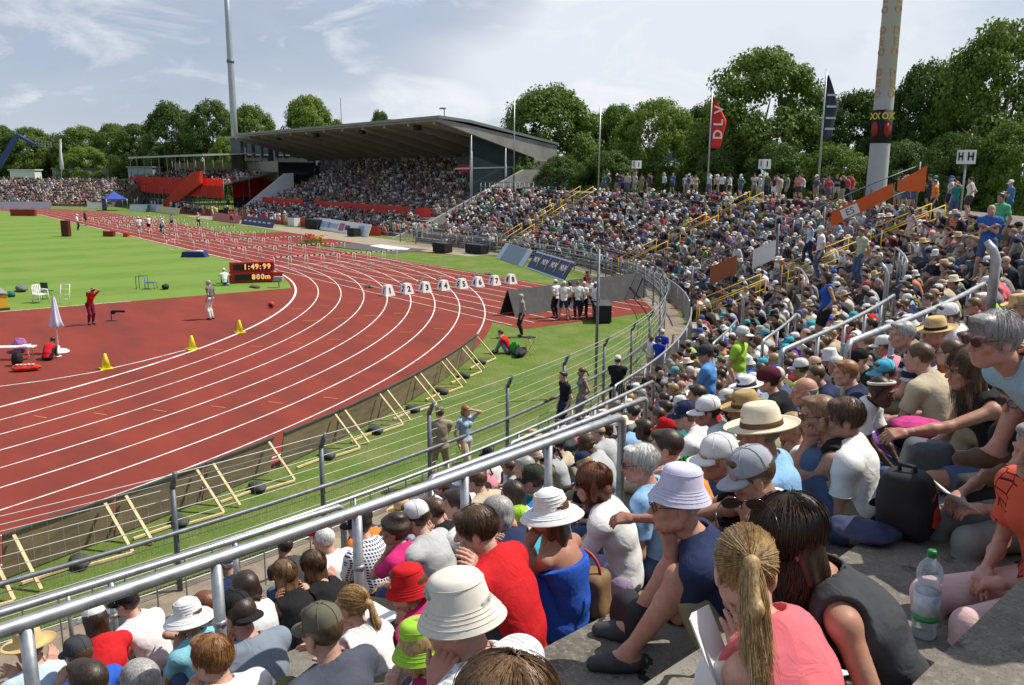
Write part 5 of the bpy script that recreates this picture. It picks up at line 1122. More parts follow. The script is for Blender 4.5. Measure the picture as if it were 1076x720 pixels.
        F.cone(P(0, 0.092, 0.012), P(0, 0.117, -0.026), 0.009*c, 0.0135*c, k=0.012)
        if fine:
            for q in (-1, 1):
                F.ell(P(0.033*q, 0.098, 0.010), V3(0.020, 0.013, 0.013)*c, R, 0.014, sub=True); F.ell(P(0.033*q, 0.078, 0.009), V3(0.014, 0.014, 0.011)*c, R, 0.006)
                F.ell(P(0.011*q, 0.108, -0.030), V3(0.008, 0.010, 0.008)*c, R, 0.006); F.cone(P(0.015*q, 0.091, 0.029), P(0.048*q, 0.080, 0.030), 0.009*c, k=0.014)
                F.ell(P(0.042*q, 0.070, -0.022), V3(0.020, 0.018, 0.018)*c, R, 0.02)
            F.ell(P(0, 0.096, -0.058), V3(0.024, 0.010, 0.007)*c, R, 0.006); F.ell(P(0, 0.093, -0.070), V3(0.020, 0.010, 0.008)*c, R, 0.006)
            F.cone(P(-0.02, 0.106, -0.064), P(0.02, 0.106, -0.064), 0.0022*c, k=0.003, sub=True)
        else: F.ell(P(0, 0.094, -0.062), V3(0.022, 0.010, 0.012)*c, R, 0.01)
    def hairp(s, F, kind, k=0.02, thick=0.0):
        c = s.sc if s.sex != 'c' else s.sc*1.12; H, R = s.head, s.R; P = lambda x, y, z: H+R@V3(x, y, z)*c; th = thick
        big = {'short': 0.010, 'crop': 0.004, 'pony': 0.007, 'long': 0.016, 'bob': 0.022, 'bun': 0.008, 'curly': 0.03, 'bald': 0.003}[kind]+th
        F.ell(P(0, -0.018, 0.034), V3(0.077+big, 0.096+big, 0.088+big)*c, R, k)
        if kind == 'bald': F.cut(P(0, 0, 0.035), R@V3(0, 0, 1))
        if kind == 'short': F.ell(P(0, 0.05, 0.095), V3(0.06, 0.05, 0.03)*c, R, k)
        n = nrm(V3(0, 0.84, -0.55)); F.cut(H+R@(n*(0.020 if kind not in ('long', 'bob') else 0.022)*c), R@n)
        F.cut(P(0, 0, -0.085 if kind in ('short', 'crop', 'bald') else -0.10), R@V3(0, 0, -1))
        dn = nrm(s.R@V3(0, -0.25, -1)*0.6+V3(0, -0.15, -1)*0.6)
        if kind == 'pony':
            F.cone(P(0, -0.105, 0.035), P(0, -0.135, 0.02), 0.016*c, 0.022*c, k=0.015); a = P(0, -0.140, 0.02); b = a+(dn*0.12+R@V3(0, -0.03, 0))*c; F.cone(a, b, 0.017*c, 0.020*c, k=0.02); F.cone(b, b+dn*0.04*c, 0.018*c, 0.006*c, k=0.02)
        if kind == 'long':
            for q in (-0.055, -0.018, 0.018, 0.055): F.cone(P(q*0.9, -0.060, 0.0), P(q*1.0, -0.075, -0.08)+dn*0.17*c, 0.034*c, 0.020*c, k=0.03)
            for q in (-1, 1): F.cone(P(0.068*q, -0.015, 0.02), P(0.075*q, -0.025, -0.12), 0.026*c, 0.022*c, k=0.03)
        if kind == 'bob':
            for q in (-1, 1): F.cone(P(0.070*q, -0.01, 0.02), P(0.072*q, 0.0, -0.085), 0.030*c, 0.022*c, k=0.03)
            F.cone(P(-0.05, -0.075, -0.04), P(0.05, -0.075, -0.04), 0.045*c, k=0.03); F.cone(P(-0.05, -0.07, -0.09), P(0.05, -0.07, -0.09), 0.032*c, k=0.03)
        if kind == 'bun': F.ell(P(0, -0.115, 0.05), V3(0.04, 0.038, 0.042)*c, R, 0.012)
        if kind == 'curly': F.wrinkle(0.008, 3, 60)
    def bounds(s, pad=0.12):
        P = np.array([s.hip, s.head, s.neck, *s.sh, *s.kn, *s.an, *s.el, *s.wr, *[a+s.footdir(i)*0.2 for i, a in enumerate(s.an)], s.hip+V3(-0.2, -0.16, -0.05), s.hip+V3(0.2, 0.1, 0), s.chest-V3(0, 0.14, 0)]); return P.min(0)-pad*s.sc, P.max(0)+pad*s.sc

def b_skin(B, h, fine):
    F = SDF(*B.bounds(), h); B.torso(F, -0.012); B.neckp(F)
    for i in (0, 1):
        B.arm(F, i); B.leg(F, i); B.foot(F, i)
        if not fine: B.hand_rough(F, i)
    if not fine: B.headp(F, False); return F.mesh()
    G = SDF(B.head-0.24*B.sc, B.head+0.20*B.sc, min(h, 0.0046)); B.neckp(G); B.headp(G, True)
    return merge(F.mesh(), G.mesh(), B.hand_mesh(0), B.hand_mesh(1))
def b_top(B, h, kind='tee', loose=0.012, wr=0.004, seed=0, belly=1.0):
    F = SDF(*B.bounds(), h); c = B.sc
    B.torso(F, loose, 0.05, belly)
    F.cut(B.hip+B.PM@V3(0, 0, -0.035)*c, B.PM@V3(0, 0, -1))                       # hem above the seat of the trousers
    if kind in ('tee', 'polo', 'long', 'jacket'):
        for i in (0, 1): B.arm(F, i, {'tee': 0.62, 'polo': 0.66, 'long': 1.97, 'jacket': 1.97}[kind], loose+0.006, 0.03, True)
    if kind == 'tank':
        for i in (0, 1): q = 2*i-1; F.ell(B.sh[i]+B.rt*0.035*q*c, V3(0.075, 0.085, 0.10)*c, B.TM, 0.015, sub=True)
        F.ell(B.neck+B.fw*0.06*c, V3(0.085, 0.09, 0.085)*c, B.TM, 0.02, sub=True)
    if kind == 'strap':
        F.cut(B.chest+B.TM@V3(0, 0, 0.03)*c, B.TM@V3(0, 0, 1))
    if kind != 'strap': F.cone(B.neck-nrm(B.head-B.neck)*0.05*c, B.head, (0.066 if kind != 'tank' else 0.075)*c, 0.075*c, k=0.008, sub=True)
    if wr: F.wrinkle(wr, seed)
    M1 = F.mesh()
    def ring(C0, ax, rad, th, n=18):
        ax = nrm(ax); r_ = nrm(np.cross(ax, V3(0.31, 0.55, 0.77))); f_ = np.cross(ax, r_); G = SDF(C0-rad-0.03, C0+rad+0.03, max(h*0.55, 0.005)); an = np.linspace(0, 2*pi, n, endpoint=False)
        for a0, a1 in zip(an, np.roll(an, -1)): G.cone(C0+(r_*cos(a0)+f_*sin(a0))*rad, C0+(r_*cos(a1)+f_*sin(a1))*rad, th, k=0.003)
        return G.mesh()
    if h < 0.0125 and kind == 'tee':
        M1 = merge(M1, ring(B.neck+nrm(B.head-B.neck)*0.004*c, B.head-B.neck, 0.068*c, 0.0075*c), *[ring(B.sh[i]+(B.el[i]-B.sh[i])*0.60, B.el[i]-B.sh[i], (0.044*(1.0 if B.sex == 'm' else 0.86)*c+loose+0.006), 0.0045) for i in (0, 1)])
    if kind == 'polo' or kind == 'jacket':
        ang = np.linspace(0, 2*pi, 24, endpoint=False); ax = nrm(B.head-B.neck); r_ = V3(1, 0, 0); f_ = nrm(np.cross(ax, r_)); C0 = B.neck+ax*0.018*c
        G = SDF(B.neck-0.14*c, B.neck+0.14*c, max(h*0.7, 0.006))
        for a0, a1 in zip(ang, np.roll(ang, -1)): G.cone(C0+(r_*cos(a0)+f_*sin(a0))*0.064*c, C0+(r_*cos(a1)+f_*sin(a1))*0.064*c, 0.013*c, k=0.005)
        M1 = merge(M1, G.mesh())
    return M1
def b_bottom(B, h, kind='trousers', loose=0.012, wr=0.004, seed=1):
    F = SDF(*B.bounds(), h)
    F.ell(B.hip+B.PM@V3(0, -0.01, 0.0)*B.sc, V3(0.168 if B.sex == 'm' else 0.178, 0.125, 0.115)*B.sc, B.PM, 0.04, infl=loose-0.002)
    F.cut(B.hip+B.PM@V3(0, 0, 0.085)*B.sc, B.PM@V3(0, 0, 1))
    up = {'trousers': 1.96, 'shorts': 0.82, 'knee': 1.06, 'capri': 1.6, 'hot': 0.5}[kind]
    for i in (0, 1): B.leg(F, i, up, loose+0.004, 0.03, True)
    if wr: F.wrinkle(wr, seed, 22)
    return F.mesh()
def b_shoes(B, h):
    lo, hi = B.bounds(); F = SDF(lo, hi, h)
    for i in (0, 1):
        B.foot(F, i, 0.007)
    for i in (0, 1):
        a = B.an[i]; F.cone(a+V3(0, 0, 0.055)*B.sc, a+V3(0, 0, 0.14)*B.sc, 0.09*B.sc, k=0.004, sub=True)
    return F.mesh()
def b_hair(B, h, kind, thick=0.0):
    c = B.sc*(1.12 if B.sex == 'c' else 1); F = SDF(B.head-V3(0.18, 0.30, 0.42)*c, B.head+V3(0.18, 0.22, 0.19)*c, h); B.hairp(F, kind, thick=thick)
    if h < 0.008: F.wrinkle(0.0025, 5, 10)
    return F.mesh()
# --- hats, built round the head -------------------------------------------------------------------------------
def b_hat(kind, n=28):
    m = MB()
    def lt(prof, sx=1.0, sy=1.0, c=(0, -0.015, 0)): m.lathe(prof, n, c, sx=sx, sy=sy)
    if kind == 'cap':
        lt([(0.001, 0.140), (0.04, 0.136), (0.070, 0.118), (0.086, 0.088), (0.091, 0.055), (0.092, 0.032), (0.088, 0.030)], 0.94, 1.13); m.lathe([(0.001, 0.146), (0.009, 0.143), (0.01, 0.138)], 8, (0, -0.015, 0))
        for i in range(6):
            a = pi*i/3+0.52; m.tube([(r*cos(a)*0.94, -0.015+r*sin(a)*1.13, z) for r, z in ((0.004, 0.1415), (0.041, 0.1375), (0.0712, 0.119), (0.0872, 0.0885), (0.0922, 0.055), (0.0932, 0.034))], 0.0016, 5)
        V = []; F = []; k = 14; q = 6
        for i in range(k+1):
            a = radians(28+124*i/k); c, s = cos(a), sin(a)
            for j in range(q+1): r = 0.086+0.075*sin(pi*i/k)**0.6*j/q; V.append((r*c*0.94, -0.015+r*s*1.13, 0.036-0.020*(j/q)**1.2-0.012*abs(c)))
        F = [(i*(q+1)+j, i*(q+1)+j+1, (i+1)*(q+1)+j+1, (i+1)*(q+1)+j) for i in range(k) for j in range(q)]
        m.add(V, F, 0, True); m.add([(x, y, z-0.006) for x, y, z in V], [f[::-1] for f in F], 0, True)
    if kind == 'bucket': lt([(0.001, 0.138), (0.055, 0.136), (0.074, 0.126), (0.083, 0.105), (0.092, 0.045), (0.095, 0.036), (0.118, 0.004), (0.129, -0.018), (0.131, -0.022), (0.126, -0.020), (0.091, 0.032)], 0.96, 1.10)
    if kind == 'bucket':
        for r, z in ((0.0835, 0.108), (0.096, 0.037), (0.104, 0.0255), (0.112, 0.0135), (0.121, -0.001), (0.131, -0.021)): m.tube([(r*cos(a)*0.96, -0.015+r*sin(a)*1.10, z+0.0012) for a in np.linspace(0, 2*pi, 36, endpoint=False)], 0.0013, 4, closed=True)
    if kind == 'sunhat': lt([(0.001, 0.150), (0.045, 0.146), (0.078, 0.122), (0.090, 0.085), (0.094, 0.045), (0.105, 0.030), (0.150, 0.012), (0.172, -0.012), (0.176, -0.016), (0.168, -0.014), (0.094, 0.026)], 0.98, 1.08); [m.tube([(r*cos(a)*0.98, -0.015+r*sin(a)*1.08, z+0.001) for a in np.linspace(0, 2*pi, 36, endpoint=False)], 0.002, 4, closed=True) for r, z in ((0.079, 0.121), (0.086, 0.103), (0.0905, 0.084), (0.0930, 0.064), (0.0955, 0.044), (0.118, 0.025), (0.132, 0.019), (0.150, 0.012))]
    if kind == 'fedora':
        lt([(0.001, 0.152), (0.045, 0.155), (0.072, 0.150), (0.085, 0.120), (0.094, 0.050), (0.097, 0.040), (0.130, 0.034), (0.168, 0.042), (0.172, 0.047), (0.167, 0.038), (0.130, 0.028), (0.094, 0.032)], 0.96, 1.10)
    if kind == 'helmet': lt([(0.001, 0.165), (0.06, 0.155), (0.095, 0.115), (0.104, 0.065), (0.100, 0.035), (0.090, 0.03)], 0.95, 1.25)
    if kind == 'visor':
        lt([(0.091, 0.060), (0.094, 0.058), (0.094, 0.034), (0.090, 0.032)], 0.94, 1.13); return merge_visor(m)
    if kind == 'band':
        m.tube([(0.09*cos(a)*0.95, -0.015+0.09*sin(a)*1.12, 0.075+0.03*sin(a)) for a in np.linspace(0, 2*pi, 30)], 0.013, 6)
    if kind == 'capback':
        mm_ = b_hat('cap'); return mm_
    return m
def merge_visor(m):
    c = b_hat('cap'); return c
HATMESH = {}
def hat_mesh(kind):
    if kind not in HATMESH:
        HATMESH[kind] = b_hat(kind).mesh('hat', M_HATM)
    return HATMESH[kind]
def hat_band_mesh(kind):
    kk = kind+'_band'
    if kk not in HATMESH:
        m = MB(); m.lathe([(0.0935, 0.042), (0.0975, 0.043), (0.094, 0.068), (0.090, 0.069)], 28, (0, -0.015, 0), sx=0.965, sy=1.105); HATMESH[kk] = m.mesh('hat_band', M_HATM)
    return HATMESH[kk]
def glasses_mesh(dark=True):
    kk = 'glasses%d' % dark
    if kk not in HATMESH:
        m = MB()
        for q in (-1, 1):
            ring = [(q*0.034+0.026*cos(a), 0.112-0.006*abs(q*0.034+0.026*cos(a))/0.06, 0.008+0.019*sin(a)) for a in np.linspace(0, 2*pi, 16, endpoint=False)]
            m.tube(ring, 0.0024, 5, closed=True)
            if dark: m.poly(ring)
            m.tube([(q*0.060, 0.106, 0.014), (q*0.080, 0.06, 0.016), (q*0.084, 0.0, 0.014)], 0.0022, 5)
        m.tube([(-0.010, 0.114, 0.013), (0.010, 0.114, 0.013)], 0.0022, 5); HATMESH[kk] = m.mesh('glasses', mat('glasses_dark', (0.012, 0.011, 0.012), 0.18, spec=0.7))
    return HATMESH[kk]
def eyes_mesh():
    if 'eyes' not in HATMESH:
        m = MB()
        for q in (-1, 1):
            for r, y, mi in ((0.0105, 0.083, 0), (0.0058, 0.0905, 1)):
                n = 10; pr = [(r*sin(a), r*cos(a)) for a in np.linspace(0.01, pi-0.01, 7)]; m.lathe(pr, n, (q*0.033, y-(0.0 if mi == 0 else 0.002), 0.0095), mi)
        HATMESH['eyes'] = m.mesh('eyes', [mat('eye_white', (0.65, 0.62, 0.6), 0.3), mat('eye_dark', (0.03, 0.02, 0.015), 0.2)])
    return HATMESH['eyes']
def head_matrix(B, off=(0, 0, 0), pitch=0.0, scale=1.0, yaw=0.0):
    c = B.sc*(1.12 if B.sex == 'c' else 1.0)*scale; R = B.R@rot(yaw, pitch); M = Matrix(((*[float(x) for x in R[0]], 0), (*[float(x) for x in R[1]], 0), (*[float(x) for x in R[2]], 0), (0, 0, 0, 1)))
    p = B.head+B.R@V3(*off)*c; return Matrix.Translation(Vector(p))@M@Matrix.Scale(c, 4)
def colr(o, c):
    o.color = (*c, 1.0); return o
# --- strands of hair for the heads close to the camera ---------------------------------------------------------
def strands(B, kind, n, seed, length=0.25, r=0.0012, curl=0.0, tie=None):
    g = np.random.default_rng(seed); c = B.sc*(1.12 if B.sex == 'c' else 1); ct = V3(0, -0.018, 0.034); Rr = V3(0.089, 0.108, 0.100) if kind != 'pony' else V3(0.086, 0.105, 0.097)
    if kind == 'long': Rr = V3(0.096, 0.115, 0.106)
    d = g.normal(size=(n*3, 3)); d /= np.linalg.norm(d, axis=1)[:, None]; nn = nrm(V3(0, 0.84, -0.55)); p = ct+d*Rr
    d = d[(p@nn < 0.022) & (p[:, 2] > -0.055)][:n]; n = len(d); K = 24 if kind == 'pony' else 15; out = np.zeros((K, n, 3)); step = length/K
    lift = 1+np.abs(g.normal(size=n))*0.028+(g.uniform(size=n) < 0.05)*g.uniform(0, 0.10, n); p = ct+d*Rr*lift[:, None]; jit = g.normal(size=(n, 3))*0.25; tp = V3(0, -0.128, 0.03); crownp = V3(0.01, -0.05, 0.13)
    dnt = B.R.T@nrm(B.R@V3(0, -0.25, -1)*0.6+V3(0, -0.15, -1)*0.6); dnw = B.R.T@V3(0, -0.05, -1.0); fr = np.zeros(n, bool); tail = g.normal(size=(n, 3))*0.013; alive = np.zeros(n)
    for i in range(K):
        out[i] = p
        if kind == 'pony':
            v = tp-p; dist = np.linalg.norm(v, axis=1); fr |= dist < 0.022; v = v/dist[:, None]+jit*0.15
            v[fr] = dnt+V3(0, -1.0, 0.1)*np.clip(0.8-alive[fr, None]*0.3, 0.0, 1)+jit[fr]*0.20+tail[fr]*9*np.clip(1-alive[fr, None]*0.12, -0.5, 1); alive[fr] += 1; st = np.where(fr, 0.0155, np.minimum(dist*0.6+0.008, 0.03))
        else:
            v = p-crownp; v[:, 2] -= 0.03; v /= np.linalg.norm(v, axis=1)[:, None]+1e-6; v = v+jit*(0.5 if kind == 'short' else 0.22)+dnw*(0.55 if kind == 'long' else 0.1); st = np.full(n, step)
            if kind == 'long': fr |= (p[:, 2] < -0.035); v[fr] = dnw+jit[fr]*0.15+V3(0, 0, 0)
        v /= np.linalg.norm(v, axis=1)[:, None]+1e-6; p = p+v*st[:, None]
        q = (p-ct)/Rr; L_ = np.linalg.norm(q, axis=1); on = ~fr; tgt = lift+0.012*np.sin(7*jit[:, 0]*10+i*0.6)+(0.05*i/K if kind == 'short' else 0.012*i/K); p[on] = ct+(q[on]/L_[on, None]*tgt[on, None])*Rr
        if kind == 'long' and curl: p[fr] += curl*np.sin(i*0.9+jit[fr]*20)*0.006
    W = B.head+(out*c)@B.R.T; T = np.gradient(W, axis=0); T /= np.linalg.norm(T, axis=2)[..., None]+1e-9; X = np.cross(T, V3(0.3, 0.5, 0.81)); X /= np.linalg.norm(X, axis=2)[..., None]+1e-9; Y = np.cross(T, X)
    rad = (r*np.linspace(1.0, 0.35, K))[:, None, None]*c; Q = np.stack([W+(X*cos(a)+Y*sin(a))*rad for a in (0, 2.09, 4.19)], 2)   # K,n,3,3
    idx = np.arange(K*n*3).reshape(K, n, 3); F = np.stack([idx[:-1], np.roll(idx[:-1], -1, 2), np.roll(idx[1:], -1, 2), idx[1:]], -1).reshape(-1, 4)
    return Q.reshape(-1, 3), F
# ------------------------------------------------------------------ the people near the camera, one by one
PEOPLE_XY = []
PATS = {'stripe_white': lambda: pattern_material('cloth_stripe', 'stripe', (0.72, 0.72, 0.72), 26.0), 'check': lambda: pattern_material('cloth_check', 'check', (0.72, 0.73, 0.76), 42.0),
        'pinstripe': lambda: pattern_material('cloth_wide_stripe', 'stripe', (0.66, 0.66, 0.68), 11.0), 'print': lambda: pattern_material('cloth_print', 'print', (0.13, 0.012, 0.03), 16.0), 'camo': lambda: pattern_material('cloth_blotch', 'check', (0.10, 0.10, 0.07), 18.0), 'tartan': lambda: pattern_material('cloth_tartan', 'check', (0.30, 0.32, 0.30), 17.0)}
PM = {}
def pat(k):
    if k not in PM: PM[k] = PATS[k]()
    return PM[k]
def part(nm, VF, m, parent, color, smooth=True):
    if len(VF[0]) == 0: return None
    return colr(link(nm, np_mesh(nm, VF[0], VF[1], m, smooth), parent), color)
def dress(B, root, h, sp, fine):
    """hangs clothes, hair, hat and glasses on a body object"""
    top, tc_ = sp.get('top', 'tee'), sp.get('tc', 'white'); bot, bc = sp.get('bot', 'trousers'), sp.get('bc', 'denim')
    C = lambda c: COLS[c] if isinstance(c, str) else c
    hc = max(h, 0.009) if fine else h
    if top != 'none': part('dress_top' if top == 'strap' else ('shirt' if top != 'tank' else 'vest'), b_top(B, hc, top, sp.get('loose', 0.013), 0.0065 if fine else 0.0, sp.get('seed', 0), sp.get('belly', 1.0)), pat(sp['pat']) if 'pat' in sp else M_CLOTH, root, C(tc_))
    if bot != 'none': part({'trousers': 'trousers', 'capri': 'trousers'}.get(bot, 'shorts'), b_bottom(B, hc, bot, 0.012, 0.0028 if fine else 0.0, sp.get('seed', 0)+1), pat(sp['bpat']) if 'bpat' in sp else M_CLOTH, root, C(bc))
    if sp.get('shoes', True): part('shoes', b_shoes(B, max(h, 0.010)), M_SHOE, root, C(sp.get('shc', 'charcoal')))
    hk = sp.get('hair', 'short'); hcol = HAIRC[sp.get('hc', 'brown')]
    hr = part('hair', b_hair(B, 0.0055 if fine else h, hk, -0.006 if sp.get('strands', 0) > 1500 and hk != 'pony' else 0.0), M_HAIR, root, hcol)
    if sp.get('strands') and hr is not None:
        V, F = strands(B, {'short': 'short', 'crop': 'short', 'bun': 'pony', 'bob': 'long', 'curly': 'long'}.get(hk, hk), sp['strands'], sp.get('seed', 0)+9, sp.get('slen', {'short': 0.13, 'long': 0.40, 'bob': 0.26}.get(hk, 0.25)), curl=sp.get('curl', 0))
        o = part('hair_strands', (V, F), M_HAIR, root, hcol, False); o.parent = hr
    if 'hat' in sp:
        k = sp['hat']; o = link('hat' if k != 'cap' else 'cap', hat_mesh('cap' if k == 'capback' else k), root); o.matrix_local = head_matrix(B, (0, 0, sp.get('hz', 0.0)), sp.get('hp', 0.05), sp.get('hs', 1.04), pi if k == 'capback' else 0.0); colr(o, C(sp.get('hatc', 'white')))
        if k in ('fedora', 'bucket') and sp.get('bandc'): b = link('hat_band', hat_band_mesh(k), o); colr(b, C(sp['bandc']))
    if sp.get('band'): o = link('headband', hat_mesh('band'), root); o.matrix_local = head_matrix(B); colr(o, C(sp['band']))
    if sp.get('gl'):
        up_ = sp['gl'] == 'up'; o = link('glasses', glasses_mesh(sp['gl'] != 'clear'), root); o.matrix_local = head_matrix(B, (0, -0.035, 0.105) if up_ else (0, 0, 0), -0.75 if up_ else 0.0, 1.06 if up_ else 1.0)
    if fine and sp.get('eyes'): o = link('eyes', eyes_mesh(), root); o.matrix_local = head_matrix(B)
def solve_seat(u, v, dg, sc, ktop=14):
    best = None
    for D in dg*np.linspace(0.86, 1.16, 61):
        P = atdepth(u, v, D); r0 = hypot(P[0]-SX, P[1]-SY)
        for k in range(1, ktop+1):
            hh = (P[2]-RISE*k)/sc
            if not 0.56 < hh < 0.80: continue
            fy = sqrt(max(0.68**2-(hh-0.1)**2, 0))*sc; e = r0+fy*0.9-tread_r(k); viol = max(0, 0.12-e)+max(0, e-0.74)
            c = abs(hh-0.735)/0.05+viol/0.05+abs(math.log(D/dg))*9
            if best is None or c < best[0]: best = (c, D, k, hh, e, P)
    return best
def near(label, u, v, dg, body=25, face=None, sex='m', sc=None, h=0.0085, fine=True, k=None, hh=None, **sp):
    """seated figure whose head centre falls on pixel (u, v) about dg metres deep; body/face are world headings in degrees"""
    sc = sc or {'m': 1.0, 'f': 0.93, 'c': 0.74}[sex]
    if k is None:
        b = solve_seat(u, v, dg, sc)
        if b is None: print('no seat', label); return None
        _, D, k, hh, e, P = b
    else:
        P = atdepth(u, v, dg); hh = (P[2]-RISE*k)/sc; hh = min(max(hh, 0.50), 0.80); e = 0.4
    face = body+12 if face is None else face
    legs = sp.get('legs') or ('low' if e < 0.40 else ('same' if e > 0.56 else 'hug'))
    B = Body('sit', sex, sc, hh*sc, sp.get('side', 0.0), radians(face-body), sp.get('hp_', 0.12), sp.get('roll', 0.0), legs, sp.get('arms', ('knee', 'knee')), sp.get('twist', 0.0), sp.get('fwd'))
    phi = radians(body-90); c, s = cos(phi), sin(phi); hx, hy = B.head[0], B.head[1]
    loc = (P[0]-(hx*c-hy*s), P[1]-(hx*s+hy*c), RISE*k)
    root = link('person', np_mesh('person', *b_skin(B, max(h, 0.0085) if fine else h, fine), M_SKINF), None, loc); root.rotation_euler = (0, 0, phi); colr(root, SKINC[sp.get('skin', 'fair')])
    tag(root, label, 'person', 'spectators on the terrace'); dress(B, root, h, sp, fine); PEOPLE_XY.append((loc[0], loc[1])); PEOPLE_XY.append((P[0], P[1]))
    root['_k'] = k
    return root, B
def wpt(root, p):
    """point in a figure's own frame to world"""
    a = root.rotation_euler.z; return Vector((root.location.x+p[0]*cos(a)-p[1]*sin(a), root.location.y+p[0]*sin(a)+p[1]*cos(a), root.location.z+p[2]))
Q = {}
def N_(key, *a, **k): Q[key] = near(*a, **k)
# closest
N_('pink', 'woman in salmon pink vest with blond ponytail and sunglasses pushed up, at bottom centre right', 783, 600, 2.3, 8, -46, 'f', hair='pony', hc='blond', gl='up', top='tank', tc='salmon', bot='trousers', bc='white', arms=('book', 'lap'), strands=3600, skin='fair', seed=3, hp_=0.45, slen=0.3)
N_('greytank', 'woman in charcoal sleeveless top with tousled dark brown hair, hand behind her neck', 826, 548, 2.42, 46, 60, 'f', fwd=0.40, legs='low', k=12, hair='long', hc='dark brown', top='tank', tc='charcoal', bot='knee', bc='pale grey', arms=('book', 'cheek'), strands=3600, skin='tan', seed=5, slen=0.36, curl=1.0, hp_=0.25)
N_('crown', 'person with highlighted brown hair cut off by the lower picture edge', 528, 752, 1.50, 15, 30, 'f', hair='long', hc='light brown', top='tee', tc='white', pat='pinstripe', bot='trousers', bc='denim', strands=3600, seed=7, slen=0.36)
N_('bucket', 'older man in cream bucket hat and pale checked shirt at the bottom', 480, 648, 2.95, 14, 44, 'm', hair='short', hc='grey', hat='bucket', hatc=(0.70, 0.66, 0.58), top='polo', tc='pale grey', pat='check', bot='trousers', bc='khaki', seed=11, skin='ruddy', hs=1.02, hz=0.012)
N_('lav', 'man in lavender bucket hat, glasses and navy tee hugging his knees', 711, 530, 3.7, 42, 58, 'm', hair='crop', hc='grey', hat='bucket', hatc=(0.58, 0.56, 0.70), top='tee', tc='navy', bot='shorts', bc='khaki', arms=('clasp', 'clasp'), gl='clear', skin='ruddy', seed=12, hs=0.96, hz=0.05, hp=-0.08, hp_=0.02, eyes=True)
N_('greycap', 'man in light grey baseball cap leaning forward behind the lavender hat', 790, 500, 3.9, 34, 50, 'm', hair='short', hc='brown', hat='cap', hatc=(0.36, 0.38, 0.42), top='tee', tc='white', bot='shorts', bc='charcoal', arms=('knee', 'knee'), skin='tan', seed=13, hp_=0.4)
N_('fedora', 'man in broad cream hat with brown band and sky blue shirt', 798, 455, 4.9, 20, 36, 'm', hair='short', hc='light brown', hat='fedora', hatc='cream', bandc='brown', top='polo', tc='sky blue', bot='trousers', bc='khaki', fwd=0.1, hs=1.10, seed=14, skin='tan')
N_('redtee', 'young man in red tee with short brown hair bending forward', 500, 557, 4.6, 22, 48, 'm', hair='short', hc='brown', top='tee', tc='red', bot='shorts', bc='charcoal', arms=('knee', 'clasp'), hp_=0.30, seed=15, strands=700, loose=0.016)
N_('auburn', 'woman with shoulder length auburn hair, sunglasses and white tee', 622, 508, 4.9, 34, 52, 'f', hair='bob', hc='auburn', gl='dark', top='tee', tc='white', bot='trousers', bc='lilac', arms=('knee', 'clasp'), fwd=0.2, seed=16, strands=2200, slen=0.3)
N_('polo2', 'grey haired man in glasses and sky blue polo beside the orange shirt', 672, 487, 5.0, 30, 52, 'm', hair='short', hc='white', gl='dark', top='polo', tc='sky blue', bot='trousers', bc='denim', skin='ruddy', arms=('lap', 'lap'), fwd=0.12, seed=17, belly=1.25, strands=700)
N_('wcap', 'woman in white baseball cap holding up a green fan', 754, 482, 4.8, 30, 55, 'f', hair='pony', hc='blond', hat='cap', hatc='white', top='tank', tc='black', bot='shorts', bc='denim', arms=('point', 'knee'), seed=18, skin='tan')
N_('crochet', 'bare shouldered woman in white crocheted sun hat beside the auburn haired woman', 577, 540, 5.1, 18, 30, 'f', hair='long', hc='brown', hat='sunhat', hatc=(0.78, 0.78, 0.77), top='strap', tc='royal blue', bot='shorts', bc='royal blue', skin='tan', fwd=0.1, seed=19)
N_('whitetee2', 'young man with cropped brown hair and crumpled white tee at right of centre', 886, 440, 5.0, 24, 40, 'm', hair='short', hc='brown', gl='clear', top='tee', tc='white', bot='trousers', bc='denim', seed=20, skin='tan', strands=800, loose=0.02, fwd=0.05, arms=('lap', 'lap'))
N_('shades', 'man in wraparound sunglasses resting his chin on his fist', 860, 437, 5.5, 28, 44, 'm', hair='short', hc='light brown', gl='dark', top='tank', tc='black', bot='shorts', bc='khaki', arms=('chin', 'chin'), skin='tan', seed=21)
N_('updo', 'woman with blond pinned up hair left of the man in sunglasses', 831, 449, 6.0, 20, 32, 'f', hair='bun', hc='blond', top='tank', tc='white', bot='trousers', bc='denim', skin='tan', seed=22)
N_('bluepolo', 'grey haired man in pale blue polo and checked shorts, forearms on his knees', 1043, 357, 3.75, 52, 62, 'm', k=13, hair='short', hc='grey', gl='dark', top='polo', tc=(0.30, 0.47, 0.56), bot='shorts', bc='charcoal', bpat='tartan', arms=('clasp', 'knee'), skin='ruddy', seed=23, strands=900, shc='brown')
N_('edge', 'blond woman in sunglasses reading a white leaflet at the right edge', 1074, 420, 3.95, 58, 74, 'f', k=12, legs='low', hair='short', hc='blond', gl='dark', top='tee', tc='black', bot='trousers', bc=(0.22, 0.23, 0.22), arms=('book', 'book'), skin='ruddy', seed=24, strands=600)
N_('orange', 'woman in coral printed tunic and pale pink trousers at the right edge', 1096, 445, 3.2, 60, 72, 'f', k=12, fwd=0.10, legs='low', hair='short', hc='grey', top='tee', tc=(0.66, 0.11, 0.055), pat='print', bot='trousers', bc=(0.70, 0.48, 0.47), arms=('lap', 'lap'), seed=25, skin='ruddy', loose=0.02)
N_('lying', 'girl with wavy brown hair stretching an arm forward beside the pale blue polo', 1014, 388, 4.8, 48, 60, 'f', hair='long', hc='brown', top='tank', tc='black', bot='shorts', bc='denim', arms=('point', 'knee'), skin='tan', seed=26, strands=600)
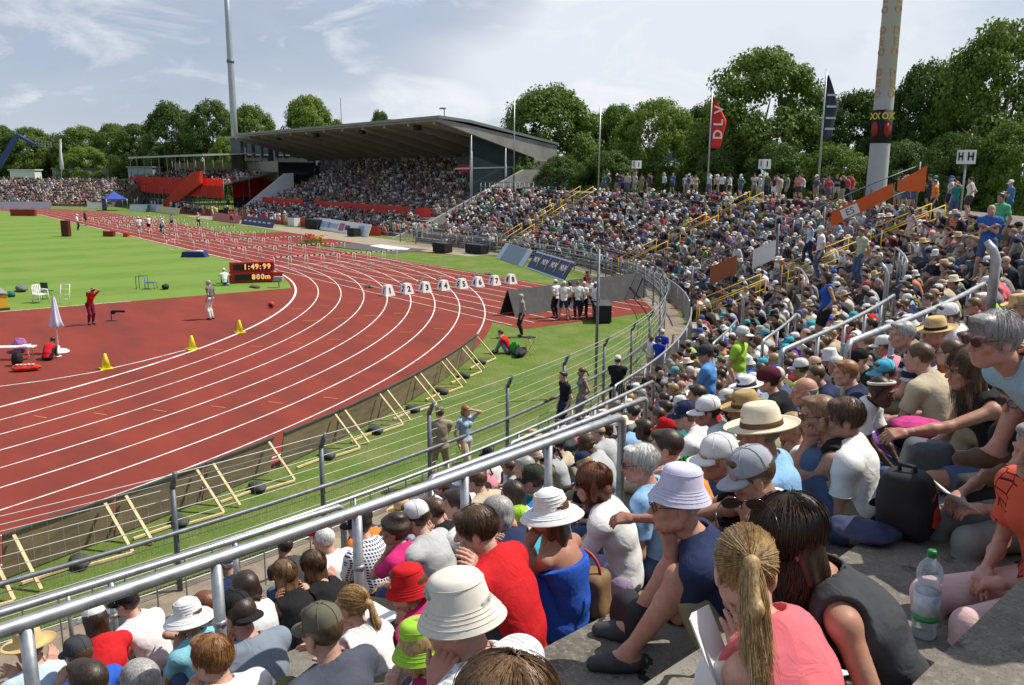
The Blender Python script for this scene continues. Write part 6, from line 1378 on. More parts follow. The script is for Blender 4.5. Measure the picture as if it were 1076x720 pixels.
# left foreground
N_('straw', 'man in crumpled straw hat and pale blue shirt at the left edge', 30, 681, 6.3, 14, 26, 'm', hair='short', hc='brown', hat='fedora', hatc='straw', top='polo', tc='pale blue', bot='trousers', bc='khaki', seed=27, hs=1.05)
N_('darkcap', 'man in dark grey cap and royal blue shirt beside the straw hat', 82, 686, 6.0, 12, 20, 'm', hair='short', hc='brown', hat='cap', hatc='charcoal', top='tee', tc='royal blue', bot='trousers', bc='denim', seed=28)
N_('darkhead', 'dark haired man in cream top cut by the lower left picture edge', 92, 716, 5.0, 15, 25, 'm', hair='short', hc='dark brown', top='tee', tc='cream', bot='trousers', bc='denim', seed=29)
N_('redtop', 'woman in red top and white cap with long dark hair', 99, 652, 6.8, 10, 18, 'f', hair='long', hc='dark brown', hat='cap', hatc='white', top='tee', tc='red', bot='shorts', bc='white', seed=30, skin='tan')
N_('whiteboy', 'slim boy in white tee and black cap leaning to the left', 133, 634, 7.2, 30, 42, 'm', sc=0.9, hair='short', hc='dark brown', hat='cap', hatc='black', top='tee', tc=(0.72, 0.68, 0.70), bot='shorts', bc='brown', seed=31, side=-0.06)
N_('greyhead', 'grey haired person at the lower left picture edge', 146, 716, 5.0, 15, 25, 'f', hair='bob', hc='grey', top='tee', tc='beige', bot='trousers', bc='khaki', seed=32)
N_('whitesun', 'woman in white sun hat and pale turquoise top', 197, 649, 5.9, 20, 35, 'f', hair='short', hc='brown', hat='sunhat', hatc=(0.78, 0.78, 0.77), top='tee', tc=(0.22, 0.50, 0.60), bot='shorts', bc='denim', seed=33, skin='tan')
N_('tanw', 'brown haired woman in black strappy top shading her eyes', 214, 637, 6.6, 28, 45, 'f', hair='bob', hc='auburn', top='tank', tc='charcoal', bot='shorts', bc='denim', arms=('brow', 'knee'), skin='tan', seed=34)
N_('dkbr', 'woman with dark brown hair and white top with black straps', 257, 617, 6.5, 12, 20, 'f', hair='bob', hc='dark brown', top='tank', tc='white', bot='shorts', bc='charcoal', seed=35, skin='tan')
N_('ukcap', 'man in black cap and grey blue polo with a small flag patch on the nape', 251, 646, 5.3, 14, 22, 'm', hair='short', hc='dark brown', hat='capback', hatc='black', top='polo', tc=(0.20, 0.24, 0.30), bot='trousers', bc='khaki', seed=36, skin='ruddy')
N_('ginger', 'boy with ginger brown hair and white shirt at the bottom left', 222, 692, 4.1, 18, 30, 'm', sc=0.92, hair='short', hc='ginger', top='tee', tc='white', bot='trousers', bc='denim', seed=37, strands=900)
N_('blacktank', 'girl with long light brown hair in a black vest', 298, 604, 6.2, 10, 18, 'f', hair='long', hc='light brown', top='tank', tc='black', bot='shorts', bc='denim', seed=38, skin='tan', strands=500)
N_('blacktank2', 'girl with long brown hair in a black top next to a rail post', 328, 594, 6.4, 18, 26, 'f', hair='long', hc='brown', top='tank', tc='black', bot='shorts', bc='white', seed=39, skin='fair', strands=500)
N_('camo', 'man in olive camouflage cap and slate tee at the bottom', 338, 660, 4.5, 12, 20, 'm', hair='short', hc='brown', hat='cap', hatc=(0.13, 0.125, 0.09), top='tee', tc=(0.075, 0.085, 0.115), bot='trousers', bc='olive', seed=40, skin='fair', arms=('prop', 'knee'))
N_('blondgirl', 'girl with blond plait and white vest', 369, 636, 4.8, 14, 30, 'f', sc=0.86, hair='pony', hc='blond', top='tank', tc='white', bot='shorts', bc='denim', seed=41, strands=600)
N_('check', 'man in white checked shirt and black cap with a camera strap', 377, 552, 7.7, 16, 40, 'm', hair='short', hc='dark brown', hat='cap', hatc='black', top='tee', tc='navy', pat='check', bot='trousers', bc='charcoal', seed=42)
N_('magenta', 'woman in magenta tee with curly brown hair, hand to her mouth', 414, 557, 6.4, 22, 50, 'f', hair='curly', hc='dark brown', top='tee', tc='magenta', bot='knee', bc='khaki', arms=('chin', 'knee'), seed=43, skin='tan')
N_('wcapman', 'man in white cap and pale shirt behind the magenta tee', 436, 545, 6.9, 25, 40, 'm', hair='short', hc='dark brown', hat='cap', hatc='white', top='tee', tc='pale grey', bot='trousers', bc='denim', seed=44)
N_('german', 'person in black shirt with red and yellow stripes', 455, 537, 7.7, 20, 35, 'm', hair='short', hc='brown', top='tee', tc='black', bot='trousers', bc='denim', seed=45)
N_('redcap', 'child in red sun hat and magenta long sleeved top', 428, 618, 4.7, 25, 45, 'c', sc=0.86, hair='short', hc='brown', hat='bucket', hatc='red', top='long', tc='magenta', bot='trousers', bc='denim', seed=46)
N_('greenhat', 'small child in lime green hat and pink striped top', 441, 678, 3.5, 20, 35, 'c', sc=0.80, hair='bob', hc='blond', hat='bucket', hatc='lime', top='tee', tc=(0.45, 0.03, 0.12), pat='stripe_white', bot='trousers', bc='denim', seed=47, skin='fair')
N_('streak', 'woman with grey streaked hair and navy top behind the red tee', 521, 540, 5.8, 18, 40, 'f', hair='bob', hc='grey', top='tee', tc='navy', bot='trousers', bc='denim', seed=48)
N_('neoncap', 'child in neon yellow cap and turquoise top', 545, 548, 6.4, 18, 35, 'c', sc=0.8, hair='short', hc='blond', hat='cap', hatc='lime', top='tee', tc='turquoise', bot='shorts', bc='denim', seed=49)
N_('bluet', 'man in royal blue tee and dark green cap behind the crocheted hat', 560, 505, 6.8, 16, 30, 'm', hair='short', hc='brown', hat='cap', hatc=(0.04, 0.05, 0.035), top='tee', tc=(0.02, 0.17, 0.48), bot='trousers', bc='denim', seed=50)
N_('whiteback', 'dark haired person in white tee leaning on hands behind the second rail post', 480, 530, 6.6, 22, 42, 'm', hair='short', hc='dark brown', top='tee', tc='white', bot='trousers', bc='black', seed=51)
N_('short1', 'man with short brown hair in beige shirt between rail posts', 500, 505, 8.0, 18, 30, 'm', hair='short', hc='brown', top='tee', tc='beige', bot='trousers', bc='denim', seed=52)
N_('longbr', 'girl with long brown hair and pale top left of the royal blue tee', 538, 520, 7.2, 14, 30, 'f', hair='long', hc='dark brown', top='tee', tc='cream', bot='trousers', bc='denim', seed=53)
# middle ground behind the fedora
N_('orangeback', 'person in orange tee partly hidden behind the grey haired man', 700, 470, 6.0, 20, 34, 'm', hair='short', hc='dark brown', top='tee', tc=(0.70, 0.27, 0.07), bot='shorts', bc='denim', seed=54)
N_('wcapw2', 'woman in white cap and white shirt with dark hair beside a red cap', 743, 433, 6.9, 28, 48, 'f', hair='pony', hc='dark brown', hat='cap', hatc='white', top='tee', tc=(0.66, 0.68, 0.72), bot='shorts', bc='white', seed=55, skin='tan')
N_('wtee3', 'person in white tee and navy cap in front of the red tee man', 720, 437, 8.0, 22, 36, 'm', hair='short', hc='brown', hat='cap', hatc='navy', top='tee', tc='white', bot='shorts', bc='denim', seed=56)
N_('redtee2', 'man in plain red tee with dark hair in the middle of the crowd', 732, 415, 9.6, 26, 44, 'm', hair='short', hc='dark brown', top='tee', tc='red', bot='trousers', bc='denim', seed=57)
N_('tanfed', 'man in brown straw fedora looking left behind the cream hat', 782, 432, 6.8, 24, 45, 'm', hair='short', hc='brown', hat='fedora', hatc=(0.42, 0.29, 0.13), bandc='brown', top='tee', tc='khaki', bot='trousers', bc='denim', seed=58, skin='tan')
N_('whfed', 'man in white trilby with black band behind the brown fedora', 783, 409, 8.8, 22, 42, 'm', hair='short', hc='dark brown', hat='fedora', hatc='white', bandc='black', top='tee', tc='beige', bot='trousers', bc='denim', seed=59, hs=0.95)
N_('helm', 'person in dark cycling helmet and black top', 807, 401, 9.2, 20, 35, 'm', hair='short', hc='dark brown', hat='helmet', hatc=(0.10, 0.02, 0.03), top='tee', tc='black', bot='trousers', bc='black', seed=60)
N_('headband', 'dark skinned child with a yellow headband turned towards the camera', 926, 412, 6.9, 190, 175, 'c', sc=0.8, hair='crop', hc='black', band='cream', top='tee', tc='white', bot='trousers', bc='denim', skin='dark', seed=61, eyes=True)
N_('purple', 'dark haired person in purple and blue top below the yellow headband', 911, 432, 6.3, 20, 35, 'f', hair='bun', hc='black', top='tee', tc='purple', bot='trousers', bc='denim', skin='dark', seed=62)
N_('cyan', 'child in bright cyan cap by the grey crush barrier', 928, 392, 8.0, 28, 50, 'c', sc=0.85, hair='short', hc='brown', hat='cap', hatc=(0.08, 0.48, 0.66), top='tee', tc='maroon', bot='shorts', bc='denim', seed=63)
N_('orsh', 'man in bright orange tee and straw hat behind the crush barrier', 982, 350, 7.9, 36, 55, 'm', hair='short', hc='grey', hat='fedora', hatc='straw', bandc='black', top='tee', tc=(0.78, 0.22, 0.05), bot='trousers', bc='denim', seed=64, hs=0.98)
N_('stripe', 'man in navy tee with white stripes behind the crush barrier', 948, 352, 7.4, 32, 52, 'm', hair='short', hc='grey', top='tee', tc='navy', pat='pinstripe', bot='trousers', bc='khaki', seed=65)
N_('whc2', 'person in white cap and white shirt at the top of the crush barrier', 995, 333, 8.7, 34, 50, 'm', hair='short', hc='brown', hat='cap', hatc='white', top='tee', tc='white', bot='trousers', bc='denim', seed=66)
N_('redhair', 'man with ginger hair and navy tee beside the thick crush barrier post', 888, 392, 8.4, 24, 42, 'm', hair='short', hc='ginger', top='tee', tc='navy', bot='trousers', bc='denim', seed=67)
N_('baldman', 'balding grey man in black jacket left of the ginger haired man', 845, 412, 7.6, 28, 50, 'm', hair='bald', hc='grey', top='long', tc='black', bot='trousers', bc='denim', seed=68, skin='ruddy')
# ------------------------------------------------------------------ the crowd: figures copied from a set of built ones, each with its own colours
TPL = []
def template(sex, sc, top, bot, arms, legs, hairs, hh=0.73, hyaw=0.2, hp=0.12, pose='sit', side=0.0, twist=0.0, seed=0, h=0.0135):
    B = Body(pose, sex, sc, hh*sc if pose == 'sit' else None, side, hyaw, hp, 0.0, legs, arms, twist)
    d = {'B': B, 'sex': sex, 'top': top, 'pose': pose, 'skin': np_mesh('person', *b_skin(B, h, False), M_SKIN), 'shirt': np_mesh('shirt', *b_top(B, h, top, 0.014, 0.004, seed), M_CLOTH),
         'trousers': np_mesh('trousers', *b_bottom(B, h, bot, 0.013, 0.003, seed+1), M_CLOTH), 'shoes': np_mesh('shoes', *b_shoes(B, h), M_SHOE), 'bot': bot}
    d['hair'] = {k: np_mesh('hair', *b_hair(B, 0.010, k), M_HAIR) for k in hairs}
    d['mk'] = lambda hx, f: lowparts(B, top, bot, hx, f)
    TPL.append(d); return d
def lowparts(B, top, bot, hk, h):
    """the same figure, coarse: list of (role, V, F)"""
    out = []
    fat = 0.004 if h < 0.04 else 0.012
    def g(fn):
        return fn
    F = SDF(*B.bounds(), h); B.torso(F, -0.012); B.neckp(F, infl=fat)
    for i in (0, 1): B.arm(F, i, infl=fat); B.leg(F, i, infl=fat*0.5); B.foot(F, i); B.hand_rough(F, i)
    B.headp(F, False); out.append(('skin', *F.mesh())); out.append(('top', *b_top(B, h, top, 0.018+fat, 0, 0))); out.append(('bot', *b_bottom(B, h, bot, 0.016+fat, 0))); out.append(('hair', *b_hair(B, min(h, 0.04), hk, 0.006)))
    return out
template('m', 1.0, 'tee', 'shorts', ('knee', 'knee'), 'low', ('short', 'crop'), 0.73, 0.25, seed=1)
template('m', 1.0, 'polo', 'trousers', ('clasp', 'clasp'), 'low', ('short', 'bald'), 0.71, 0.35, seed=2)
template('f', 0.94, 'tank', 'shorts', ('lap', 'lap'), 'low', ('long', 'pony'), 0.74, 0.15, seed=3)
template('f', 0.94, 'tee', 'trousers', ('clasp', 'knee'), 'hug', ('bob', 'pony'), 0.71, 0.4, seed=4)
template('m', 0.98, 'tee', 'trousers', ('chin', 'knee'), 'low', ('short', 'crop'), 0.69, 0.3, seed=5)
template('f', 0.92, 'tee', 'capri', ('book', 'book'), 'low', ('long', 'bun'), 0.74, 0.1, 0.35, seed=6)
template('m', 1.02, 'tee', 'shorts', ('prop', 'prop'), 'far', ('short', 'crop'), 0.75, 0.3, seed=7)
template('f', 0.95, 'tank', 'trousers', ('cheek', 'knee'), 'same', ('bob', 'long'), 0.70, 0.5, seed=8)
template('c', 0.78, 'tee', 'shorts', ('lap', 'knee'), 'low', ('short', 'bob'), 0.74, 0.3, seed=9)
template('m', 1.0, 'long', 'trousers', ('fold', 'fold'), 'low', ('short', 'bald'), 0.74, 0.2, seed=10)
STAND = [template('m', 1.0, 'tee', 'trousers', ('down', 'down'), 'low', ('short', 'crop'), pose='stand', hyaw=0.2, hp=0.05, seed=11),
         template('f', 0.95, 'tank', 'shorts', ('hips', 'down'), 'low', ('long', 'pony'), pose='stand', hyaw=-0.2, hp=0.05, seed=12),
         template('m', 1.0, 'tee', 'shorts', ('fold', 'fold'), 'wide', ('short', 'bald'), pose='stand', hyaw=0.3, hp=0.1, seed=13),
         template('f', 0.94, 'tee', 'trousers', ('brow', 'down'), 'stride', ('bob', 'pony'), pose='stand', hyaw=0.0, hp=0.05, seed=14)]
SIT = TPL[:10]
def wear(d, loc, phi, tcol, bcol, hk, hcol, hat=None, hatc=None, skin='fair', label=None, group='spectators on the terrace', gl=None, nm='person'):
    B = d['B']; root = link(nm, d['skin'], None, loc); root.rotation_euler = (0, 0, phi); C = lambda c: COLS[c] if isinstance(c, str) else c
    colr(root, SKINC[skin]); tag(root, label, 'person', group)
    for n_, me, c in (('shirt', d['shirt'], C(tcol)), ('trousers' if d['bot'] in ('trousers', 'capri') else 'shorts', d['trousers'], C(bcol)), ('shoes', d['shoes'], COLS['charcoal']), ('hair', d['hair'][hk], HAIRC[hcol])):
        colr(link(n_, me, root), c)
    if hat: o = link('hat' if hat != 'cap' else 'cap', hat_mesh(hat), root); o.matrix_local = head_matrix(B, (0, 0, 0.004), 0.05, 1.05); colr(o, C(hatc))
    if gl: o = link('glasses', glasses_mesh(True), root); o.matrix_local = head_matrix(B)
    return root
rg = np.random.default_rng(21)
TOPC = ['white']*10+['pale grey']*4+['black']*10+['charcoal']*8+['navy']*8+['royal blue']*2+['sky blue']*2+['pale blue']*3+['red']*2+['orange']*2+['maroon']*3+['pink']*1+['salmon']*1+['green']*1+['lime']+['teal']*2+['turquoise']*1+['beige']*3+['khaki']*3+['purple']*1+['lilac']*1+['brown']*3+['cream']*2+['olive']*3+['grey']*4+['denim']*3
BOTC = ['denim']*5+['khaki']*3+['black']*3+['charcoal']*2+['white']+['beige']*2+['navy']
HATK = [(None, None)]*34+[('cap', 'white')]*4+[('cap', 'navy'), ('cap', 'red'), ('cap', 'black'), ('cap', 'beige'), ('cap', 'royal blue'), ('fedora', 'straw'), ('fedora', 'cream'), ('sunhat', 'white'), ('bucket', 'white'), ('bucket', 'beige'), ('cap', 'turquoise')]
HCS = ['dark brown']*6+['brown']*6+['light brown']*3+['blond']*2+['grey']*2+['black']*2+['auburn', 'white']
HATN = {'cap': 'cap', 'fedora': 'brimmed hat', 'sunhat': 'sun hat', 'bucket': 'bucket hat'}
def look(g):
    hk, hc_ = HATK[g.integers(len(HATK))]
    return dict(t=TOPC[g.integers(len(TOPC))], b=BOTC[g.integers(len(BOTC))], hat=hk, hatc=hc_, hc=HCS[g.integers(len(HCS))], skin=['fair', 'tan', 'ruddy', 'tan', 'fair'][g.integers(5)] if g.uniform() > 0.03 else 'dark')
HN = {'long': 'long', 'pony': 'tied back', 'bob': 'chin length', 'bun': 'pinned up', 'short': 'short', 'crop': 'cropped', 'bald': 'thinning', 'curly': 'curly'}
TN = {'tee': 'tee', 'polo': 'polo shirt', 'tank': 'vest', 'long': 'long sleeved top'}
def say(q):
    s = '%s %s' % (q['t'], TN[q['d']['top']])
    return s+(' and %s %s' % (q['hatc'], HATN[q['hat']]) if q['hat'] else ' with %s %s hair' % (HN[q['hk']], q['hc']))
slots = []
def aisle_hit(t, r):
    for a, w in AISLES:
        if w and abs(t-a)*pi/180*r < 0.95: return True
    return abs(t-TD)*pi/180*r < 0.35
NEARXY = np.array(PEOPLE_XY)
for k in range(1, 14):
    r0 = tread_r(k)+0.26; t = 182.5+rg.uniform(0, 0.4)
    if k == 12: pass
    while t < 270+13.0:
        r = r0+rg.uniform(-0.08, 0.22); step = rg.uniform(0.50, 0.66); t += step/r*180/pi if t < 270 else step
        if k > 11 and t > 196: break
        if aisle_hit(t, r) or rg.uniform() < 0.05: continue
        x, y, _ = P_(t, r); z = RISE*k; u, v, w = pix((x, y, z+0.7))
        if w < 2.6 or u < -40 or u > 1150 or v > 790: continue
        if k >= 12 and not (w > 2.6): continue
        if np.min(np.hypot(NEARXY[:, 0]-x, NEARXY[:, 1]-y)) < (0.46 if w > 5 else 0.6): continue
        # nobody inside a crush barrier post or in front of the camera
        if w < 4.2 and u > 380: continue
        if u < 470 and v < 661-0.335*u+22: continue
        if u < 480 and w < 8.6 and rg.uniform() < 0.80: continue
        if any(a0-0.3 < t < a1+0.3 and abs(r-(sum(ar)/2 if isinstance(ar, tuple) else ar)) < 0.30 for a0, a1, ar, _, _ in BARR): continue
        slots.append((w, k, t, x, y, z, u, v))
slots.sort(); STUFF = []; NIND = 208; ROWSAY = {}
used = {}; placed = []
for i, (w, k, t, x, y, z, u, v) in enumerate(slots):
    q = look(rg); d = SIT[rg.integers(len(SIT))]; q['d'] = d; q['hk'] = list(d['hair'])[rg.integers(len(d['hair']))]
    ix, iy = inward(t); phi = atan2(iy, ix)-pi/2+rg.uniform(-0.3, 0.5)
    if d['top'] == 'polo' and False: pass
    q.update(loc=(x, y, z), phi=phi, w=w, k=k, u=u, v=v)
    (placed if i < NIND else STUFF).append(q)
REFS = [('the near yellow stair rails', onz(790, 300, 2.0)), ('the thick crush barrier', atdepth(960, 340, 10)), ('the pale blue polo', atdepth(1052, 358, 3.3)), ('the cream hat', atdepth(798, 455, 4.9)), ('the red tee man', atdepth(732, 415, 9.6)), ('the two children in blue', onz(690, 360, 1.0)), ('the long foreground rail', atdepth(300, 560, 7)), ('the checked shirt', atdepth(377, 552, 7.7)), ('the straw hat', atdepth(30, 672, 6.3)), ('the cyan cap', atdepth(928, 392, 8)), ('the navy striped tee', atdepth(948, 352, 7.4)), ('the cycling helmet', atdepth(807, 401, 9.2)), ('the front barrier', onz(715, 345, 1.0)), ('the bent steel post', atdepth(933, 277, 16)), ('the short crush barrier', atdepth(757, 352, 22))]
for q in placed:
    base = say(q); q['say'] = base; ALT = sorted(REFS, key=lambda r_: hypot(r_[1][0]-q['loc'][0], r_[1][1]-q['loc'][1]))
    cands = [base] if False else []
    nb = sorted((p for p in placed if p is not q), key=lambda p: hypot(p['loc'][0]-q['loc'][0], p['loc'][1]-q['loc'][1]))[:4]
    cands = ['%s near %s' % (base, ALT[0][0])]+['%s beside a %s' % (base, say(p)) for p in nb]+['%s near %s' % (base, a[0]) for a in ALT[1:4]]
    cands = ['spectator in '+c for c in cands if 4 <= len(c.split()) <= 14]
    for c in cands+['spectator in %s, %s %s' % (base, q['b'], 'shorts' if q['d']['bot'] == 'shorts' else 'trousers')]+['spectator in %s behind a %s' % (q['t']+' '+TN[q['d']['top']], p['t']+' '+TN[p['d']['top']]) for p in nb]:
        if c not in used: break
    used[c] = 1; q['label'] = c
    wear(q['d'], q['loc'], q['phi'], q['t'], q['b'], q['hk'], q['hc'], q['hat'], q['hatc'], q['skin'], c.replace('a orange', 'an orange').replace('a olive', 'an olive'), gl=rg.uniform() < 0.25)
# people standing on the top walkway and on the stairs, nearest ones as figures of their own
def stand_at(u, v, d, label, tcol, bcol='denim', ti=0, hk=None, hcol='brown', hat=None, hatc=None, skin='fair', yaw=None, z=None, group=None):
    P = atdepth(u, v, d); dd = STAND[ti]; B = dd['B']; yaw = radians(yaw if yaw is not None else 20)-pi/2; c, s_ = cos(yaw), sin(yaw); hx, hy, hz = B.head
    loc = (P[0]-(hx*c-hy*s_), P[1]-(hx*s_+hy*c), P[2]-hz if z is None else z)
    return wear(dd, loc, yaw, tcol, bcol, hk or list(dd['hair'])[0], hcol, hat, hatc, skin, label, group or 'people standing in the stand')
for a in ((1052, 208, 21, 'man standing in a light green tee on the upper rows at the right', (0.10, 0.42, 0.22), 'denim', 0, 'short', 'dark brown', None, None, 'tan', 60),
          (1042, 221, 19, 'broad man standing in a royal blue shirt below the light green tee', (0.05, 0.13, 0.42), 'denim', 2, 'bald', 'grey', None, None, 'ruddy', 110),
          (862, 242, 27, 'man standing in white shirt holding the near yellow stair rail', 'white', 'denim', 0, 'short', 'grey', 'cap', 'white', 'fair', 40),
          (851, 237, 33, 'woman standing in pale blue top and white cap on the middle of the terrace', 'pale blue', 'navy', 3, 'pony', 'brown', 'cap', 'white', 'tan', 60),
          (905, 244, 25, 'man leaning in a pale green shirt beside the near yellow stairs', (0.45, 0.50, 0.34), 'denim', 0, 'short', 'brown', None, None, 'tan', 60),
          (868, 292, 17.5, 'man standing in a royal blue vest with raised hand in mid crowd', 'royal blue', 'black', 1, 'long', 'dark brown', None, None, 'tan', 50),
          (741, 372, 12.3, 'man standing in a sky blue tee and dark cap checking a phone', (0.10, 0.28, 0.60), 'khaki', 2, 'short', 'dark brown', 'cap', 'charcoal', 'tan', 30),
          (781, 352, 14.0, 'man standing in a neon yellow tee and white cap', 'lime', 'white', 0, 'short', 'grey', 'cap', 'white', 'ruddy', 200),
          (982, 192, 35, 'man standing in orange tee on the top walkway left of the H sign', 'orange', 'navy', 0, 'short', 'brown', None, None, 'ruddy', 40),
          (1020, 190, 36, 'woman standing in pale lime top right under the H sign', (0.50, 0.56, 0.28), 'maroon', 1, 'pony', 'brown', None, None, 'fair', 60),
          (1062, 193, 33, 'man standing in blue tee and white cap on the top walkway at the right edge', (0.06, 0.20, 0.42), 'denim', 2, 'short', 'brown', 'cap', 'white', 'fair', 40),
          (1005, 194, 36, 'person standing in teal top on the top walkway just left of the H sign', 'teal', 'denim', 3, 'bob', 'dark brown', None, None, 'fair', 80),
          (957, 222, 31, 'woman standing in pale pink dress top at the near yellow stairs', (0.62, 0.48, 0.50), 'beige', 1, 'long', 'dark brown', None, None, 'tan', 60)):
    stand_at(*a[:4], a[4], a[5], a[6], a[7], a[8], a[9], a[10], a[11], a[12])
g2 = np.random.default_rng(5)
for u in np.cumsum(g2.exponential(6.6, 68))+622:                                    # the rest of the top walkway
    uu = u; rw = g2.uniform(55.2, 58.2)
    if uu > 1085 or 905 < uu < 945: continue
    for d in np.arange(28, 95, 0.25):
        q_ = atdepth(uu, 186, d); D = q_[:2]-np.array((SX, SY)); r = hypot(*D) if D[0] < 0 else abs(D[1])
        if r > rw and d > 25: break
    q = look(g2); dd = STAND[g2.integers(4)]; q['d'] = dd; q['hk'] = list(dd['hair'])[g2.integers(len(dd['hair']))]
    q.update(loc=(q_[0], q_[1], RISE*12), phi=radians(g2.uniform(0, 140))-pi/2, w=d); STUFF.append(q)
# ---- everyone farther away: one mass
LOWC = {}
LODH = {0: 0.030, 1: 0.046, 2: 0.066, 3: 0.085}
def low(d, hk, lod):
    key = (id(d), hk, lod)
    if key not in LOWC:
        h = LODH[lod]; ps = d['mk'](hk, h)
        if lod == 3: ps = [p for p in ps if p[0] != 'bot' or d['pose'] == 'stand']
        V, F = merge(*[(a, b) for _, a, b in ps]); role = np.concatenate([np.full(len(a), ['skin', 'top', 'bot', 'hair'].index(n), np.int8) for n, a, _ in ps]); LOWC[key] = (V, F, role)
    return LOWC[key]
LOWH = {}
def lowhat(kind, B, lod):
    if kind not in LOWH:
        m = b_hat(kind, 10 if lod else 16); V = np.array(m.v); F = [f for f in m.f if len(f) == 4]; LOWH[kind] = (V, np.array(F))
    V, F = LOWH[kind]; M = np.array(head_matrix(B, (0, 0, 0.01), 0.05, 1.12)); return V@M[:3, :3].T+M[:3, 3], F
def seatrow(g, pts, fn, dens):
    for (x, y, z, phi) in pts:
        if g.uniform() > dens: continue
        q = look(g); d = SIT[g.integers(len(SIT))]; q['d'] = d; q['hk'] = list(d['hair'])[g.integers(len(d['hair']))]; q.update(loc=(x, y, z), phi=phi+g.uniform(-0.3, 0.3), w=fn); STUFF.append(q)
g3 = np.random.default_rng(8); pts = []
for k in range(15):
    for x in np.arange(XA+0.8, 65, 0.62): pts.append((x+g3.uniform(-0.1, 0.1), -63.75-k*1.0, 1.75+0.433*k, 0.25))
seatrow(g3, [p for p in pts if not (47.4 < p[0] < 50.2) and not (22.4 < p[0] < 29.5 and p[1] < -73)], 100, 0.86); pts = []
for k in range(1, 6):
    for x in np.arange(XA+0.2, 65, 0.6): pts.append((x+g3.uniform(-0.1, 0.1), -58.1-k*0.85+0.5, 0.3*k, 0.2))
seatrow(g3, pts, 100, 0.85); pts = []
for k in range(1, 12):
    r = tread_r(k)+0.3
    for a in np.arange(-61, -8, 0.75): x, y, _ = PF(a+g3.uniform(-0.1, 0.1), r); pts.append((x, y, RISE*k, radians(a+180)-pi/2))
seatrow(g3, pts, 190, 0.82); pts = []
for k in range(4):
    for x in np.arange(68, 118, 0.7): pts.append((x, -59.4-k*1.8, 4.75+k*0.4, 0.2))
seatrow(g3, pts, 140, 0.7)
for x in np.arange(40, 118, 0.75):                                       # staff and spectators behind the boards of the straight
    if g3.uniform() < 0.6:
        q = look(g3); dd = STAND[g3.integers(4)]; q['d'] = dd; q['hk'] = list(dd['hair'])[0]; q.update(loc=(x, -55.4-g3.uniform(0, 1.0), 0), phi=g3.uniform(0, 6.2), w=120); STUFF.append(q)
for (u, v) in ((424, 243), (430, 246), (436, 244), (441, 248), (447, 244), (420, 240), (452, 246), (410, 240), (414, 242), (458, 247)):
    P = onz(u, v+6); q = look(g3); dd = STAND[g3.integers(4)]; q['d'] = dd; q['hk'] = list(dd['hair'])[0]; q['t'] = ['white', 'lime', 'red', 'pale grey'][g3.integers(4)]; q.update(loc=tuple(P), phi=g3.uniform(0, 6.2), w=80); STUFF.append(q)
def crowd_mesh():
    AV, AF, AC, o = [], [], [], 0
    for q in STUFF:
        w = q['w']; lod = 0 if w < 30 else (1 if w < 52 else (2 if w < 95 else 3)); d = q['d']; V, F, role = low(d, q['hk'], lod); c, s_ = cos(q['phi']), sin(q['phi'])
        cols = np.array([SKINC[q['skin']], COLS[q['t']], COLS[q['b']], HAIRC[q['hc']]])[role]
        if q['hat']:
            hv, hf = lowhat(q['hat'], d['B'], lod); F = np.concatenate([F, hf+len(V)]); V = np.concatenate([V, hv]); cols = np.concatenate([cols, np.tile(np.array(COLS[q['hatc']]), (len(hv), 1))])
        W = np.empty_like(V); W[:, 0] = V[:, 0]*c-V[:, 1]*s_+q['loc'][0]; W[:, 1] = V[:, 0]*s_+V[:, 1]*c+q['loc'][1]; W[:, 2] = V[:, 2]+q['loc'][2]
        AV.append(W); AF.append(F+o); AC.append(cols); o += len(V)
    V, F, Cc = np.concatenate(AV), np.concatenate(AF), np.concatenate(AC); Cc = (Cc*0.72+Cc.mean(1, keepdims=True)*0.22)*1.0
    me = np_mesh('crowd', V, F, tint_material('crowd_cloth', 0.85, 0.06, 3.0, attr='tint')); at = me.color_attributes.new('tint', 'FLOAT_COLOR', 'POINT'); at.data.foreach_set('color', np.c_[Cc, np.ones(len(Cc))].astype(np.float32).ravel()); return me
print('individual', len(placed), 'mass', len(STUFF))
cw = link('crowd', crowd_mesh()); tag(cw, kind='stuff'); print('crowd verts', len(cw.data.vertices))
# ------------------------------------------------------------------ things on the track and the infield
def thing(nm, loc, label, cat, group=None, rz=0.0):
    o = empty(nm, loc, rz); tag(o, label, cat, group); bpy.context.view_layer.update(); return o
def lpart(mbx, nm, m, par, fix=True): return mbx.build(nm, m, par, fix=fix)         # part given in the thing's own frame
# hurdles: one built, the rest copied
M_HB = mat('hurdle_bar', (0.70, 0.69, 0.64), 0.5)
hd = empty('hurdle', (0, 0, 0)); bpy.context.view_layer.update()
m = MB(); m.box((0, 0, 0.80), (0.012, 1.18, 0.07)); hb = lpart(m, 'top_bar', M_HB, hd)
m = MB()
for y in (-0.42, 0.0, 0.42): m.box((0, y, 0.80), (0.016, 0.16, 0.072))
lpart(m, 'bar_mark', M_BLACK, hb)
for y in (-0.5, 0.5):
    m = MB(); m.tube([(0.0, y, 0.03), (0.0, y, 0.80)], 0.016, 6); lpart(m, 'upright', M_WPLAS, hd)
    m = MB(); m.tube([(0.0, y, 0.03), (-0.62, y, 0.03)], 0.02, 6); lpart(m, 'foot', M_WPLAS, hd)
HX = [-3.9+8.5*i for i in range(8)]
first = True
for i, x in enumerate(HX):
    for j in range(8):
        if i == 0 and j == 8: continue
        o = hd if first else dup(hd); first = False; o.location = (x, -R0-LW*(j+0.5), 0.0)
        tag(o, 'white low hurdle with black marks in one of the lane rows across the straight', 'hurdle', 'hurdles set in rows on the straight')
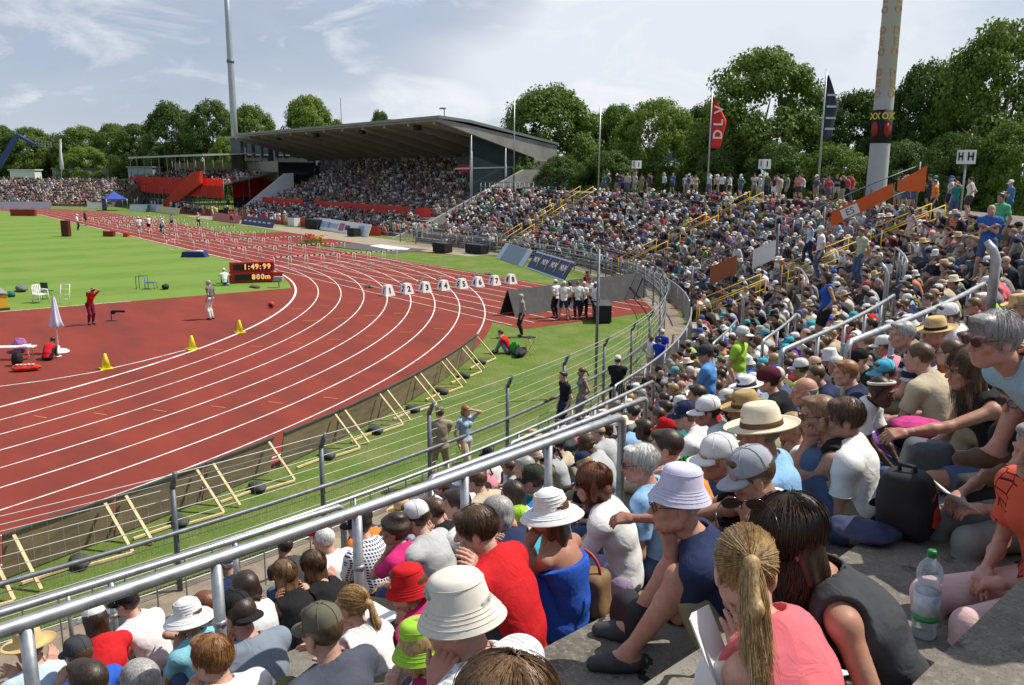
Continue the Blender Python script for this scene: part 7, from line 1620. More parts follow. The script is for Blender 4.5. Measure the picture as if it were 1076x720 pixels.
o = dup(hd); P = onz(180, 262); o.location = tuple(P); o.rotation_euler = (0, 0, 0.6); tag(o, 'single hurdle standing apart on the infield grass edge', 'hurdle', 'loose hurdles beside the lanes')
o = dup(hd); P = onz(337, 251); o.location = tuple(P); o.rotation_euler = (0, 0, 1.3); tag(o, 'hurdle turned sideways behind the red flowers', 'hurdle', 'loose hurdles beside the lanes')
# lane marker boxes
def lane_box(n, u, v):
    P = onz(u, v); o = thing('lane_marker', (P[0], P[1], 0), 'white trapezoid lane marker box with black number %d' % n, 'lane marker', 'numbered lane marker boxes', 0.0)
    m = MB(); b, t, h = 0.30, 0.175, 0.56
    V = [(-b, -b, 0), (b, -b, 0), (b, b, 0), (-b, b, 0), (-t, -t, h), (t, -t, h), (t, t, h), (-t, t, h)]
    m.add(V, [(0, 3, 2, 1), (4, 5, 6, 7), (0, 1, 5, 4), (1, 2, 6, 5), (2, 3, 7, 6), (3, 0, 4, 7)]); bx = lpart(m, 'box', M_WPLAS, o)
    tilt = atan2(b-t, h)
    for nx, ny in ((-1, 0), (0, 1), (0, -1), (1, 0)):
        t_ = text(str(n), 0.42, 'number', M_BLACK, bx, (0, 0, 0), bold=0.018)
        ex = Vector((-ny, nx, 0)); ey = (Vector((-nx, -ny, 0))*(b-t)+Vector((0, 0, h))).normalized(); ez = ex.cross(ey); M = Matrix((ex, ey, ez)).transposed().to_4x4(); M.translation = Vector((nx, ny, 0))*((b+t)/2+0.006)+Vector((0, 0, h*0.47)); t_.matrix_local = M
for n, (u, v) in enumerate(((407.5, 310.5), (427.5, 308.5), (446.5, 306.8), (466, 304.8), (485, 303), (502, 301), (519.5, 299.5), (536.5, 298)), 1): lane_box(n, u, v)
for n, (u, v) in enumerate(((388, 302), (424, 298), (444, 297), (463, 295), (483, 293), (500, 291), (514, 289)), 1):
    P = onz(u, v); o = thing('starting_block', (P[0], P[1], 0), 'low starting block with white pedals behind lane marker %d' % n, 'starting block', 'starting blocks')
    m = MB(); m.box((0, 0, 0.04), (0.85, 0.09, 0.05)); lpart(m, 'rail', M_DARK, o)
    for x, s in ((-0.05, 1), (0.22, -1)): m = MB(); m.slab([(x, s*0.05, 0.04), (x, s*0.19, 0.04), (x-0.12, s*0.19, 0.22), (x-0.12, s*0.05, 0.22)], (0.03, 0, 0)); lpart(m, 'pedal', M_WPLAS, o)
# cones
for (u, v, lb) in ((111.5, 387.5, 'nearest yellow traffic cone on the red track by the inner line'), (202, 367, 'middle yellow traffic cone on the red track'), (252, 349.5, 'yellow traffic cone nearest the man in white trousers')):
    P = onz(u, v); o = thing('traffic_cone', (P[0], P[1], 0), lb, 'cone', 'yellow cones along the inner line')
    m = MB(); m.lathe([(0.16, 0.03), (0.045, 0.50), (0.03, 0.52)], 18); lpart(m, 'body', mat('cone_yellow', (0.80, 0.74, 0.04), 0.45), o)
    m = MB(); m.box((0, 0, 0.015), (0.38, 0.38, 0.03)); lpart(m, 'base', MATS['cone_yellow'], o)
# furled parasol
P = onz(62, 371); o = thing('parasol', (P[0], P[1], 0), 'furled white parasol standing in a round white base on the red track', 'parasol')
m = MB(); m.lathe([(0.34, 0.0), (0.36, 0.06), (0.28, 0.12), (0.06, 0.15), (0.05, 0.26), (0.03, 0.27)], 22); lpart(m, 'base', M_WPLAS, o)
m = MB(); m.tube([(0, 0, 0.1), (0, 0, 2.05)], 0.022, 8); lpart(m, 'pole', M_WPLAS, o)
m = MB(); n = 28; V = []
for i, (r, z) in enumerate(((0.01, 2.12), (0.05, 2.0), (0.10, 1.6), (0.17, 1.2), (0.22, 1.0), (0.20, 0.985))):
    for j in range(n): a = 2*pi*j/n; q = r*(1+0.28*sin(a*6+z*2)); V.append((q*cos(a), q*sin(a), z+0.02*sin(a*6)))
m.add(V, [(i*n+j, i*n+(j+1) % n, (i+1)*n+(j+1) % n, (i+1)*n+j) for i in range(5) for j in range(n)], 0, True); lpart(m, 'canopy', mat('parasol_cloth', (0.60, 0.60, 0.74), 0.8), o)
# bench with things on and by it
A, B_ = onz(-14, 378), onz(38, 377); d = B_-A; o = thing('bench', tuple((A+B_)/2), 'long white bench on the red track at the left edge', 'bench', None, atan2(d[1], d[0])); Lb = np.linalg.norm(d)
m = MB()
for y in (-0.13, 0, 0.13): m.box((0, y, 0.44), (Lb, 0.11, 0.035))
lpart(m, 'seat', M_WPLAS, o)
for x in (-Lb*0.4, Lb*0.4):
    m = MB(); m.tube([(x, -0.16, 0), (x, -0.16, 0.43), (x, 0.16, 0.43), (x, 0.16, 0)], 0.02, 8); lpart(m, 'leg', M_WPLAS, o)
bl = Vector((A+B_)/2); ex = Vector(d).normalized(); ey = Vector((-ex.y, ex.x, 0))
m = MB(); c = bl+ex*(Lb*0.30)+Vector((0, 0, 0.47))
for i in range(4): m.box((c.x+ex.x*0.07*(i-1.5), c.y+ex.y*0.07*(i-1.5), 0.475+0.004*i), (0.05, 0.42, 0.02), atan2(ex.y, ex.x))
tag(m.build('striped_towel', mat('towel_white', (0.70, 0.70, 0.76), 0.9)), 'white striped towel folded over the end of the white bench', 'towel')
def lump(nm, loc, dims, color, label, cat, seed=0, rz=0.0, rough=0.8, extra=None):
    F = SDF((-1, -1, -0.1), (1, 1, 1.2), 0.045); g = np.random.default_rng(seed); F.ell((0, 0, 0.42), (0.72, 0.62, 0.45), None, 0.1)
    for i in range(5): F.ell((g.uniform(-0.45, 0.45), g.uniform(-0.4, 0.4), g.uniform(0.25, 0.6)), g.uniform(0.22, 0.4, 3), None, 0.15)
    F.cut((0, 0, 0.0), (0, 0, -1)); F.wrinkle(0.03, seed, 9); V, Fc = F.mesh(); V = V*np.array(dims)/np.array((1.5, 1.3, 0.95))
    o = link(nm, np_mesh(nm, V, Fc, mat('lump_%s_%d' % (nm, seed), color, rough, noise=(14, tuple(c_*0.6 for c_ in color), 0.4, 0.7))), None, loc); o.rotation_euler = (0, 0, rz); tag(o, label, cat); return o
P = onz(19, 384); lump('backpack', tuple(P), (0.42, 0.36, 0.55), (0.02, 0.02, 0.022), 'black backpack on the red track below the white bench', 'backpack', 1)
P = onz(28, 389.5); o = lump('holdall', tuple(P), (0.95, 0.42, 0.26), (0.62, 0.04, 0.02), 'bright red holdall with white letters in front of the white bench', 'bag', 2, atan2(d[1], d[0])+0.1)
for i in range(5):
    m = MB(); m.box((-0.24+0.12*i, -0.10, 0.232), (0.07, 0.10, 0.012)); lpart(m, 'white_mark', M_WHITE, o)
P = onz(24, 372); lump('clothes_heap', (P[0]+0.5, P[1], 0), (0.9, 0.5, 0.55), (0.34, 0.12, 0.36), 'pink and lilac clothes heaped behind the white bench', 'clothes', 3)
# chairs and frames
P = onz(43, 318); o = thing('plastic_chair', (P[0], P[1], 0), 'white moulded plastic armchair on the infield edge', 'chair', None, radians(-60))
m = MB(); m.box((0, 0, 0.42), (0.48, 0.46, 0.03)); lpart(m, 'seat', M_WPLAS, o)
m = MB()
for i in range(5): m.box((-0.20+0.10*i, 0.235+0.02, 0.66), (0.06, 0.02, 0.44))
m.tube([(-0.25, 0.24, 0.44), (-0.24, 0.27, 0.80), (-0.15, 0.28, 0.88), (0.15, 0.28, 0.88), (0.24, 0.27, 0.80), (0.25, 0.24, 0.44)], 0.022, 6); lpart(m, 'backrest', M_WPLAS, o)
for s in (-1, 1):
    m = MB(); m.tube([(0.26*s, 0.24, 0.66), (0.28*s, -0.05, 0.66), (0.27*s, -0.22, 0.60), (0.26*s, -0.26, 0.0)], 0.024, 6); lpart(m, 'armrest', M_WPLAS, o)
    m = MB(); m.tube([(0.22*s, 0.22, 0.42), (0.25*s, 0.28, 0)], 0.024, 6); lpart(m, 'leg', M_WPLAS, o)
P = onz(69.5, 319); o = thing('steel_stand', (P[0], P[1], 0), 'narrow upright white tube frame with crossbars on the infield edge', 'frame', None, radians(52))
m = MB()
for x in (-0.24, 0.24): m.tube([(x, 0.18, 0), (x*0.9, -0.1, 0.95)], 0.018, 6)
for t in (0.25, 0.5, 0.75, 1.0): m.tube([(-0.24, 0.18-0.28*t, 0.95*t), (0.24, 0.18-0.28*t, 0.95*t)], 0.014, 6)
lpart(m, 'tubes', M_WPLAS, o)
P = onz(51, 314); o = thing('folding_chair', (P[0], P[1], 0), 'dark green folding chair behind the white plastic chair', 'chair', None, radians(40))
m = MB(); m.box((0, 0, 0.42), (0.42, 0.4, 0.03)); lpart(m, 'seat', mat('chair_green', (0.02, 0.06, 0.04), 0.6), o)
m = MB(); m.box((0, 0.22, 0.72), (0.42, 0.03, 0.3)); lpart(m, 'backrest', MATS['chair_green'], o)
for x in (-0.2, 0.2):
    for y in (-0.2, 0.2): m = MB(); m.tube([(x, y, 0), (x, -y*0.9 if y < 0 else 0.2, 0.42)], 0.014, 6); lpart(m, 'leg', M_DARK, o)
P = onz(3, 325); o = thing('landing_mat', (P[0]-0.2, P[1]+0.9, 0), 'yellow high jump landing mat with grey top at the left edge', 'mat', None, radians(0))
m = MB(); m.box((1.1, 0, 0.42), (2.6, 2.2, 0.62)); lpart(m, 'cushion', mat('mat_yellow', (0.72, 0.42, 0.03), 0.6), o)
m = MB(); m.slab([(-0.25, -1.15, 0.735), (2.45, -1.15, 0.735), (2.45, 1.15, 1.1), (-0.25, 1.15, 1.1)], (0, 0, 0.05)); lpart(m, 'cover', mat('mat_grey', (0.24, 0.25, 0.25), 0.7), o)
m = MB(); m.box((1.1, 0, 0.05), (2.7, 2.3, 0.1)); lpart(m, 'base', M_DARK, o)
P = onz(23, 306); lump('cover_sheet', tuple(P), (1.3, 0.6, 0.35), (0.16, 0.17, 0.17), 'grey folded cover sheet lying on the grass near the yellow mat', 'sheet', 4)
P = onz(12, 312); lump('kit_bag', tuple(P), (0.5, 0.35, 0.35), (0.03, 0.16, 0.13), 'small teal bag on the grass beside the yellow mat', 'bag', 5)
P = onz(154, 303); o = thing('step_frame', (P[0], P[1], 0), 'blue tubular step frame on the infield grass', 'frame', None, radians(52))
m = MB(); M_BL = mat('frame_blue', (0.02, 0.10, 0.26), 0.5)
m.tube([(-0.1, 0, 0), (-0.1, 0, 0.72), (0.4, 0, 0.72), (0.4, 0, 0)], 0.02, 6); m.tube([(-0.1, 0.4, 0), (-0.1, 0.4, 0.72), (0.4, 0.4, 0.72), (0.4, 0.4, 0)], 0.02, 6); lpart(m, 'tall_frame', M_BL, o)
m = MB(); m.tube([(-0.6, 0, 0), (-0.6, 0, 0.36), (-0.1, 0, 0.36)], 0.02, 6); m.tube([(-0.6, 0.4, 0), (-0.6, 0.4, 0.36), (-0.1, 0.4, 0.36)], 0.02, 6); m.box((-0.35, 0.2, 0.37), (0.5, 0.44, 0.02)); lpart(m, 'step', M_BL, o)
P = onz(174, 304); lump('kit_bag', tuple(P), (0.5, 0.4, 0.32), (0.02, 0.022, 0.026), 'black kit bag beside the blue frame on the grass', 'bag', 6)
P = onz(122, 337); o = thing('camera_slider', (P[0], P[1], 0), 'small black measuring device on a stand on the red track', 'device', None, radians(50))
m = MB(); m.box((-0.15, 0, 0.42), (0.55, 0.08, 0.09)); m.box((0.1, 0, 0.38), (0.15, 0.12, 0.16)); lpart(m, 'head', M_BLACK, o)
m = MB(); m.tube([(0.2, 0, 0), (0.2, 0, 0.4)], 0.02, 6); m.box((0.2, 0, 0.01), (0.3, 0.3, 0.02)); lpart(m, 'stand', M_DARK, o)
P = onz(205, 270); o = thing('covered_mat', (P[0], P[1], 0), 'low dark blue wedge with a white top on the grass by the hurdles', 'cover', None, radians(52))
m = MB(); m.slab([(-0.95, -0.5, 0), (0.95, -0.5, 0), (0.8, -0.45, 0.42), (-0.75, -0.45, 0.42)], (0, 0.9, 0)); lpart(m, 'cover', mat('cover_blue', (0.015, 0.03, 0.17), 0.6), o)
m = MB(); m.box((-0.35, 0, 0.46), (0.45, 0.5, 0.08)); lpart(m, 'white_pack', M_WPLAS, o)
# the LED clock: two red cases
M_CASE = mat('clock_red', (0.35, 0.018, 0.012), 0.5)
def led():
    m = bpy.data.materials.new('led_digit'); m.use_nodes = True; b = m.node_tree.nodes['Principled BSDF']; b.inputs['Base Color'].default_value = (0.9, 0.35, 0.1, 1); b.inputs['Emission Color'].default_value = (1.0, 0.45, 0.16, 1); b.inputs['Emission Strength'].default_value = 0.9; return m
M_LED = led()
Pc = onz(266, 296.5); rz = atan2(CAMP[1]-Pc[1], CAMP[0]-Pc[0])-radians(-90)-radians(-4)
o = thing('timing_clock', (Pc[0], Pc[1], 0), 'red two tier timing clock showing orange digits on the infield edge', 'clock', None, rz)
def face(x0, x1, z0, z1, dpt, nm): m = MB(); m.box(((x0+x1)/2, 0, (z0+z1)/2), (x1-x0, dpt, z1-z0)); return lpart(m, nm, M_CASE, o)
f1 = face(-1.3, 1.25, 0.66, 1.22, 0.5, 'upper_case'); f2 = face(-1.35, 1.05, 0.05, 0.63, 0.7, 'lower_case')
m = MB(); m.slab([(1.05, -0.40, 0.08), (1.62, -0.40, 0.08), (1.72, -0.40, 0.58), (1.05, -0.40, 0.58)], (0, 0.5, 0)); lpart(m, 'side_case', M_CASE, o)
m = MB(); m.box((0.0, -0.255, 0.94), (2.2, 0.012, 0.36)); lpart(m, 'display', M_BLACK, f1)
m = MB(); m.box((-0.1, -0.356, 0.34), (1.9, 0.012, 0.36)); lpart(m, 'display', M_BLACK, f2)
for ch, x in (('1', -0.42), (':', -0.22), ('4', 0.0), ('9', 0.24), (':', 0.44), ('9', 0.68), ('9', 0.93)): text(ch, 0.44, 'digit', M_LED, f1, (x, -0.265, 0.94), (pi/2, 0, 0), bold=0.012)
for ch, x in (('8', 0.12), ('0', 0.38), ('0', 0.64), ('m', 0.93)): text(ch, 0.42, 'digit', M_LED, f2, (x-0.1, -0.366, 0.34), (pi/2, 0, 0), bold=0.012)
P = onz(291, 301.5); o = thing('lap_counter', (P[0]-0.3, P[1], 0), 'small grey box on a short stand at the corner of the infield', 'device', None, radians(50))
m = MB(); m.box((0, 0, 0.5), (0.5, 0.3, 0.25)); lpart(m, 'box', mat('box_grey', (0.35, 0.36, 0.37), 0.5), o)
m = MB(); m.tube([(0, 0, 0), (0, 0, 0.4)], 0.025, 6); lpart(m, 'stand', M_DARK, o)
P = onz(285, 324); o = thing('cable_reel', (P[0], P[1], 0), 'small red and black cable reel on the red track near the kerb', 'reel', None, radians(60))
m = MB(); m.lathe([(0.16, -0.05), (0.16, 0.05)], 16, (0, 0, 0.17), M=Matrix.Rotation(pi/2, 3, 'X')); lpart(m, 'rim', M_RED, o)
m = MB(); m.lathe([(0.09, -0.07), (0.09, 0.07)], 14, (0, 0, 0.17), M=Matrix.Rotation(pi/2, 3, 'X')); lpart(m, 'hub', M_BLACK, o)
P = onz(268, 302); lump('tarpaulin', tuple(P), (1.1, 0.5, 0.12), (0.06, 0.08, 0.05), 'dark green crumpled tarpaulin on the grass before the timing clock', 'sheet', 7)
P = onz(238, 299.5); lump('kit_bag', tuple(P), (0.6, 0.3, 0.14), (0.25, 0.42, 0.60), 'pale blue cloth on the grass left of the timing clock', 'cloth', 8)
# distant infield boxes
for (u, v, w, h, lb, c_) in ((70, 248.5, 0.75, 1.55, 'tall dark red results board on the infield', (0.10, 0.01, 0.01)), (115, 248.5, 1.05, 0.5, 'low dark red box on the infield beside the lanes', (0.20, 0.015, 0.012)), (133, 249, 0.45, 0.35, 'small bright red box on the infield beside the lanes', (0.45, 0.03, 0.02)), (25, 227, 3.6, 0.9, 'dark red clock case far on the infield', (0.25, 0.02, 0.015))):
    P = onz(u, v); o = thing('equipment_box', (P[0], P[1], 0), lb, 'box', None, radians(50)); mm_ = mat('box_%d' % u, c_, 0.6)
    m = MB(); m.box((0, 0, h/2+0.03), (w, 0.5, h)); lpart(m, 'case', mm_, o)
    m = MB(); m.box((0, -0.26, h*0.55+0.03), (w*0.7, 0.02, h*0.55)); lpart(m, 'front', M_BLACK, o)
for i, (u, v, w, h, lb) in enumerate(((465, 265.5, 1.6, 0.7, 'black cloth covered speaker box on the grass at the straight'), (501, 266.5, 2.0, 0.65, 'dark speaker box before the red barrier on the grass'), (330, 240.5, 2.6, 1.0, 'dark grey cart at the edge of the straight'), (372, 248.5, 1.3, 0.75, 'dark box standing before the long white board'), (309, 238, 1.6, 1.0, 'white cube on the far side of the straight'))):
    P = onz(u, v); o = thing('equipment_box', (P[0], P[1], 0), lb, 'box', None, 0.1); c_ = M_WPLAS if 'white' in lb.split()[0] else M_BLACK
    m = MB(); m.box((0, 0, h/2+0.05), (w, 0.8, h)); lpart(m, 'case', c_, o); m = MB(); m.box((0, 0, h+0.08), (w*0.96, 0.74, 0.06)); lpart(m, 'lid', M_DARK, o)
# flower tub
P = onz(329, 257); o = thing('flower_bed', (P[0], P[1], 0), 'bed of red and yellow flowers at the outer edge of the straight', 'flowers', None, 0.0)
g = np.random.default_rng(3); m = MB()
for i in range(240):
    c = V3(g.normal()*0.75, g.normal()*0.45, abs(g.normal())*0.18+0.1); a = g.uniform(0, 6.28); m.poly([c+V3(cos(a)*0.14, sin(a)*0.14, 0.05), c+V3(-sin(a)*0.1, cos(a)*0.1, 0.1), c+V3(-cos(a)*0.14, -sin(a)*0.14, 0)])
lpart(m, 'leaves', LEAF[0], o, False)
for nm, c_, x0 in (('red_blooms', (0.60, 0.03, 0.02), 0.35), ('yellow_blooms', (0.70, 0.45, 0.04), -1.2)):
    m = MB()
    for i in range(60 if x0 > 0 else 24):
        c = (x0+g.normal()*0.55*(1 if x0 > 0 else 0.4), g.normal()*0.35, g.uniform(0.45, 0.95)); m.lathe([(0.01, -0.05), (0.09, 0), (0.02, 0.05)], 6, c)
    lpart(m, nm, mat(nm, c_, 0.7), o, False)
# dark cloth covered table beside the white shirted group
P = onz(631, 334.5); o = thing('covered_table', (P[0], P[1], 0), 'table under a black cloth beside the group in white shirts', 'table', None, radians(-38))
m = MB(); m.box((-0.45, 0, 0.40), (1.8, 0.7, 0.72)); lpart(m, 'cloth', M_BLACK, o); m = MB(); m.box((-0.45, 0, 0.78), (1.86, 0.76, 0.03)); lpart(m, 'tabletop', M_DARK, o)
# stools and bags by the seated man
P = onz(556, 372); o = thing('folding_stool', (P[0], P[1], 0), 'folding stool with crossed legs right of the standing official', 'stool', None, 0.3)
m = MB(); m.box((0, 0, 0.62), (0.38, 0.34, 0.03)); lpart(m, 'seat', M_BLACK, o)
for a, b in (((-0.2, -0.17, 0), (0.2, -0.17, 0.62)), ((0.2, -0.17, 0), (-0.2, -0.17, 0.62)), ((-0.2, 0.17, 0), (0.2, 0.17, 0.62)), ((0.2, 0.17, 0), (-0.2, 0.17, 0.62))): m = MB(); m.tube([a, b], 0.014, 6); lpart(m, 'leg', M_PINE, o)
P = onz(541, 371.5); lump('rucksack', tuple(P), (0.42, 0.35, 0.5), (0.06, 0.36, 0.07), 'bright green rucksack behind the seated man on the grass', 'backpack', 9)
P = onz(547, 373.5); lump('holdall', tuple(P), (1.0, 0.45, 0.3), (0.025, 0.025, 0.028), 'black holdall lying on the grass beside the seated man', 'bag', 10, -0.8)
# ------------------------------------------------------------------ officials and athletes
def stand_on(u, v, label, tcol, bcol, ti=0, hk=None, hcol='brown', hat=None, hatc=None, skin='fair', yaw=0, sc=1.0, group='officials and athletes', z=0.0):
    P = onz(u, v, z); return wear(STAND[ti], tuple(P), radians(yaw)-pi/2, tcol, bcol, hk or list(STAND[ti]['hair'])[0], hcol, hat, hatc, skin, label, group)
def posed(u, v, label, B, sp, skin='fair', yaw=0, h=0.014, z=0.0, group='officials and athletes'):
    P = onz(u, v, z); root = link('person', np_mesh('person', *b_skin(B, h, False), M_SKIN), None, tuple(P)); root.rotation_euler = (0, 0, radians(yaw)-pi/2); colr(root, SKINC[skin]); tag(root, label, 'person', group); dress(B, root, h, sp, False); return root
stand_on(222, 335.5, 'man standing on the track in grey vest over red shirt and white trousers', (0.16, 0.16, 0.17), 'white', 0, 'short', 'grey', None, None, 'ruddy', 40)
posed(96, 341, 'athlete in red kit bending forward with hands near the head on the red track', Body('stand', 'f', 0.95, arms=('crown', 'crown'), bend=0.45, hpitch=0.7), dict(top='tee', tc='red', bot='trousers', bc='maroon', hair='pony', hc='dark brown'), 'tan', 200)
posed(50, 378.5, 'dark skinned athlete in red vest crouching to lace shoes beside the white bench', Body('sit', 'm', 1.0, 0.62, hpitch=0.5, legs='same', arms=('shin', 'shin')), dict(top='tank', tc='red', bot='shorts', bc='black', hair='crop', hc='black', shc='white'), 'dark', -40, z=0.0)
posed(236, 298, 'official in white top crouching beside the timing clock', Body('sit', 'm', 1.0, 0.72, hpitch=0.3, legs='hug', arms=('point', 'point')), dict(top='polo', tc='white', bot='trousers', bc='navy', hair='short', hc='grey', hat='cap', hatc='white'), 'fair', -20, z=0.12)
stand_on(548, 354, 'grey haired official in grey shirt and black trousers standing by the dark tent board', (0.25, 0.25, 0.28), 'black', 0, 'short', 'grey', None, None, 'ruddy', 60)
posed(533, 371, 'man in red top sitting on the grass at the end of the plywood boards', Body('sit', 'm', 1.0, 0.73, legs='same', arms=('knee', 'clasp'), hpitch=0.3), dict(top='tee', tc='red', bot='trousers', bc=(0.16, 0.22, 0.32), hair='short', hc='brown'), 'fair', 40)
for i, (u, v, lb, hat, yaw, ti) in enumerate(((583.5, 334, 'volunteer in white shirt and white cap leftmost in the group at the black covered table', 'cap', 10, 0), (592, 336.5, 'volunteer in white shirt with cap turned away second from left at the covered table', 'cap', -40, 2), (598, 333, 'volunteer in white shirt with dark hair half hidden in the group at the table', None, 60, 1), (606.5, 335.5, 'broad volunteer in white shirt without cap in the middle of the group at the table', None, -30, 0), (613, 334, 'volunteer in white shirt with white cap leaning over the black covered table', 'cap', -60, 3), (619, 331, 'tall volunteer in white shirt behind the black covered table', None, 150, 2), (625, 335, 'short volunteer in white shirt at the right end of the group at the table', 'cap', -70, 1))):
    stand_on(u, v, lb, 'white', 'navy' if i % 2 else 'black', ti, None, ['brown', 'grey', 'dark brown', 'light brown', 'blond', 'brown', 'brown'][i], hat, 'white' if hat else None, 'tan' if i % 2 else 'fair', yaw)
stand_on(616, 321, 'person in maroon top behind the long dark tent board', 'maroon', 'black', 2, None, 'brown', None, None, 'tan', 200)
# people on the walkway
stand_on(463, 513, 'man in beige waistcoat standing on the walkway looking right', (0.34, 0.29, 0.21), 'khaki', 2, 'short', 'brown', 'cap', (0.25, 0.22, 0.17), 'ruddy', -30, group='people on the walkway')
stand_on(489, 503, 'woman in pale blue blouse and sunglasses on the walkway facing the waistcoat man', (0.36, 0.46, 0.60), 'beige', 3, 'bob', 'ginger', None, None, 'fair', 190, group='people on the walkway')
stand_on(611, 452, 'woman in grey dress leaning on the fence rail seen from behind', 'grey', 'grey', 1, 'pony', 'brown', None, None, 'tan', 70, group='people on the walkway')
stand_on(592, 462, 'child in black top at the fence beside the grey dress', 'black', 'navy', 0, 'short', 'dark brown', None, None, 'fair', 70, group='people on the walkway')
stand_on(647, 441, 'person in black tee and white cap with a shoulder strap walking on the walkway', 'black', 'black', 2, 'short', 'brown', 'cap', 'white', 'fair', -50, group='people on the walkway')
o = stand_on(694, 393, 'child in royal blue sports kit with white cap on the walkway', (0.02, 0.05, 0.40), (0.02, 0.05, 0.40), 0, 'short', 'blond', 'cap', 'white', 'fair', -60, group='people on the walkway'); o.scale = (0.85, 0.85, 0.85)
o = stand_on(691, 399, 'child in royal blue kit seen from behind without a cap', (0.02, 0.05, 0.42), (0.02, 0.04, 0.30), 2, 'short', 'dark brown', None, None, 'fair', -65, group='people on the walkway'); o.scale = (0.78, 0.78, 0.78)
o = stand_on(683, 397, 'girl in white tee with blue sleeves and beige shorts beside the blue kits', 'white', 'beige', 1, 'long', 'light brown', None, None, 'fair', -60, group='people on the walkway'); o.scale = (0.84, 0.84, 0.84)
# hurdle crew and far officials
for i, (u, v, lb, tcol, bcol, ti) in enumerate(((147, 246, 'leftmost of the crew in white shirts among the far hurdles', 'white', 'pale grey', 0), (157, 244, 'crew member in white shirt and dark shorts crouched among far hurdles', 'white', 'black', 2), (170, 244, 'crew member in white behind the pair at the far hurdles', 'white', 'navy', 3), (171.5, 247.5, 'crew member in white shirt and black shorts nearest at the far hurdles', 'white', 'black', 0), (181, 240, 'crew member in pale top walking right among the far hurdles', 'pale blue', 'black', 1), (209, 238.5, 'crew member in white bending over a far hurdle', 'white', 'black', 3), (243.5, 237, 'athlete in red standing on the outer lane of the far straight', 'red', 'maroon', 2), (228, 230, 'steward in yellow top and black trousers by the far banners', (0.6, 0.55, 0.15), 'black', 0), (82, 242, 'seated official in white behind the tall results board', 'white', 'black', 0), (90, 237, 'official in dark jacket beyond the tall results board', 'charcoal', 'black', 2), (455, 252, 'steward in lime vest at the end of the barrier by the grandstand', 'lime', 'navy', 0))):
    stand_on(u, v, lb, tcol, bcol, ti, None, 'brown', 'cap' if tcol == 'white' else None, 'white' if tcol == 'white' else None, 'tan', 30*i)
# ------------------------------------------------------------------ things lying in the foreground rows
def on_row(u, v, k): return onz(u, v, RISE*k)
def boxy(nm, P, dims, rz, color, label, cat, seed=1, rnd=0.05, lean=0.0, extras=()):
    """soft edged bag: rounded box with bulges"""
    F = SDF(np.array((-0.6, -0.6, -0.1)), np.array((0.6, 0.6, 0.9)), 0.016); dx, dy, dz = dims
    X, Y, Z = F.ax[0][:, None, None], F.ax[1][None, :, None], F.ax[2][None, None, :]
    qx = np.abs(X)-(dx/2-rnd)*(1-0.25*np.clip(Z/dz, 0, 1)); qy = np.abs(Y-lean*Z)-(dy/2-rnd)*(1-0.2*np.clip(Z/dz, 0, 1)); qz = np.abs(Z-dz/2)-(dz/2-rnd)
    F.f = (np.sqrt(np.maximum(qx, 0)**2+np.maximum(qy, 0)**2+np.maximum(qz, 0)**2)+np.minimum(np.maximum(qx, np.maximum(qy, qz)), 0)-rnd).astype(np.float32)
    F.wrinkle(0.010, seed, 20); V, Fc = F.mesh(); o = link(nm, np_mesh(nm, V, Fc, mat('bag_%s_%d' % (nm, seed), color, 0.75, noise=(20, tuple(c_*0.65 for c_ in color), 0.4, 0.7))), None, tuple(P)); o.rotation_euler = (0, 0, rz); tag(o, label, cat); return o
P = on_row(952, 562, 12); o = boxy('backpack', P, (0.27, 0.24, 0.36), radians(12), (0.014, 0.014, 0.016), 'big black backpack with a red side panel behind the white tee man', 'backpack', 3, 0.07, 0.28)
m = MB(); m.slab([(-0.139, -0.05, 0.10), (-0.139, 0.06, 0.09), (-0.124, 0.09, 0.24), (-0.122, 0.02, 0.26)], (0.03, 0, 0)); lpart(m, 'red_panel', M_RED, o)
m = MB(); m.tube([(0.03, 0.10, 0.34), (0.03, 0.12, 0.39), (-0.04, 0.12, 0.39), (-0.04, 0.10, 0.34)], 0.012, 6); lpart(m, 'handle', M_BLACK, o)
P = on_row(972, 505, 12); o = boxy('rucksack', P, (0.30, 0.22, 0.24), radians(30), (0.10, 0.105, 0.115), 'grey and black rucksack open beside the pale blue polo man', 'backpack', 4)
P = on_row(1022, 545, 12); o = boxy('shoulder_bag', (P[0], P[1], P[2]), (0.26, 0.16, 0.24), radians(40), (0.018, 0.020, 0.026), 'black shoulder bag in front of the woman with the leaflet', 'bag', 5)
P = on_row(905, 565, 12); lump('folded_jacket', tuple(P), (0.35, 0.25, 0.09), (0.03, 0.04, 0.10), 'crumpled navy jacket on the step beside the dark haired woman', 'clothes', 11)
P = on_row(612, 640, 10); o = boxy('handbag', P, (0.36, 0.20, 0.26), radians(20), (0.24, 0.14, 0.065), 'tan leather handbag with red strap between the lavender hat man and the red tee', 'bag', 6)
m = MB(); m.tube([(0.12*cos(a)*1.0, 0.02, 0.25+0.14*sin(a)) for a in np.linspace(0, pi, 10)], 0.009, 6); lpart(m, 'strap', mat('strap_red', (0.45, 0.06, 0.04), 0.5), o)
P = on_row(664, 668, 11); o = boxy('tote_bag', P, (0.28, 0.13, 0.20), radians(-20), (0.016, 0.016, 0.018), 'black tote bag with a round grey emblem under the lavender hat man', 'bag', 7)
m = MB(); m.tube([(0.04*cos(a), -0.068, 0.10+0.04*sin(a)) for a in np.linspace(0, 2*pi, 16)], 0.005, 5); m.tube([(-0.025, -0.068, 0.125), (0.025, -0.068, 0.075)], 0.005, 5); lpart(m, 'emblem', mat('emblem_grey', (0.4, 0.4, 0.4), 0.6), o)
P = on_row(970, 668, 12)
o = thing('water_bottle', tuple(P), 'clear plastic water bottle with green cap and label standing on the step', 'bottle')
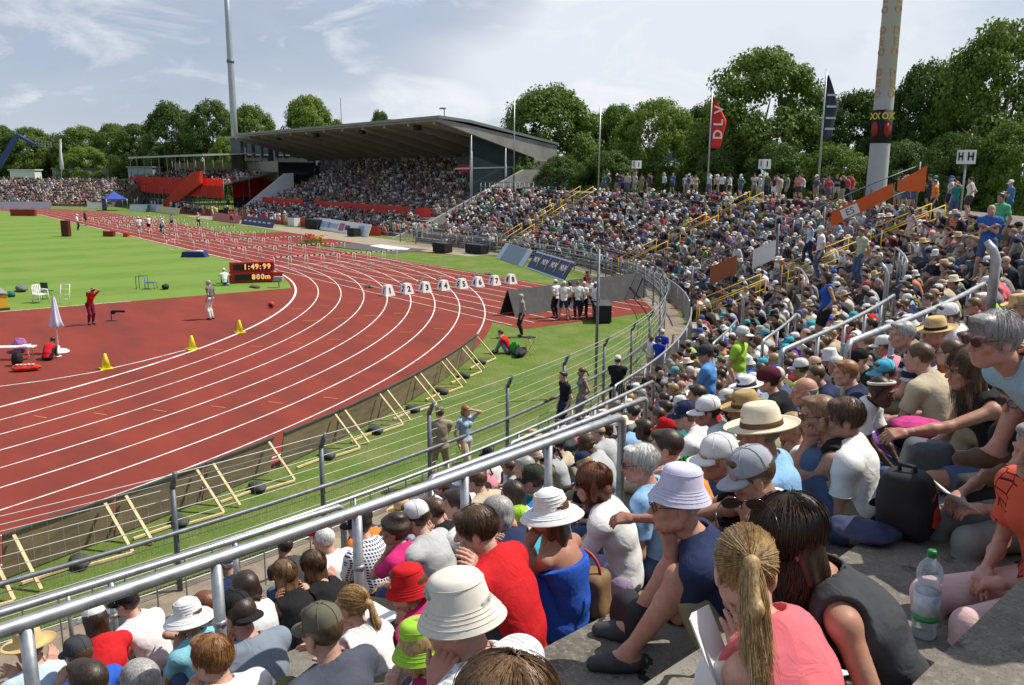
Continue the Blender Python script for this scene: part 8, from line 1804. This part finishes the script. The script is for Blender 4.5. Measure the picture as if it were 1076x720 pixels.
def clear():
    m = bpy.data.materials.new('clear_plastic'); m.use_nodes = True; t = m.node_tree; b = t.nodes['Principled BSDF']; b.inputs['Base Color'].default_value = (0.75, 0.80, 0.84, 1); b.inputs['Roughness'].default_value = 0.08; b.inputs['Specular IOR Level'].default_value = 0.8
    tr = nd(t, 'ShaderNodeBsdfTransparent', inp={0: (0.90, 0.94, 0.96, 1)}); fr = nd(t, 'ShaderNodeFresnel', inp={0: 1.55}); mr = nd(t, 'ShaderNodeMapRange', inp={1: 0.0, 2: 0.6, 3: 0.16, 4: 0.85}); ms = nd(t, 'ShaderNodeMixShader')
    t.links.new(fr.outputs[0], mr.inputs[0]); t.links.new(mr.outputs[0], ms.inputs[0]); t.links.new(tr.outputs[0], ms.inputs[1]); t.links.new(b.outputs[0], ms.inputs[2]); t.links.new(ms.outputs[0], t.nodes['Material Output'].inputs['Surface']); return m
m = MB(); m.lathe([(0.012, 0.004), (0.040, 0.0), (0.046, 0.012), (0.044, 0.05), (0.047, 0.075), (0.047, 0.205), (0.038, 0.215), (0.037, 0.222), (0.045, 0.235), (0.047, 0.265), (0.040, 0.290), (0.020, 0.315), (0.0145, 0.325), (0.0145, 0.338)], 28); lpart(m, 'body', clear(), o)
m = MB(); m.lathe([(0.0165, 0.326), (0.0165, 0.350), (0.013, 0.353)], 20); lpart(m, 'cap', mat('cap_green', (0.02, 0.20, 0.05), 0.4), o)
m = MB()
for (r, z0, z1) in ((0.0476, 0.075, 0.098),): m.lathe([(r, z0), (r, z1)], 28)
lb_ = lpart(m, 'label', mat('label_green', (0.03, 0.30, 0.10), 0.5), o)
m = MB(); m.lathe([(0.0477, 0.099), (0.0477, 0.185)], 28); lpart(m, 'upper_label', mat('label_pale', (0.40, 0.47, 0.58), 0.4, noise=(30, (0.62, 0.66, 0.72), 0.4, 0.6)), o)
def leaflet(nm, c, ex, ey, w, hgt, label, cat='leaflet', fold=True, m_=None):
    ex = Vector(ex).normalized(); ey = Vector(ey).normalized(); n = ex.cross(ey).normalized(); c = Vector(c); m = MB()
    for s in (-1, 1):
        a = c; b = c+ex*(w/2*s)+n*(0.02 if fold else 0); m.slab([a-ey*hgt/2, b-ey*hgt/2, b+ey*hgt/2, a+ey*hgt/2], tuple(n*0.004))
    o = m.build(nm, m_ or M_WHITE); tag(o, label, cat); return o
for key, lb, w, hgt in (('edge', 'white leaflet held open by the blond woman at the right edge', 0.22, 0.15),):
    if Q.get(key):
        root, B = Q[key]; w_ = B.wr[0]+B.hd[0]*0.10; a, b = (wpt(root, w_-V3(0.08, 0, 0)), wpt(root, w_+V3(0.10, 0, 0))) if key == 'greytank' else (wpt(root, B.wr[0]+B.hd[0]*0.10), wpt(root, B.wr[1]+B.hd[1]*0.10)); c = (a+b)/2+Vector((0, 0, 0.02)); ex = (b-a); f = Vector((cos(root.rotation_euler.z+pi/2), sin(root.rotation_euler.z+pi/2), 0.0)); leaflet('booklet' if key == 'greytank' else 'leaflet', c, ex, f*0.8+Vector((0, 0, 0.6)), w, hgt, lb)
leaflet('booklet', atdepth(742, 684, 2.2), Vector(RT)*0.5+Vector(FW)*0.8, Vector(UP)*0.9-Vector(RT)*0.35, 0.14, 0.21, 'white booklet with folded page on the lap of the woman in the salmon vest', 'booklet')
if Q.get('wcap'):
    c = Vector(atdepth(724, 496, 4.6)); m = MB(); pv = c-Vector(UP)*0.08; pts = [tuple(pv+Vector(RT)*0.12*cos(a)+Vector(UP)*0.17*sin(a)-Vector(FW)*0.012*(i % 2)) for i, a in enumerate(np.linspace(radians(50), radians(140), 17))]
    V = [tuple(pv)]+pts; m.add(V, [(0, i, i+1) for i in range(1, 17)]); o = m.build('hand_fan', mat('fan_green', (0.03, 0.33, 0.05), 0.6), fix=False); o.modifiers.new('thick', 'SOLIDIFY').thickness = 0.003; tag(o, 'bright green folding hand fan held up by the woman in the white cap', 'fan')
P = on_row(965, 455, 12); lump('folded_jacket', tuple(P), (0.4, 0.3, 0.10), (0.55, 0.03, 0.22), 'bright pink cloth lying beyond the black backpack', 'clothes', 12)

for x, y, k, yaw, lb in ((-58.62, -17.55, 13, 60, 'unseen person in navy tee added for shade outside the right picture edge'), (-59.25, -16.65, 13, 70, 'unseen person in grey tee added for shade outside the lower right picture corner')):  # standing figures out of view, added to shade the lower right steps
    wear(STAND[0] if 'navy' in lb else STAND[2], (x, y, RISE*k), radians(yaw)-pi/2, 'navy' if 'navy' in lb else 'grey', 'denim', 'short', 'brown', None, None, 'fair', lb)

for (u, v, k, w, hgt, a, lb) in ((398, 648, 9, 0.28, 0.20, 0.3, 'white open newspaper lying on the step behind the red child hat'), (872, 700, 12, 0.20, 0.14, 0.9, 'crumpled white paper lying on the step near the lower right corner')):
    P = onz(u, v, RISE*k+0.012); leaflet('paper', tuple(P), (cos(a), sin(a), 0), (-sin(a), cos(a), 0), w, hgt, lb, 'paper')
for o in list(bpy.data.objects):
    if '_k' in o: del o['_k']
for o in bpy.data.objects:   # WORDS
    if 'label' in o and not 4 <= len(o['label'].split()) <= 16: print('LABEL', o.name, o['label'])
